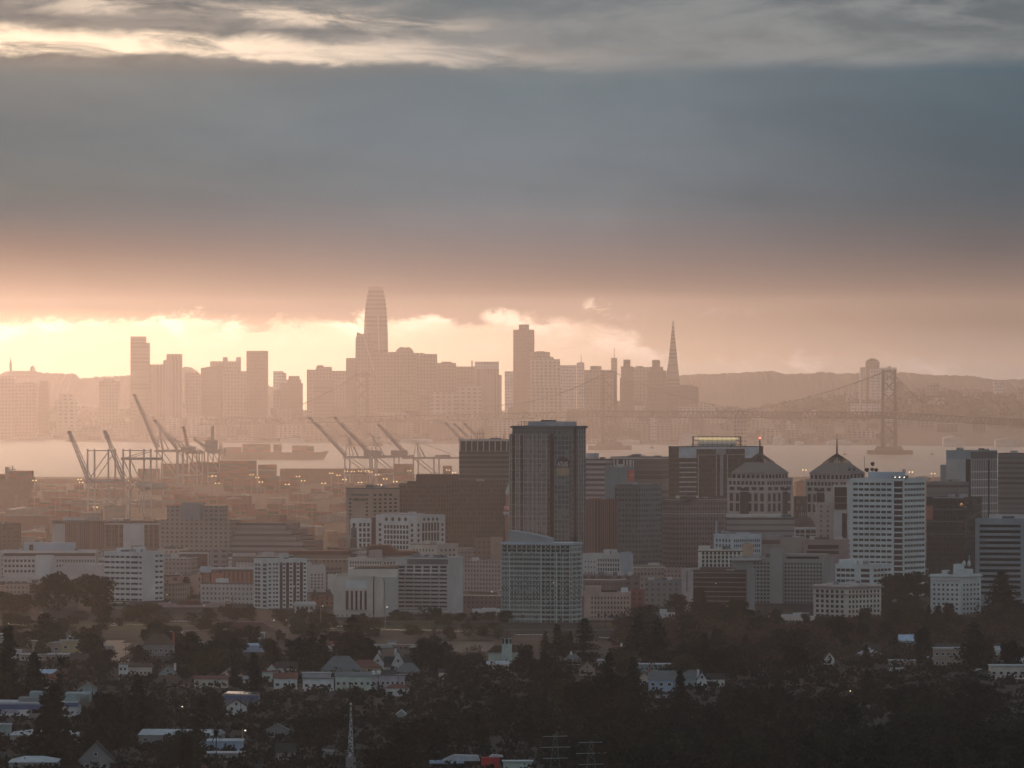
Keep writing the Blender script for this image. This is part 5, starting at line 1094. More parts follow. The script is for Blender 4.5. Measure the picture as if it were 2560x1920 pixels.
Bld('curved_dark_tower','dark banded tower with a slanting shoulder at the frame edge',5850,2497,2620,2640,1136,FM('dark_bands_blue',(.13,.14,.15),(.06,.06,.065),400,4,1.1,.5),th=14)
Bld('layered_grey_block','layered grey block between the white skyscraper and the grid tower',5600,2319,2395,2425,1208,FM('layered_grey',(.16,.15,.15),(.10,.09,.09),400,5,1.1,.4),th=30).top('roof_box',2330,2390,1203,GREY)
B = Bld('dark_glass_block','near-black glass block with one window lit',5350,2319,2410,2460,1246,FM('black_glass_wall',(.055,.05,.05),(.03,.028,.03),2.4,3.8,.7,.7),th=30); B.panel('brick_corner','L',2319,2335,1265,1300,BRICK,.3); B.panel('roof_edge','L',2335,2410,1243,1246,GREY,.4)
for a, y in ((2401,1262),(2404,1259),(2406,1261),(2403,1258)): B.panel('lit_window','L',a,a+1.3,y,y+1.3,emis('orange_interior',(1,.45,.22),1.6),.3)
for k in range(3): B.panel('floor_line','L',2320,2410,1273+k*31,1274+k*31,GREY,.4)
# low blocks by the teal tower
B = Bld('arcaded_office','pale office with rows of tall arched windows beside the teal glass tower',5200,1456,1550,1584,1388,PALE,th=24); B.win('L',1494,1549,9,1401,11.5,4,.5,.62); B.top('penthouse',1509,1544,1375,PALE); B.win('L',1460,1490,4,1405,14,3,.3,.3); B.panel('bay','R',1553,1576,1380,1450,BLUEG,.8); B.done()
B = Bld('peach_apartments','peach apartment house with scalloped parapets behind the palms',4800,1460,1577,1577.5,1484,mat('peach_wall',(.40,.29,.25),sc=.1),depth=20); B.win('L',1476,1574,12,1495,12,5,.42,.5,'w',GLASSB); MB().box(B.fx(1462),B.fx(1503),.4,12,B.H,B.z(1466)).build('raised_wing',mat('peach_wall',(.40,.29,.25)),B.root)
MB().slabx([(B.fx(1504),B.H+.1),(B.fx(1546),B.H+.1),(B.fx(1540),B.H+2.4),(B.fx(1508),B.H+2.4)],2,18).build('roof',mat('brown_roof',(.09,.06,.05)),B.root); B.top('roof_box',1553,1571,1471,WHITE); B.done()
Bld('red_brick_house','dark red brick block beside the peach apartments',4840,1577,1612,1612.01,1478,FM('deep_brick',(.17,.07,.06),(.10,.05,.045),4,3.4,.4,.5),depth=18)
Bld('tan_hotel','tan old block with a row of small windows under its eaves',5180,1584,1660,1661,1417,FM('tan_old',(.27,.22,.195),(.12,.085,.08),2.4,4,.5,.5),depth=18).cornice(1418,.7,.8,CREAM)
Bld('grey_long_block','long dull grey block behind the small white houses',5000,1612,1703,1703.01,1453,FM('dull_grey',(.19,.18,.175),(.11,.10,.10),4,3.5,.35,.4),depth=22)
Bld('dark_flat_block','flat dark block with a pale parapet behind the peach apartments',5100,1458,1600,1600.5,1442,FM('flat_dark',(.15,.12,.115),(.09,.07,.07),6,4,.5,.4),depth=30).clutter(6,22)
B = Bld('lakeside_wall_block','low wide beige building behind the row of palms',4720,1456,1575,1575.5,1549,mat('beige_wall',(.28,.235,.22)),depth=14); B.panel('window_band','L',1462,1560,1551,1557,GLASSB,.3)
B = Bld('small_white_house_block','white stepped house block beside the grey long block',4780,1636,1687,1687.5,1536,WHITE,depth=12); B.win('L',1640,1652,1,1543,12,3,.5,.4); B.top('upper_room',1640,1668,1524,WHITE)
Bld('small_red_roofed_house','small white and red house stepping up beside the dark brown office',4800,1600,1636,1636.5,1520,PALE,depth=12).top('roof_room',1610,1630,1512,RTILE)
Bld('maroon_lake_wall','low maroon lakeside building beside the low white house block',4800,1128,1258,1258.5,1548,mat('maroon_wall',(.13,.08,.075)),depth=12)
# filler blocks of the near city
LM_CITY = [(0,'plain olive block'),(100,'white pylon'),(300,'ribbon-window tower'),(480,'stepped hospital'),(690,'balcony tower'),(880,'white theatre'),(1050,'balconied apartments'),(1200,'teal glass tower'),(1470,'peach apartments'),(1620,'small white houses'),(1760,'dark brown banded office'),(1960,'big grey complex'),(2130,'ornate cream hotel'),(2390,'art-deco tower')]
rc = random.Random(77); fm_ = [('tan',FM('fill_tan',(.25,.20,.175),(.11,.08,.075),3,3.4,.42,.48)),('grey',FM('fill_grey',(.22,.21,.21),(.11,.095,.09),3.4,3.5,.45,.45)),('brown',FM('fill_brown',(.16,.11,.10),(.09,.065,.06),3,3.4,.4,.45)),('pale',FM('fill_pale',(.38,.35,.34),(.14,.11,.105),3,3.4,.42,.45)),('pinkish',FM('fill_pink',(.31,.235,.22),(.13,.09,.085),2.8,3.3,.45,.45))]
for i in range(100):
    px = rc.uniform(-10, 2560); D = rc.uniform(4950, 6350); w = rc.uniform(16, 46); h = rc.uniform(7, 17) if D < 5300 else rc.uniform(9, 24)
    if px < 760 and D > 5700: h = min(h, 10)
    if px > 1250 and D < 5000: continue
    tone, fmx = rc.choice(fm_); r_ = thing('city_block', None, 'building', (X(px,D), D, gz(D)-.5), -rc.uniform(.1,.6), 'ordinary mid-rise blocks of the near city')
    MB().box(-w/2,w/2,0,w*.7,0,h).build('walls',fmx,r_); b = MB(); b.box(-w/2,w/2,0,.5,h,h+.8); b.box(w/2-.5,w/2,.5,w*.7,h,h+.8); b.build('parapet',rc.choice([PALE,CREAM,BROWN]),r_)
    x_ = rc.uniform(-.3,.3)*w; MB().box(x_-2.5,x_+2.5,w*.2,w*.45,h,h+rc.uniform(2,3.5)).build('roof_box',rc.choice([PALE,WHITE,GREY,BROWN]),r_)
    AUTO.append((px, f'{tone} {"mid-rise" if h > 13 else "low"} block with a roof box', r_, LM_CITY, ''))

# ================================================================== houses in the dark foreground
HW = {'white':mat('house_white',(.52,.54,.56),sc=.2),'cream':mat('house_cream',(.42,.38,.33),sc=.2),'tan':mat('house_tan',(.24,.20,.17),sc=.2),'teal':mat('house_teal',(.19,.25,.26),sc=.2),'blue':mat('house_blue',(.24,.31,.40),sc=.2),'grey':mat('house_grey',(.16,.165,.17),sc=.2),'yellow':mat('house_yellow',(.33,.27,.17),sc=.2),'red':mat('house_red',(.22,.08,.06),sc=.2),'lilac':mat('house_lilac',(.34,.32,.36),sc=.2),'mint':mat('house_mint',(.36,.41,.37),sc=.2)}
HR = {'dark':DROOF,'red':RTILE,'grey':GROOF,'white':WROOF,'brown':mat('brown_shingle',(.08,.055,.045),sc=.4),'blue':mat('blue_sheet_roof',(.30,.38,.50),.5,sc=.3)}
GL2 = mat('house_glass',(.02,.022,.026),.2,.3,.5,.5,rand=.4)
TRIM = mat('white_trim',(.5,.5,.5))
def house(label, pa, pb, ye, yr, yb, wall, roof, kind='gable', face='x', deep=None, win=(3,1), chim=None, rz=0.0, D=None, name=None):
    """pa..pb photo columns, rows of eaves / ridge / foot; kind: gable (ridge along the front), front (gable end facing), hip, flat"""
    D = D or GD(yb); k_ = K*D; w = (pb-pa)*k_; zb = gz(D) + h2(X(pa,D), D) - 1.2; he = max(2.4, Z(ye,D)-zb); hr = max(he+.5, Z(yr,D)-zb); d = deep or min(max(w*.8, 8), 16)
    root = thing(name or 'house', label, 'house', (X((pa+pb)/2,D), D, zb), rz, 'houses on the tree-covered slope')
    wm = HW[wall]; rm = HR[roof]; o = .5
    bb = MB().box(-w/2,w/2,0,d,0,he); 
    if kind == 'front': bb.slabx([(-w/2,he),(w/2,he),(0,hr)],0,d)
    bb.build('walls', wm, root)
    r_ = MB()
    if kind == 'flat':
        r_.box(-w/2-o,w/2+o,-o,d+o,he,he+.35); r_.build('roof', rm, root)
    elif kind == 'front':
        t = .35
        r_.add([(-w/2-o,-o,he-o*.6),(0,-o,hr+t),(0,d+o,hr+t),(-w/2-o,d+o,he-o*.6),(w/2+o,-o,he-o*.6),(w/2+o,d+o,he-o*.6),
                (-w/2-o,-o,he-o*.6-t),(0,-o,hr+.02),(0,d+o,hr+.02),(-w/2-o,d+o,he-o*.6-t),(w/2+o,-o,he-o*.6-t),(w/2+o,d+o,he-o*.6-t)],
               [(0,1,2,3),(1,4,5,2),(9,8,7,6),(8,11,10,7),(0,6,7,1),(1,7,10,4),(2,8,9,3),(5,11,8,2),(0,3,9,6),(4,10,11,5)]); r_.build('roof', rm, root)
    elif kind == 'gable':
        r_.add([(-w/2-o,-o,he),(w/2+o,-o,he),(w/2+o,d/2,hr),(-w/2-o,d/2,hr),(w/2+o,d+o,he),(-w/2-o,d+o,he)],[(0,1,2,3),(3,2,4,5),(0,3,5),(1,4,2),(5,4,1,0)]); r_.build('roof', rm, root)
    else:
        q = min(w*.3, d*.5); r_.add([(-w/2-o,-o,he),(w/2+o,-o,he),(w/2+o,d+o,he),(-w/2-o,d+o,he),(-w/2+q,d/2,hr),(w/2-q,d/2,hr)],[(0,1,5,4),(1,2,5),(2,3,4,5),(3,0,4),(3,2,1,0)]); r_.build('roof', rm, root)
    nx, nr = win
    for r2 in range(nr):
        for c in range(nx):
            zc = he*(.55 if nr == 1 else (.28+.46*r2)); ww = min(1.1, w/nx*.28); x_ = -w/2 + (c+.5)*w/nx
            mb = MB().box(-ww,ww,-.06,.02,-.85,.85); wi = mb.build('window', TRIM, root); wi.location = (x_,0,zc)
            MB().box(-ww*.8,ww*.8,-.1,-.05,-.68,.68).build('pane', GL2, wi)
    if kind == 'front' and hr-he > 2.5:
        wi = MB().box(-.7,.7,-.06,.02,-.8,.8).build('window', TRIM, root); wi.location = (0,0,he+(hr-he)*.3); MB().box(-.55,.55,-.1,-.05,-.65,.65).build('pane', GL2, wi)
    if chim is not None: x_ = -w/2 + chim*w; MB().box(x_-.6,x_+.6,d*.4,d*.4+1.1,he,hr+1.3).build('chimney', TRIM if wall in ('white','teal','lilac') else BRICK, root)
    if nx and w > 9 and kind != 'flat': MB().box(w*.28-.5,w*.28+.5,-.08,.02,0,2.1).build('door', DROOF, root)
    return root
HS = [
 ('white house with a steep gable facing out and a dark roof',926,962,1660,1633,1680,'white','dark','front',dict(deep=18,win=(1,1),chim=.6)),
 ('dark-roofed wing between the two white gables',962,986,1668,1642,1682,'white','dark','gable',dict(deep=9,win=(2,1))),
 ('second white steep-gabled house, with a charcoal roof running back',978,1012,1662,1629,1682,'white','dark','front',dict(deep=20,win=(1,1),chim=.3)),
 ('charcoal-roofed wing with a brown gable beside the second white gable',1012,1046,1662,1636,1684,'tan','dark','gable',dict(deep=10,win=(2,1))),
 ('red hip-roofed house leaning toward the white gables',873,952,1669,1650,1688,'yellow','red','hip',dict(win=(4,1))),
 ('broad grey hip-roofed house half hidden by shrubs',803,902,1676,1641,1692,'tan','grey','hip',dict(win=(5,1))),
 ('dark green-roofed house below the second white gable',990,1050,1680,1658,1696,'grey','grey','hip',dict(win=(3,1))),
 ('long lilac apartment house with paired dark windows',928,1011,1689,1686,1722,'lilac','grey','flat',dict(win=(7,1),deep=12)),
 ('pale mint apartment house screened by two small firs',838,927,1690,1680,1724,'mint','grey','gable',dict(win=(6,1),deep=12)),
 ('white stucco house with a pale boxy upper floor',757,833,1697,1696,1728,'white','grey','flat',dict(win=(4,1),deep=12)),
 ('small white roof room behind the stucco house',755,826,1683,1681,1712,'lilac','white','flat',dict(win=(3,1),deep=8)),
 ('white bungalow with a red hipped roof under the lilac apartments',962,1022,1721,1711,1742,'white','red','hip',dict(win=(2,1))),
 ('small white house half hidden right of the big dark round tree',1097,1130,1682,1672,1700,'white','dark','gable',dict(win=(2,1))),
 ('cream low house under a pale flat roof near the conical turret',1218,1272,1661,1653,1676,'cream','white','gable',dict(win=(4,1))),
 ('pale blue gabled house with white trim, standing tallest on its slope',1622,1684,1700,1677,1738,'blue','grey','gable',dict(win=(3,2),chim=.05,deep=9)),
 ('lower porch wing of the pale blue house',1640,1672,1738,1732,1756,'lilac','grey','flat',dict(win=(2,1),deep=5)),
 ('teal house with a grey roof beside the pale blue house',1686,1746,1695,1674,1718,'teal','grey','gable',dict(win=(4,1))),
 ('white gabled house with a long dark roof past the teal house',1744,1766,1698,1681,1722,'white','dark','front',dict(win=(2,1),chim=.1,deep=12)),
 ('dark-roofed low wing of the white gabled house past the teal house',1766,1812,1699,1684,1716,'white','dark','gable',dict(win=(4,1))),
 ('long flat house with a thin pale eave line among conifers',1495,1600,1652,1650,1672,'grey','white','flat',dict(win=(8,1))),
 ('second long flat house with a pale eave, stepping down the slope',1600,1695,1662,1659,1680,'teal','white','flat',dict(win=(8,1))),
 ('third flat house with a pale eave, the lowest of the row',1668,1728,1667,1664,1684,'tan','white','flat',dict(win=(4,1))),
 ('cream hip-roofed house with a dark roof behind the conifers',1542,1592,1652,1634,1664,'cream','grey','hip',dict(win=(3,1),chim=.3)),
 ('small red-roofed house with two chimneys behind the conifers',1520,1562,1624,1614,1636,'white','red','hip',dict(win=(3,1),chim=.8)),
 ('grey-roofed cottage with a white dormer under the umbrella pine',1412,1452,1650,1635,1662,'teal','grey','hip',dict(win=(2,1),chim=.4)),
 ('brown gabled cottage behind two dark conifers',1448,1488,1672,1655,1690,'tan','brown','front',dict(win=(2,1))),
 ('small brown-gabled house left of the pale blue house',1600,1622,1694,1682,1712,'cream','brown','front',dict(win=(1,1))),
 ('white hip-roofed bungalow with a central chimney on the dark slope',2145,2203,1636,1625,1646,'white','white','hip',dict(win=(0,0),chim=.5)),
 ('pale blue-green barn-like house beside a palm',2249,2300,1602,1587,1618,'teal','blue','gable',dict(win=(3,1))),
 ('timbered house under a flat white roof',2336,2420,1622,1617,1666,'tan','white','flat',dict(win=(6,2))),
 ('small pale house with a low hipped roof by a dark fir',2478,2512,1625,1616,1638,'mint','white','hip',dict(win=(2,1))),
 ('beige villa with a white roof terrace at the frame edge',2476,2566,1665,1660,1698,'cream','white','flat',dict(win=(5,1))),
 ('white upper floor of the beige villa at the frame edge',2530,2575,1642,1640,1662,'white','white','flat',dict(win=(2,1),deep=6)),
 ('long dark-roofed house with white edges on the shaded slope',2224,2290,1652,1646,1662,'tan','white','flat',dict(win=(3,1))),
 ('pale roofed house above the timbered house',2310,2360,1647,1641,1656,'cream','white','gable',dict(win=(2,1))),
 ('tiny cottage with a red gable and white posts',2062,2086,1646,1632,1662,'white','red','front',dict(win=(1,1))),
 ('white boxy house at the top of the left-hand tree line',67,90,1597,1596,1618,'white','white','flat',dict(win=(2,1))),
 ('tan box house with two small windows next to the boxy white one',80,112,1603,1602,1636,'tan','white','flat',dict(win=(2,1))),
 ('grey-tan flat house with a white roof hatch',112,150,1607,1603,1636,'tan','white','flat',dict(win=(2,1))),
 ('ochre flat house with white upper room against the big round tree',150,206,1602,1601,1632,'yellow','white','flat',dict(win=(2,1))),
 ('small white roof room above the ochre house',166,206,1590,1588,1604,'white','white','flat',dict(win=(2,1),deep=6)),
 ('pale house with a curved white roof at the frame edge',-12,22,1588,1583,1612,'mint','white','hip',dict(win=(2,1))),
 ('low pale house under the curved-roofed one',22,52,1626,1624,1650,'lilac','white','flat',dict(win=(2,1))),
 ('long pink-grey house behind a bright roof line',50,170,1637,1635,1652,'tan','white','flat',dict(win=(8,1))),
 ('small blue-grey shed by the patch of shining water',262,282,1622,1615,1634,'grey','grey','gable',dict(win=(0,0))),
 ('long grey house with brown hipped roof and white dormer',358,434,1612,1586,1640,'grey','brown','hip',dict(win=(6,1),chim=.98)),
 ('white flat building with light roof along the lake gardens',404,455,1580,1578,1596,'white','white','flat',dict(win=(4,1))),
 ('white two-storey house with bay windows beside utility poles',297,318,1661,1660,1700,'white','grey','flat',dict(win=(2,2))),
 ('cream house wing with a row of four tall windows',318,378,1668,1659,1692,'cream','brown','gable',dict(win=(6,1))),
 ('house with a shiny blue roof and brick gable',100,138,1684,1674,1698,'red','blue','gable',dict(win=(2,1))),
 ('red-brown gabled house behind a spreading palm',118,165,1694,1678,1712,'red','red','front',dict(win=(2,1))),
 ('teal dormered house with white window frames',398,441,1682,1665,1692,'teal','grey','front',dict(win=(2,1),chim=.9)),
 ('low house with a wide purple-brown roof under the teal dormer',372,470,1712,1690,1722,'tan','brown','hip',dict(win=(3,1))),
 ('white house with red-tiled flat roof behind bare shrubs',485,568,1698,1690,1722,'cream','red','gable',dict(win=(5,1))),
 ('pink stepped house with a red gable above the bare shrubs',552,604,1684,1668,1700,'cream','red','front',dict(win=(3,1))),
 ('bright white narrow house beside the tall thin conifer',607,627,1693,1692,1722,'white','white','flat',dict(win=(1,2))),
 ('small white cottage with steep gable and red roof slope',668,690,1672,1661,1684,'white','red','front',dict(win=(1,1))),
 ('grey-roofed cottage row with two little gables',690,742,1671,1655,1684,'white','dark','gable',dict(win=(3,1))),
 ('mint stucco house wall with red-tiled roof, lower row',655,686,1680,1679,1705,'mint','red','flat',dict(win=(1,1))),
 ('low red-tiled house with white walls beside the mint wall',684,742,1697,1682,1724,'white','red','gable',dict(win=(3,1))),
 ('pale grey gabled house beneath the shining blue-roofed sheds',195,240,1720,1708,1738,'teal','grey','front',dict(win=(2,1))),
 ('small white gable peeping between trees on the left slope',112,134,1716,1706,1730,'white','grey','front',dict(win=(1,1))),
 ('grey timber house with a white-framed picture window',666,721,1824,1812,1846,'grey','grey','front',dict(win=(2,1))),
 ('dark cottage with a long sloping roof under the grey timber house',690,738,1882,1858,1905,'grey','dark','gable',dict(win=(2,1))),
 ('dark bungalow outlined by pale barge boards in deep shade',196,282,1898,1856,1925,'grey','dark','front',dict(win=(2,1))),
 ('small dark gable with pale edge beside the outlined bungalow',130,147,1866,1855,1885,'grey','dark','front',dict(win=(0,0))),
 ('low flat building with a wide white roof near the frame corner',25,190,1838,1827,1862,'grey','white','hip',dict(win=(0,0),deep=30)),
 ('white mechanical-box building at the frame edge above the wide roof',-10,26,1812,1811,1850,'teal','white','flat',dict(win=(0,0))),
 ('low hipped white roof glowing at the very bottom corner',22,140,1906,1894,1925,'grey','white','hip',dict(win=(3,1),deep=26)),
 ('long house with white roof edge and four windows at the bottom',470,608,1884,1880,1908,'grey','white','flat',dict(win=(5,1),deep=12)),
 ('stepped pale-roofed block above the white-edged long house',486,606,1853,1848,1880,'blue','white','gable',dict(win=(0,0),deep=14)),
 ('low building with a long white corrugated roof line',345,540,1838,1826,1866,'grey','white','gable',dict(win=(0,0),deep=22,rz=-.15)),
 ('dark red roof with two white vents at the bottom edge',440,520,1922,1908,1935,'red','red','hip',dict(win=(0,0),chim=.5)),
 ('small pale shed roof glinting among dark trees',1024,1058,1829,1822,1838,'grey','blue','gable',dict(win=(0,0),deep=6)),
 ('narrow pale-gabled outbuilding beside a leafless tree',992,1014,1784,1777,1812,'teal','white','front',dict(win=(1,1))),
 ('flat-roofed pale green block at the bottom edge',1258,1330,1905,1903,1940,'mint','white','flat',dict(win=(0,0))),
 ('blue-grey cottage wedged between dark trees on the lower slope',808,832,1880,1874,1896,'grey','grey','gable',dict(win=(1,1))),
 ('small cottage with white trim high on the dark hill, half hidden',2000,2030,1672,1664,1684,'tan','grey','gable',dict(win=(1,1))),
 ('pale low house seen through branches by the lit street',2225,2262,1672,1668,1682,'mint','white','flat',dict(win=(2,1))),
]
for h in HS:
    kw = dict(h[9]); house(h[0], *h[1:9], **kw)
LM_H = [(-20,'edge of the frame'),(90,'boxy white house'),(300,'white bay-windowed house'),(420,'teal dormered house'),(617,'bright narrow white house'),(757,'stucco house'),(877,'white steeple'),(990,'second white gable'),(1110,'big dark round tree'),(1267,'conical turret'),(1460,'brown gabled cottage'),(1640,'pale blue gabled house'),(1755,'white gabled house with long dark roof'),(1960,'low cream building'),(2174,'hip-roofed white bungalow'),(2380,'timbered house'),(2500,'beige villa')]
rh = random.Random(44)
for i in range(26):
    px = rh.uniform(20, 1240); yb = rh.uniform(1606, 1652)
    if 250 < px < 325 or 1080 < px or 550 < px < 690: continue
    w_ = rh.uniform(22, 46); hh = rh.uniform(9, 15)
    kd = rh.choice(['flat','hip','gable','gable','front']); rf_ = rh.choice(['grey','dark','red','brown','white','dark']); wl = rh.choice(['white','cream','tan','grey','teal','lilac'])
    o = house(None, px, px+w_, yb-hh*.55, yb-hh, yb, wl, rf_, kd, win=(3,1), rz=rh.uniform(-.3,.3))
    AUTO.append((px, f'{wl} lakeside house, {rf_} {kd if kd != "front" else "gabled"} roof,', o, LM_H, ''))
# school hall with blue fascia and banner
D = GD(1800); x0 = X(-30,D); zb = gz(D)-1; S1 = thing('school_hall','long low school hall with a blue fascia and a white name banner','building',(x0,D,zb)); pz = lambda py: Z(py,D)-zb; px_ = lambda px: X(px,D)-x0
BLF = mat('blue_fascia',(.09,.12,.24),sc=.2)
MB().box(0,px_(112),0,26,0,pz(1766)).build('walls',HW['grey'],S1); MB().box(0,px_(112),-.8,-.01,pz(1773),pz(1761)).build('fascia',BLF,S1); MB().box(0,px_(72),-1,-.82,pz(1790),pz(1773.5)).build('banner',HW['white'],S1)
text_mesh('banner_lettering','OAKLAND HIGH SCHOOL',2,BLF,S1,(px_(-4)+3,-1.1,pz(1779)),width=11.5,bold=.03)
MB().slabx([(-1,pz(1760.5)),(px_(113),pz(1760.5)),(px_(113),pz(1757)),(-1,pz(1755))],-1,26).build('roof',WROOF,S1)
MB().box(px_(44),px_(112),6,20,pz(1757),pz(1746)).build('clerestory',HW['grey'],S1); MB().box(px_(70),px_(124),10,26,pz(1747),pz(1733)).build('upper_hall',HW['teal'],S1)
D = GD(1795); x0 = X(155,D); S2 = thing('school_gymnasium','white-walled gymnasium with a blue fascia and gleaming roof lights','building',(x0,D,gz(D)-1)); zb = gz(D)-1
MB().box(0,X(196,D)-x0,0,22,0,Z(1762,D)-zb).build('walls',HW['white'],S2); MB().box(0,X(196,D)-x0,-.7,-.01,Z(1766,D)-zb,Z(1757,D)-zb).build('fascia',BLF,S2); MB().box(-1,X(197,D)-x0,-.7,23,Z(1757,D)-zb+.01,Z(1755,D)-zb).build('roof',WROOF,S2)
GLR = mat('glossy_sheet_roof',(.6,.55,.5),.12,.1,.3,.9,metal=.6)
for k in range(3): MB().slabx([(X(196,D)-x0,Z(1741+k*7,D)-zb),(X(222,D)-x0,Z(1741+k*7,D)-zb),(X(220,D)-x0,Z(1738+k*7,D)-zb),(X(198,D)-x0,Z(1738.5+k*7,D)-zb)],4+k,26-k*4).build('roof_light',GLR,S2)
MB().box(X(160,D)-x0,X(222,D)-x0,6,24,Z(1757,D)-zb,Z(1735,D)-zb).build('upper_hall',HW['teal'],S2)
D = GD(1772); x0 = X(560,D); zb = gz(D)-1; S3 = thing('school_annex','flat blue-edged annex with a gleaming roof above the white gable','building',(x0,D,zb))
MB().box(0,X(646,D)-x0,0,24,0,Z(1741,D)-zb).build('walls',HW['grey'],S3); MB().box(-.5,X(647,D)-x0,-.6,-.01,Z(1748,D)-zb,Z(1739,D)-zb).build('fascia',BLF,S3); MB().slabx([(-1,Z(1739,D)-zb+.02),(X(648,D)-x0,Z(1739,D)-zb+.02),(X(640,D)-x0,Z(1736,D)-zb),(1,Z(1733,D)-zb)],-1,24).build('roof',GLR,S3)
house('white gable wall below the blue-edged annex',566,616,1764,1750,1790,'white','dark','front',win=(0,0))
# steeple
D = 2860; x0 = X(877,D); zb = gz(D)-2; ST = thing('steeple','tall weather-stained white church steeple rising out of dark trees','church spire',(x0,D,zb)); pz = lambda py: Z(py,D)-zb
m, t, b_, N_, L_ = nm('stained_white_spire'); tc_ = N_('ShaderNodeTexCoord'); n1 = N_('ShaderNodeTexNoise'); n1.inputs['Scale'].default_value = 1.1; n1.inputs['Detail'].default_value = 7; n1.inputs['Roughness'].default_value = .7; L_(tc_.outputs['Object'], n1.inputs['Vector'])
cr_ = N_('ShaderNodeValToRGB'); e_ = cr_.color_ramp.elements; e_[0].position = .46; e_[0].color = (.03,.03,.03,1); e_[1].position = .54; e_[1].color = (.55,.54,.56,1); L_(n1.outputs['Fac'], cr_.inputs[0]); L_(cr_.outputs[0], b_.inputs['Base Color'])
MB().bar((0,0,pz(1893)),(0,0,pz(1762)),1.35,.28,8).build('spire',m,ST); MB().ball((0,0,pz(1760)),.42,.5,8,6).bar((0,0,pz(1760)),(0,0,pz(1756)),.1).build('finial',HW['white'],ST); MB().box(-1.9,1.9,-1.9,1.9,0,pz(1893)).build('bell_tower',HW['grey'],ST)
# conical turret
D = 4020; x0 = X(1267,D); zb = gz(D)-1; T2 = thing('turret_house','house with a dark conical-roofed turret at the lake edge','house',(x0,D,zb)); pz = lambda py: Z(py,D)-zb; k_ = K*D
MB().prism([(14*k_*math.cos(a*math.pi/4+.39),14*k_*math.sin(a*math.pi/4+.39)) for a in range(8)],0,pz(1594)).build('turret',HW['mint'],T2); MB().prism([(18*k_*math.cos(a*math.pi/4+.39),18*k_*math.sin(a*math.pi/4+.39)) for a in range(8)],pz(1594),pz(1574),.03).build('turret_roof',HR['brown'],T2); MB().bar((0,0,pz(1575)),(0,0,pz(1569)),.12).build('finial',DSTEEL,T2)
for a in range(4): o = MB().box(-.7,.7,-.1,.1,-1.3,1.3).build('window',GL2,T2); an = -2.36+a*.785*1.0-.0; o.location = (13.1*k_*math.cos(an),13.1*k_*math.sin(an),pz(1603)); o.rotation_euler = (0,0,an+math.pi/2)
MB().box(-46*k_,40*k_,2,14,0,pz(1631)).build('walls',HW['mint'],T2); MB().slabx([(-50*k_,pz(1631)),(44*k_,pz(1631)),(26*k_,pz(1612)),(-30*k_,pz(1613))],1,15).build('roof',HR['brown'],T2)
# tanks and solar roof on the lilac apartments
D = GD(1722)-1
for px, lab in ((933,'domed white roof tank on the lilac apartments, the taller'),(945.5,'domed white roof tank on the lilac apartments, the squatter')):
    zb = Z(1688,D); o = thing('roof_tank',lab,'tank',(X(px,D),D+4,zb)); MB().bar((0,0,0),(0,0,1.4),1.05,None,10).build('drum',HW['white'],o); MB().ball((0,0,1.4),1.15,.8,10,4,0).build('dome',HW['white'],o,True)
o = MB().add([(-3.9,0,.3),(3.4,0,.3),(4.4,2.2,2.6),(-3,2.2,2.6)],[(0,1,2,3)]).add([(-3.9,0,.1),(3.4,0,.1),(4.4,2.2,2.4),(-3,2.2,2.4)],[(3,2,1,0)]).build('solar_panels',mat('solar_glass',(.03,.04,.05),.2)); o.location = (X(970,D),D+3,Z(1688.5,D)); tag(o,'dark tilted solar panel array on the lilac apartments','solar panels')
# lakeside pavilion, arches and tent
D = GD(1598); x0 = X(612,D); zb = gz(D); A_ = thing('arched_pavilion','white lakeside pavilion with round arches and a broad brown roof','building',(x0,D,zb)); pz = lambda py: Z(py,D)-zb; px_ = lambda px: X(px,D)-x0
b = MB(); b.box(px_(605),px_(663),0,3,pz(1585),pz(1580)); 
for a in (612,614,628,632,647,650,660): b.box(px_(a),px_(a+2),0,3,0,pz(1585))
b.build('arcade',HW['white'],A_)
for a in (621,639.5):
    bb = MB(); 
    for k in range(8): t0, t1 = math.pi*k/8, math.pi*(k+1)/8; bb.bar((px_(a)+6*K*D*math.cos(t0),1,pz(1593)+6*K*D*math.sin(t0)),(px_(a)+6*K*D*math.cos(t1),1,pz(1593)+6*K*D*math.sin(t1)),.4)
    bb.build('arch',HW['white'],A_)
MB().box(px_(600),px_(668),3.2,20,0,pz(1582)).build('hall',HW['tan'],A_); MB().slabx([(px_(560),pz(1580)),(px_(690),pz(1580)),(px_(655),pz(1556)),(px_(590),pz(1556))],4,26).build('roof',mat('pavilion_roof',(.14,.08,.07)),A_)
for a in (582,596,612,630,644): MB().box(px_(a),px_(a+2),6,7,pz(1583),pz(1573)).build('chimney',HW['white'],A_)
D = GD(1592); x0 = X(567,D); zb = gz(D); T3 = thing('party_tent','green and white striped marquee tent by the lake','tent',(x0,D,zb)); w = 22*K*D
SM = facade('tent_stripes',(.55,.58,.58),(.14,.30,.29),1.6,99,.5,1.1,roof=(.5,.55,.55)); MB().slabx([(-w,Z(1580,D)-zb),(w,Z(1580,D)-zb),(w*.3,Z(1570,D)-zb),(-w*.1,Z(1570.5,D)-zb)],0,9).build('canopy',SM,T3)
for sx in (-.95,.95):
    for yy in (0,9): MB().bar((sx*w,yy,0),(sx*w,yy,Z(1580,D)-zb),.12).build('pole',HW['white'],T3)
o = house('long low blue-roofed boathouse beneath the arches',600,665,1614,1609,1630,'blue','blue','gable',win=(0,0),deep=14,name='boathouse')
o = house('white boathouse with a red roof at the water edge',815,856,1612,1603,1632,'white','red','gable',win=(3,1),name='boathouse')
o = house('small white shed with a grey roof at the water edge',970,990,1605,1601,1616,'white','grey','gable',win=(0,0),name='shed',deep=5)
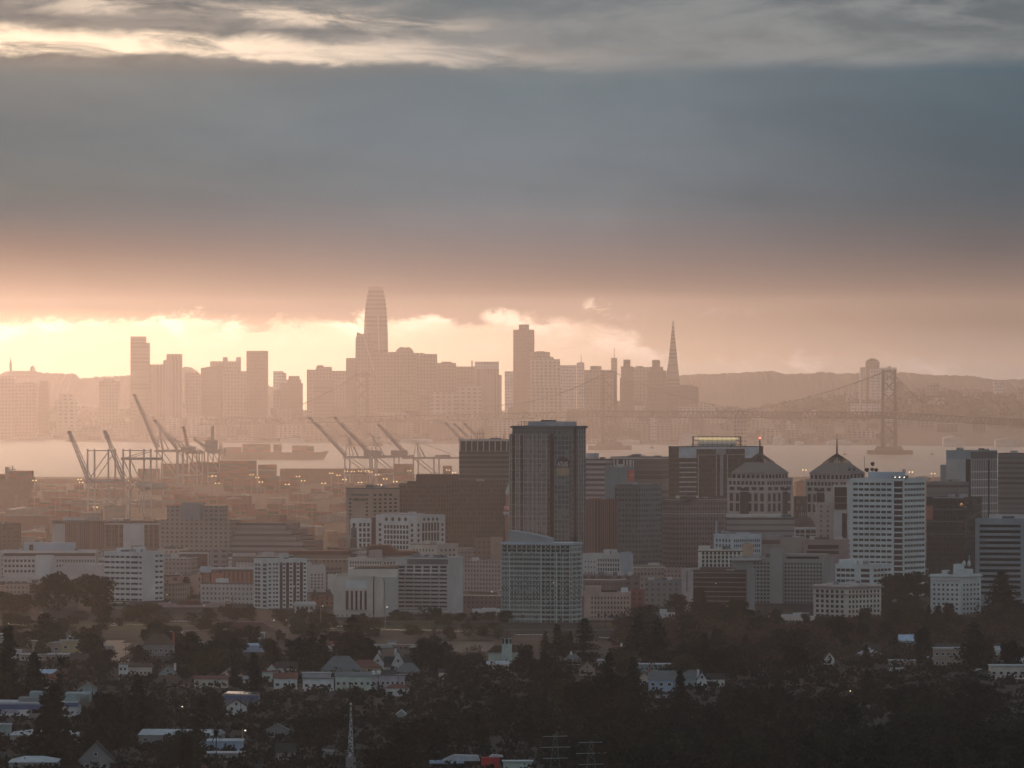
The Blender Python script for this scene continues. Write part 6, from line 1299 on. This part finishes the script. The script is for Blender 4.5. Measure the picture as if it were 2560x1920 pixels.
o = house('long low pale jetty building beside the small white shed',910,1045,1613,1611,1619,'mint','white','flat',win=(0,0),name='shed',deep=5)
# canopies at the bottom edge
D = 2860; x0 = X(1073,D); zb = Z(1935,D); C_ = thing('loading_canopy','white and blue canopy roof with a red end box at the bottom edge','canopy',(x0,D,zb)); pz = lambda py: Z(py,D)-zb; px_ = lambda px: X(px,D)-x0
MB().box(0,px_(1160),0,8,pz(1909),pz(1903)).build('fascia',HW['blue'],C_); MB().slabx([(px_(1100),pz(1903)),(px_(1200),pz(1903)),(px_(1195),pz(1890)),(px_(1135),pz(1888))],1,8).build('roof',HR['white'],C_)
MB().box(px_(1203),px_(1249),-.5,6,0,pz(1894)).build('end_box',mat('bright_red_panel',(.33,.025,.03)),C_); MB().slabx([(px_(1222),pz(1893)),(px_(1258),pz(1893)),(px_(1256),pz(1889)),(px_(1230),pz(1887))],0,6).build('awning',HR['white'],C_)
for a in (1075,1120,1158): MB().bar((px_(a),.4,0),(px_(a),.4,pz(1909)),.12).build('post',HW['white'],C_)
# pylons and utility poles
def pole(px, yb, yt, label, arms=1, D=None, lit=False, group='utility poles among the houses'):
    D = D or GD(yb); zb = gz(D)-1; h = Z(yt,D)-zb; r_ = thing('utility_pole' if not lit else 'street_lamp', None, 'pole' if not lit else 'street lamp', (X(px,D),D,zb), 0, group)
    MB().bar((0,0,0),(0,0,h),.2,.13).build('post',mat('pole_wood',(.06,.05,.045)) if not lit else POLE,r_)
    b = MB()
    for k in range(arms): b.bar((-1.3,0,h-.5-k*1.3),(1.3,0,h-.5-k*1.3),.09)
    b.build('crossarm',mat('pole_wood',(.06,.05,.045)),r_)
    if lit: MB().ball((1.2,0,h-.7),.32,.25,6,4).build('lamp_head',emis('white_street_lamp',(1,.85,.62),3),r_)
    AUTO.append((px, label, r_, LM_H, ''))
for px, yb, yt, a in ((314,1672,1610,1),(326,1672,1612,3),(232,1740,1700,1),(602,1800,1730,1),(946,1722,1684,2),(996,1722,1692,1),(1160,1665,1636,1),(1138,1665,1640,1),(680,1900,1880,1),(126,1925,1905,1),(430,1860,1822,1),(2510,1660,1628,1),(1566,1690,1662,1)): pole(px, yb, yt, 'wooden utility pole', a)
for px, yb, yt in ((802,1562,1512),(963,1570,1515),(417,1585,1566),(680,1552,1548),(711,1552,1548),(100,1550,1530),(606,1882,1822),(449,1785,1763)): pole(px, yb, yt, 'slim lamp post', 0, lit=True, group='slim lamp posts', D=None if yb > 1600 else GD(yb))
for px, py, lab in ((1388,1835,'faint lattice power pylon standing in the dark wood'),(1478,1850,'second faint lattice power pylon with pale arms')):
    D = 2700; zb = gz(D)-1; h = Z(py,D)-zb; r_ = thing('power_pylon', lab, 'pylon', (X(px,D),D,zb)); b = MB(); 
    for sx in (-1,1):
        for sy in (0,2.4): b.bar((sx*2.6,sy*1.6,0),(sx*.4,1.5,h),.14,.08)
    for k in range(7): z0, z1 = h*k/7, h*(k+1)/7; w0, w1 = 2.6-2.2*k/7, 2.6-2.2*(k+1)/7; b.bar((-w0,0,z0),(w1,1,z1),.06).bar((w0,0,z0),(-w1,1,z1),.06)
    b.build('tower',mat('pylon_steel',(.12,.15,.15)),r_); b = MB()
    for zz, ww in ((h-1,4.5),(h-5,5.5),(h-9,4.5)): b.bar((-ww,1.5,zz),(ww,1.5,zz+.2),.12)
    b.build('arms',mat('pylon_arm_steel',(.30,.32,.33)),r_)
# cars
def make_car(c):
    r_ = thing('parked_car', None, 'car', (0,0,0), 0, 'cars parked by the lake and on the streets'); m = mat('car_paint_'+c[0], c[1], .3, .05, 1, .5)
    MB().slabx([(-2.1,.3),(2.1,.3),(2.15,.75),(1.2,.88),(-1.9,.9),(-2.15,.6)],-.85,.85).build('body',m,r_); MB().slabx([(-1.5,.9),(.9,.88),(.3,1.4),(-1.1,1.42)],-.75,.75).build('cabin',GL2,r_)
    for sx in (-1.35,1.35):
        for sy in (-.8,.8): MB().bar((sx,sy-.1,.32),(sx,sy+.1,.32),.33,None,10).build('wheel',DROOF,r_)
    return r_
cars = [make_car(c) for c in (('white',(.6,.6,.62)),('silver',(.4,.4,.42)),('dark',(.05,.05,.06)))]
cn = ['white','silver','dark']; used = set(); rq = random.Random(9)
spots = [(435+i*13+rq.uniform(-2,2),1556) for i in range(5)]+[(544,1554),(578,1549),(730,1567),(745,1567),(768,1566),(852,1569)]+[(1212+i*8,1587) for i in range(5)]+[(1296+i*9.5+rq.uniform(-1,1),1590) for i in range(8)]+[(1506,1597),(1516,1598),(1690,1594),(1700,1592),(285,1567),(292,1563)]+[(2438,1680),(2446,1677),(2452,1682),(2410,1695),(2402,1698),(2430,1688),(185,1432),(192,1432),(202,1433)]
for px, py in spots:
    k = rq.choice([0,0,0,1,1,2]); src = cars[k]
    if k in used: c = copy_tree(src)
    else: c = src; used.add(k)
    D = GD(py); c.location = (X(px,D),D,gz(D)+(.3 if D > 3800 else 1.5)); c.rotation_euler = (0,0,rq.uniform(-.4,.4)); AUTO.append((px, cn[k]+' parked car', c, LM_H if D < 4400 else LM_CITY, ''))
# lakeshore string lights
LB = emis('string_bulb',(1,.80,.55),3.0)
for (pa, pb, ya, yb, n, lab) in ((785,835,1572,1571,14,'short string of lights below the gabled brick house'),(922,1020,1571,1575,26,'string of small lights below the theatre'),(1030,1172,1573,1580,34,'string of small lights below the balconied apartments'),(1285,1372,1583,1585,26,'string of small lights before the teal glass tower'),(1530,1560,1583,1583,8,'few small lights behind the palms'),(1660,1716,1583,1582,18,'string of small lights past the small white houses'),(320,372,1560,1562,9,'scattered lawn lights near the small round tree'),(22,65,1560,1563,8,'scattered lawn lights at the frame edge')):
    D = GD(1582); x0 = X(pa,D); r_ = thing('light_string', lab, 'string lights', (x0,D,gz(D))); b = MB(); c = MB(); prev = None
    for i in range(n):
        t_ = i/(n-1); p = Vector((X(pa+(pb-pa)*t_,D)-x0, rq.uniform(-2,2)*0, Z(ya+(yb-ya)*t_,D)-gz(D)+rq.uniform(-.2,.2)))
        b.ball(p, .14, .14, 5, 3)
        if prev is not None: c.bar(prev, p, .03)
        prev = p
        if i % 5 == 0: c.bar((p.x,p.y,-.5),(p.x,p.y,p.z),.06)
    b.build('bulbs',LB,r_); c.build('wire',DSTEEL,r_)
# lit windows and small lamps scattered in the city
for i,(px,py,D,c) in enumerate(((418,1486,5100,0),(511,1513,4900,0),(736,1465,4900,0),(1698,1454,5080,1),(1789,1458,4870,0),(2124,1726,3300,0),(1230,1479,4900,1),(1383,1456,4650,0),(1544,1602,4300,0))):
    o = MB().ball((0,0,0),.26,.24,6,4).build('wall_lamp',LB); o.location = (X(px,D),D-6,Z(py,D)); tag(o,None,'lamp','small lit lamps in the city'); AUTO.append((px,'small lit lamp',o,LM_CITY,''))

# ================================================================== trees
def leaf_mat(name, c, c2):
    m, t, b, N, L = nm(name); tc = N('ShaderNodeTexCoord'); n = N('ShaderNodeTexNoise'); n.inputs['Scale'].default_value = .35; n.inputs['Detail'].default_value = 4; L(tc.outputs['Object'], n.inputs['Vector'])
    oi = N('ShaderNodeObjectInfo'); mr = N('ShaderNodeMapRange'); L(n.outputs['Fac'], mr.inputs[0]); mr.inputs[1].default_value = .35; mr.inputs[2].default_value = .65
    mx = N('ShaderNodeMix'); mx.data_type = 'RGBA'; L(mr.outputs[0], mx.inputs[0]); mx.inputs[6].default_value = c+(1,); mx.inputs[7].default_value = c2+(1,)
    r2 = N('ShaderNodeMapRange'); L(oi.outputs['Random'], r2.inputs[0]); r2.inputs[3].default_value = .6; r2.inputs[4].default_value = 1.4
    sc = N('ShaderNodeVectorMath'); sc.operation = 'SCALE'; L(mx.outputs[2], sc.inputs[0]); L(r2.outputs[0], sc.inputs['Scale']); L(sc.outputs[0], b.inputs['Base Color']); b.inputs['Roughness'].default_value = .8; b.inputs['Specular IOR Level'].default_value = .15
    return m
BARK = mat('bark',(.045,.035,.028),sc=2)
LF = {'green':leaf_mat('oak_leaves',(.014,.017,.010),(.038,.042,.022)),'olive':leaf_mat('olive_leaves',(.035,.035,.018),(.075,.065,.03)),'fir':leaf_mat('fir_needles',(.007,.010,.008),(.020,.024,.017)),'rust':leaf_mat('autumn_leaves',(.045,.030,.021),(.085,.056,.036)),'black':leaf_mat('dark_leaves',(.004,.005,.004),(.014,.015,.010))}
def leafquad(b, c, s, r):
    a = Vector((r.gauss(0,1),r.gauss(0,1),r.gauss(0,.7))).normalized(); u = a.cross(Vector((r.gauss(0,1),r.gauss(0,1),r.gauss(0,1)))).normalized(); v = a.cross(u)
    n = len(b.v); b.v += [tuple(c+u*s), tuple(c+v*s*.8), tuple(c-u*s*.9), tuple(c-v*s*.7)]; b.f.append((n,n+1,n+2,n+3)); b.mi.append(0)
def round_proto(seed, spread=1.0, lean=0.0, sparse=1.0):
    """unit tree: 1 tall, crown 1 wide"""
    r = random.Random(seed); cr = MB(); tk = MB(); lobes = []
    for i in range(16):
        a = r.uniform(0,6.28); z = r.uniform(.24,.84); rr = r.uniform(.06,.36)*spread*(1.15-.5*abs(z-.5)/.34*.6); lobes.append((Vector((rr*math.cos(a),rr*math.sin(a),z)), r.uniform(.13,.22)))
    lobes.append((Vector((0,0,.82)),.15)); 
    for c, q in lobes:
        for k in range(int(125*sparse)):
            d = Vector((r.gauss(0,1),r.gauss(0,1),r.gauss(0,1))).normalized()*q*(r.random()**.45); d.z *= .85
            leafquad(cr, c+d, r.uniform(.024,.046), r)
    tk.bar((0,0,-.05),(0.01,0,.22),.035,.026,7); tk.bar((.01,0,.22),(0,0,.6),.026,.010,6)
    for c, q in lobes[::2]: tk.bar((0,0,.2+.1*r.random()), c, .014, .004, 5)
    return tk, cr
def fir_proto(seed, wide=.5, droop=.12, gaps=.0):
    r = random.Random(seed); cr = MB(); tk = MB(); tk.bar((0,0,-.05),(0,0,.97),.022,.004,6); n = 26
    for i in range(n):
        z = .08 + .9*i/n; L0 = wide*.5*(1-(z-.08)/.92)**.8 * r.uniform(.75,1.12) + .012
        if r.random() < gaps: continue
        m_ = int(6+7*(1-i/n))
        for j in range(m_):
            a = 6.28*j/m_ + r.uniform(-.3,.3); L1 = L0*r.uniform(.7,1.1); tip = Vector((math.cos(a)*L1, math.sin(a)*L1, z-droop*L1+r.uniform(-.01,.02)))
            o = Vector((0,0,z)); 
            for k in range(max(3,int(L1*34))):
                t_ = (k+1)/max(3,int(L1*34)); leafquad(cr, o.lerp(tip,t_)+Vector((r.gauss(0,.012),r.gauss(0,.012),r.gauss(0,.008))), r.uniform(.026,.044)*(1.15-.5*t_), r)
    for k in range(10): leafquad(cr, Vector((0,0,.93+.07*k/10)), .009, r)
    return tk, cr
def palm_proto(seed):
    r = random.Random(seed); cr = MB(); tk = MB(); tk.bar((0,0,-.03),(.01,0,.80),.011,.009,6)
    for i in range(34):
        a = r.uniform(0,6.28); el = r.uniform(-.9,1.3); p = Vector((.01,0,.82)); d = Vector((math.cos(a)*math.cos(el),math.sin(a)*math.cos(el),math.sin(el)))
        for k in range(6):
            q = p + d*.028; d = (d+Vector((0,0,-.16))).normalized(); s_ = d.cross(Vector((0,0,1))).normalized()*.026*(1-k/7)
            n = len(cr.v); cr.v += [tuple(p-s_),tuple(q-s_*.8),tuple(q+s_*.8),tuple(p+s_)]; cr.f.append((n,n+1,n+2,n+3)); cr.mi.append(0); p = q
    return tk, cr
PR = {}
def proto(kind, i, col):
    key = (kind, i, col)
    if key not in PR:
        gk = (kind, i)
        if gk not in PR:
            PR[gk] = {'round':lambda: round_proto(i+1),'umbrella':lambda: round_proto(i+40,1.3),'fir':lambda: fir_proto(i+70,.5),'slim':lambda: fir_proto(i+90,.34,.2),'ragged':lambda: fir_proto(i+110,.62,.05,.22),'palm':lambda: palm_proto(i+130),'bare':lambda: round_proto(i+150,1.1,0,.22)}[kind]()
        tk, cr = PR[gk]; PR[key] = (tk.mesh('trunk', BARK), cr.mesh('crown', LF[col]))
    return PR[key]
rt = random.Random(31); TN = {'round':'round_tree','umbrella':'spreading_tree','fir':'conifer_tree','slim':'conifer_tree','ragged':'conifer_tree','palm':'palm_tree','bare':'bare_tree'}
DESC = {'round':'round-crowned tree','umbrella':'broad spreading tree','fir':'pointed conifer','slim':'slim conifer','ragged':'ragged conifer','palm':'slender palm tree','bare':'thin-leaved tree'}
ntree = [0]
def tree(px, yt, w, kind='round', col='green', D=None, yb=None, label=None, lm=None):
    """crown top row yt, crown width w in photo pixels, standing on the ground at distance D (or foot row yb)"""
    D = D or GD(yb); zb = gz(D)-1 + (h2(X(px,D),D) if D < 3900 else 0); h = max(3, Z(yt,D)-zb); wm = w*K*D
    tm, cm = proto(kind, rt.randrange(3), col); r_ = thing(TN[kind], label, {'palm':'palm tree','fir':'conifer','slim':'conifer','ragged':'conifer'}.get(kind,'tree'), (X(px,D),D,zb), rt.uniform(0,6.28), None if label else 'trees of the city and the dark slopes')
    f = {'round':.95,'umbrella':1.15,'fir':.5,'slim':.36,'ragged':.6,'palm':.34,'bare':1.0}[kind]; sx = wm/f; sx *= 1.3 if kind in ('fir','slim','ragged') else 1.12; r_.scale = (sx, sx, h); ntree[0] += 1
    link('trunk', tm, r_); link('crown', cm, r_)
    if not label: AUTO.append((px, {'green':'dark green','olive':'olive-toned','fir':'blackish','rust':'rust-tinted','black':'near-black'}[col]+' '+DESC[kind], r_, lm or (LM_H if D < 4450 else LM_CITY), {True:'down-slope',False:'upslope'}[D < 3450] if D < 4450 else ''))
    return r_
# named trees
T_ = [
 (147,1424,92,'round','green',4920,'huge dark round tree, the one touching the white pylon'),(232,1430,88,'round','green',4900,'huge dark round tree, the one touching the ribbon-window tower'),
 (366,1507,76,'round','olive',4850,'small dome-shaped tree at the foot of the ribbon-window tower'),(60,1482,95,'round','green',4880,'dark tree clump before the white pylon porch'),(5,1475,70,'round','green',4900,'dark tree clump cut by the frame edge under the parking decks'),
 (113,1528,78,'fir','fir',4300,'broad dark conifer at the lake edge before the twin round trees'),(310,1500,16,'palm','green',4860,'small palm in front of the white podium'),(286,1505,18,'palm','green',4860,'second small palm in front of the white podium'),
 (466,1440,36,'fir','green',5150,'dark cone-shaped tree before the salmon block'),(552,1513,14,'slim','green',4890,'slim cypress before the mauve apartments'),(566,1518,14,'slim','green',4890,'second slim cypress before the mauve apartments'),
 (881,1541,74,'ragged','fir',4080,'tall flat-topped conifer standing before the theatre'),(874,1577,84,'round','fir',4050,'bushy dark tree wrapped round the flat-topped conifer'),(780,1556,50,'ragged','fir',4000,'ragged conifer left of the flat-topped one'),(808,1585,34,'slim','fir',3980,'smaller conifer tucked beside the ragged one'),(747,1590,66,'round','green',3960,'dark rounded tree beside the ragged conifer'),
 (1085,1583,86,'round','fir',3900,'big dark round tree right of the white gables'),(1393,1558,34,'fir','fir',4180,'dark conifer nearest the teal tower foot'),(1426,1575,20,'fir','fir',4150,'small conifer between two larger ones'),(1460,1543,54,'ragged','fir',4100,'ragged tall conifer before the palms'),
 (1596,1528,56,'fir','fir',4080,'broad conifer with banded branches, taller of the close pair'),(1644,1544,58,'fir','fir',4060,'reddish-dark conifer, shorter of the close pair'),(1762,1580,30,'slim','fir',3900,'lone pointed conifer above the teal house'),(1799,1571,44,'ragged','fir',4250,'small ragged conifer on the hazy slope'),
 (1318,1604,62,'umbrella','black',3900,'flat-topped umbrella pine by the conical turret'),(1362,1622,50,'umbrella','black',3800,'second umbrella pine, lower and darker'),(1522,1628,36,'slim','fir',3500,'slim dark conifer before the flat-eaved house'),(1583,1640,34,'slim','fir',3450,'slim dark conifer left of the pale blue house'),
 (1700,1672,40,'fir','black',3380,'dark fir covering the teal house corner'),(636,1628,34,'slim','fir',3550,'tall thin dark conifer beside the bright narrow house'),(344,1682,46,'slim','black',3150,'pointed dark conifer in front of the cream house wing'),(230,1577,66,'round','green',4080,'big dark egg-shaped tree beside the shining water'),
 (262,1620,66,'round','green',3900,'dark tree sloping down to the shining water'),(478,1576,88,'fir','green',3950,'wide dark conifer above the teal dormered house'),(572,1588,80,'round','green',3950,'dark rounded tree before the arched pavilion'),(680,1592,50,'round','green',4000,'dark rounded tree past the boathouse'),
 (20,1560,52,'slim','black',3500,'tall near-black conifer at the frame edge'),(86,1625,58,'fir','black',3450,'near-black conifer in front of the pink-grey house'),(155,1628,60,'palm','black',3450,'wide feathery palm before the long white roof line'),(130,1700,104,'fir','black',2950,'large black conifer in front of the school hall'),
 (275,1722,92,'round','black',3050,'large black round tree right of the gymnasium'),(540,1812,34,'palm','black',2800,'dark palm against the white roofs'),(463,1830,32,'round','black',2800,'small dark tree against the white roofs'),(150,1672,54,'palm','black',3380,'spreading palm hiding the red-brown gable'),
 (2226,1430,76,'round','green',4900,'tallest dark eucalyptus under the white skyscraper'),(2290,1424,84,'round','green',4920,'wide dark eucalyptus beside the art-deco tower'),(2196,1470,60,'round','green',4850,'dark tree leaning on the ornate hotel'),(2258,1500,90,'round','green',4800,'dark lower tree below the eucalyptus pair'),
 (2504,1424,66,'fir','green',4850,'tall dark fir before the dark-striped office'),(2535,1500,90,'round','green',4750,'dark round tree under the striped office'),(2474,1530,70,'round','green',4650,'dark round tree beside the art-deco tower foot'),(2372,1512,42,'fir','rust',4550,'pale pointed tree before the art-deco tower'),(2345,1512,34,'slim','green',4560,'dark slim tree at the art-deco tower corner'),
 (2434,1552,66,'fir','fir',4000,'big dark conifer with drooping branches before the timbered house'),(2307,1563,34,'round','black',4080,'thin dark tree standing right of the barn-like house'),(2236,1588,34,'palm','black',4080,'palm silhouette left of the barn-like house'),(1957,1582,46,'fir','fir',4150,'dark conifer left of a close pair on the hazy slope'),(1982,1576,50,'fir','fir',4120,'dark conifer right of a close pair on the hazy slope'),
 (1990,1610,60,'round','black',3850,'dark bush-like tree under the close conifer pair'),(2530,1595,50,'round','black',3900,'dark round tree above the beige villa'),(1745,1465,44,'round','rust',4820,'leafless-looking tree before the pale end wall'),(1690,1480,50,'round','rust',4830,'reddish tree beside the grey long block'),
 (2000,1560,80,'round','rust',4600,'rusty round tree below the low cream building'),(1940,1565,70,'round','olive',4620,'yellow-green tree below the low cream building'),(2130,1545,76,'round','rust',4650,'rusty tree under the ornate hotel'),(2250,1538,84,'round','olive',4600,'broad olive tree below the eucalyptus pair'),
 (1810,1690,0,'x','x',0,''),
]
for (px, yt, w, kd, col, D, lab) in T_:
    if kd != 'x': tree(px, yt, w*(1.22 if kd not in ('fir','ragged','slim') else 1.45), kd, col, D, label=lab)
for px, yt in ((1271,1536),(1306,1534),(1340,1536),(1374,1538),(1402,1543),(1497,1532),(1514,1530),(1530,1532),(1545,1534),(1562,1531)): tree(px, yt, 17, 'palm', 'green', 4640)
# lakeshore and street trees
for i in range(34):
    px = rt.uniform(690, 2560); 
    if 1290 < px < 1560: continue
    D = rt.uniform(4600, 4780) if px > 1100 else rt.uniform(4660,4790); hgt = rt.uniform(24, 48); yb = HY+(HC-gz(D))/(K*D)
    if 830 < px < 960: hgt = 12
    tree(px, yb-hgt*(.7 if px < 1900 else 1.1), rt.uniform(30,62), rt.choice(['round','round','umbrella','bare']), rt.choice(['green','olive','rust'] if px > 1100 else ['green','olive']), D)
for i in range(84):
    px = rt.uniform(-10, 1270); D = rt.uniform(4400, 4780); hgt = rt.uniform(4.5, 10); yb = HY+(HC-gz(D))/(K*D)
    if 600 < px < 670 and D < 4500: continue
    tree(px, yb-hgt/(K*D), hgt*rt.uniform(1.0,1.8)/(K*D), rt.choice(['round','umbrella','bare']), rt.choice(['green','olive','rust','green']), D)
for i in range(34):
    px = rt.uniform(1590, 2570); D = rt.uniform(4520, 4760); hgt = rt.uniform(8, 15); yb = HY+(HC-gz(D))/(K*D); yt = yb - hgt/(K*D)
    if 2030 < px < 2210 or 2330 < px < 2455: yt = max(yt, 1540); hgt = min(hgt, 9)
    if 1918 < px < 2045: continue
    tree(px, yt, hgt*rt.uniform(1.0,1.5)/(K*D), rt.choice(['round','umbrella','round','bare']), rt.choice(['green','olive','rust','green']), D)
for i in range(30):
    px = rt.uniform(330, 1245); D = rt.uniform(4030, 4330); hgt = rt.uniform(6, 13); yb = HY+(HC-gz(D))/(K*D); yt = yb - hgt/(K*D)
    if 1080 < px or 590 < px < 680: yt = max(yt, 1632)
    if 915 < px < 1050 and yt < 1640: continue
    tree(px, yt, max(14,(yb-yt)*rt.uniform(.8,1.3)), rt.choice(['round','umbrella','round','fir']), rt.choice(['green','fir','rust','black']), D)
# lake-edge belt of trees: thick on the far side of the slope, open where the lake shows
for i in range(92):
    px = rt.uniform(1240, 2580) if i < 74 else rt.uniform(-20, 640); D = rt.uniform(4060, 4720) if px > 1700 else rt.uniform(4060, 4330)
    hgt = rt.uniform(9, 17); yb = HY+(HC-gz(D))/(K*D); yt = yb - hgt/(K*D)
    if any(a-14 < px < b2+14 and t0-12 < yb and yt < t1 for a, b2, t0, t1 in ((255,312,1590,1660),(1255,1290,1570,1630),(2140,2210,1620,1650),(2245,2305,1585,1620),(2325,2425,1612,1668),(2475,2570,1600,1700),(1918,2045,1540,1562))): continue
    if px > 2330 and yt < 1520: continue
    if (1365 < px < 1690 or 1740 < px < 1825) and rt.random() < .85: continue
    kd = rt.choice(['round','round','umbrella','round','fir','bare']); tree(px, yt, hgt*rt.uniform(.8,1.3)/(K*D)*(.5 if kd == 'fir' else 1), kd, 'fir' if kd == 'fir' else rt.choice(['green','rust','olive','green','black']), D)
# slope fill: dense on the lower right, mixed with houses on the left
HB = [(h[1], h[2], h[4], h[5]) for h in HS]      # house columns, top and foot rows
def clash(px, yt, yb, w):
    for a, b2, t0, t1 in HB:
        if px+w*.42 > a and px-w*.42 < b2 and yt < t1-2 and yb > t1-6: return True
    for a, b2, t0, t1 in ((-30,70,1755,1795),(150,225,1735,1800),(560,646,1735,1765),(560,646,1750,1785),(868,886,1752,1892),(1255,1282,1570,1625),(1070,1255,1885,1925),(2395,2462,1672,1702),(262,302,1590,1655),(928,952,1676,1690),(600,664,1575,1620)):
        if px+w*.42 > a and px-w*.42 < b2 and yt < t1 and yb > t0+4: return True
    return False
cnt = 0; tries = 0
def dens(px, yt):
    return 1.0
while cnt < 175 and tries < 12000:
    tries += 1
    px = rt.uniform(-20, 2580); D = rt.choice([rt.uniform(2350,3100), rt.uniform(2700,4050), rt.uniform(3000,4050)])
    if D < 2650 and px < 1500: D += 450
    yb = HY+(HC-gz(D))/(K*D); hm = rt.uniform(11, 19) * (1.2 if D < 2900 else 1); yt = yb - hm/(K*D); wm = hm*rt.uniform(.95,1.4); w = wm/(K*D)
    if yt > 1925 or yt < 1585: continue
    if D < 2900 and px < 1500 and yt < 1790: continue
    if D < 2800 and px >= 1500 and yt < 1770 - 0: continue
    if clash(px, yt, yb, w) and rt.random() > .05: continue
    kd = rt.choice(['round','round','round','umbrella','fir','slim','bare']) if px < 1300 else rt.choice(['round','round','round','umbrella','round','fir'])
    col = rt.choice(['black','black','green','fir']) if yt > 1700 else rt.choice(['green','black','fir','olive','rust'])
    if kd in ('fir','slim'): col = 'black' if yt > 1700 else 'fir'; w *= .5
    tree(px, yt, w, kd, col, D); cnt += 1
# undergrowth: shrubs too many to count between houses and trees
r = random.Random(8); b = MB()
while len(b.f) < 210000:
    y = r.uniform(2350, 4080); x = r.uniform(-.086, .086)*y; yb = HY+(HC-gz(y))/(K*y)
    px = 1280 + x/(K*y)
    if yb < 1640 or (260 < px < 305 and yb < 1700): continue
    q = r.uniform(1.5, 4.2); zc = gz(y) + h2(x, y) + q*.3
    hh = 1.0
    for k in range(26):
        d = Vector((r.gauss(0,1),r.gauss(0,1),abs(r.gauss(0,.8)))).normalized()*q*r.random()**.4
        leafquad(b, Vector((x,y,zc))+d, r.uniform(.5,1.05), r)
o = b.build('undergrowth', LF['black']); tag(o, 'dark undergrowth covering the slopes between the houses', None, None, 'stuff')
b = MB(); r = random.Random(18)
while len(b.f) < 52000:
    px = r.uniform(1540, 2600); y = r.uniform(4070, 4725); yb = HY+(HC-gz(y))/(K*y)
    if 1920 < px < 2045 and y > 4560: continue
    if any(a < px < c_ and t0 < yb < t1 for a, c_, t0, t1 in ((2140,2210,1612,1650),(2245,2305,1590,1622),(2325,2425,1612,1668),(2475,2570,1610,1700))): continue
    q = r.uniform(2.5, 6.0)
    for k in range(30):
        dd = Vector((r.gauss(0,1),r.gauss(0,1),abs(r.gauss(0,.8)))).normalized()*q*r.random()**.4; leafquad(b, Vector((X(px,y),y,gz(y)+q*.2))+dd, r.uniform(.6,1.3), r)
o = b.build('shrubbery', LF['rust']); tag(o, 'rusty autumn brush covering the slope beneath the ornate hotel', None, None, 'stuff')
# far wooded clumps on the hazy hills across the bay
b = MB(); r = random.Random(12)
for i in range(1800):
    px = r.choice([r.uniform(1780,2600), r.uniform(1960,2110), r.uniform(2300,2560), r.uniform(100,330)]); D = r.uniform(15600, 17000) if px > 400 else r.uniform(16500,17300)
    x = X(px,D); z = hill(x,D); q = r.uniform(8,19) * (.6 if px < 1960 else 1)
    for k in range(9):
        d = Vector((r.gauss(0,1),r.gauss(0,1),r.gauss(0,.6))).normalized()*q*.7*r.random()**.4; leafquad(b, Vector((x,D,z+q*.4))+d, r.uniform(3,6), r)
o = b.build('woods', LF['olive']); tag(o, 'hazy woods on the hills across the bay', None, None, 'stuff')

# ================================================================== labels for the repeats
ORD = ['first','second','third','fourth','fifth','sixth','seventh','eighth','ninth','tenth','eleventh','twelfth','thirteenth','fourteenth','fifteenth','sixteenth','seventeenth','eighteenth','nineteenth','twentieth']
def ordinal(k): return ORD[k] if k < 20 else f'{k+1}th'
bins = {}
for px, phrase, o, lms, where in AUTO:
    lm = [n for p, n in lms if p <= px]; lm = lm[-1] if lm else lms[0][1]
    bins.setdefault((phrase, lm, where), []).append((px, len(bins), o))
for (phrase, lm, where), L_ in bins.items():
    L_.sort(key=lambda q: (q[0], q[1]))
    for k, (_, _, o) in enumerate(L_):
        s = f'{phrase} {where + " " if where else ""}just past the {lm}' if len(L_) == 1 else f'{ordinal(k)} {phrase} {where + " " if where else ""}past the {lm}'
        o['label'] = s
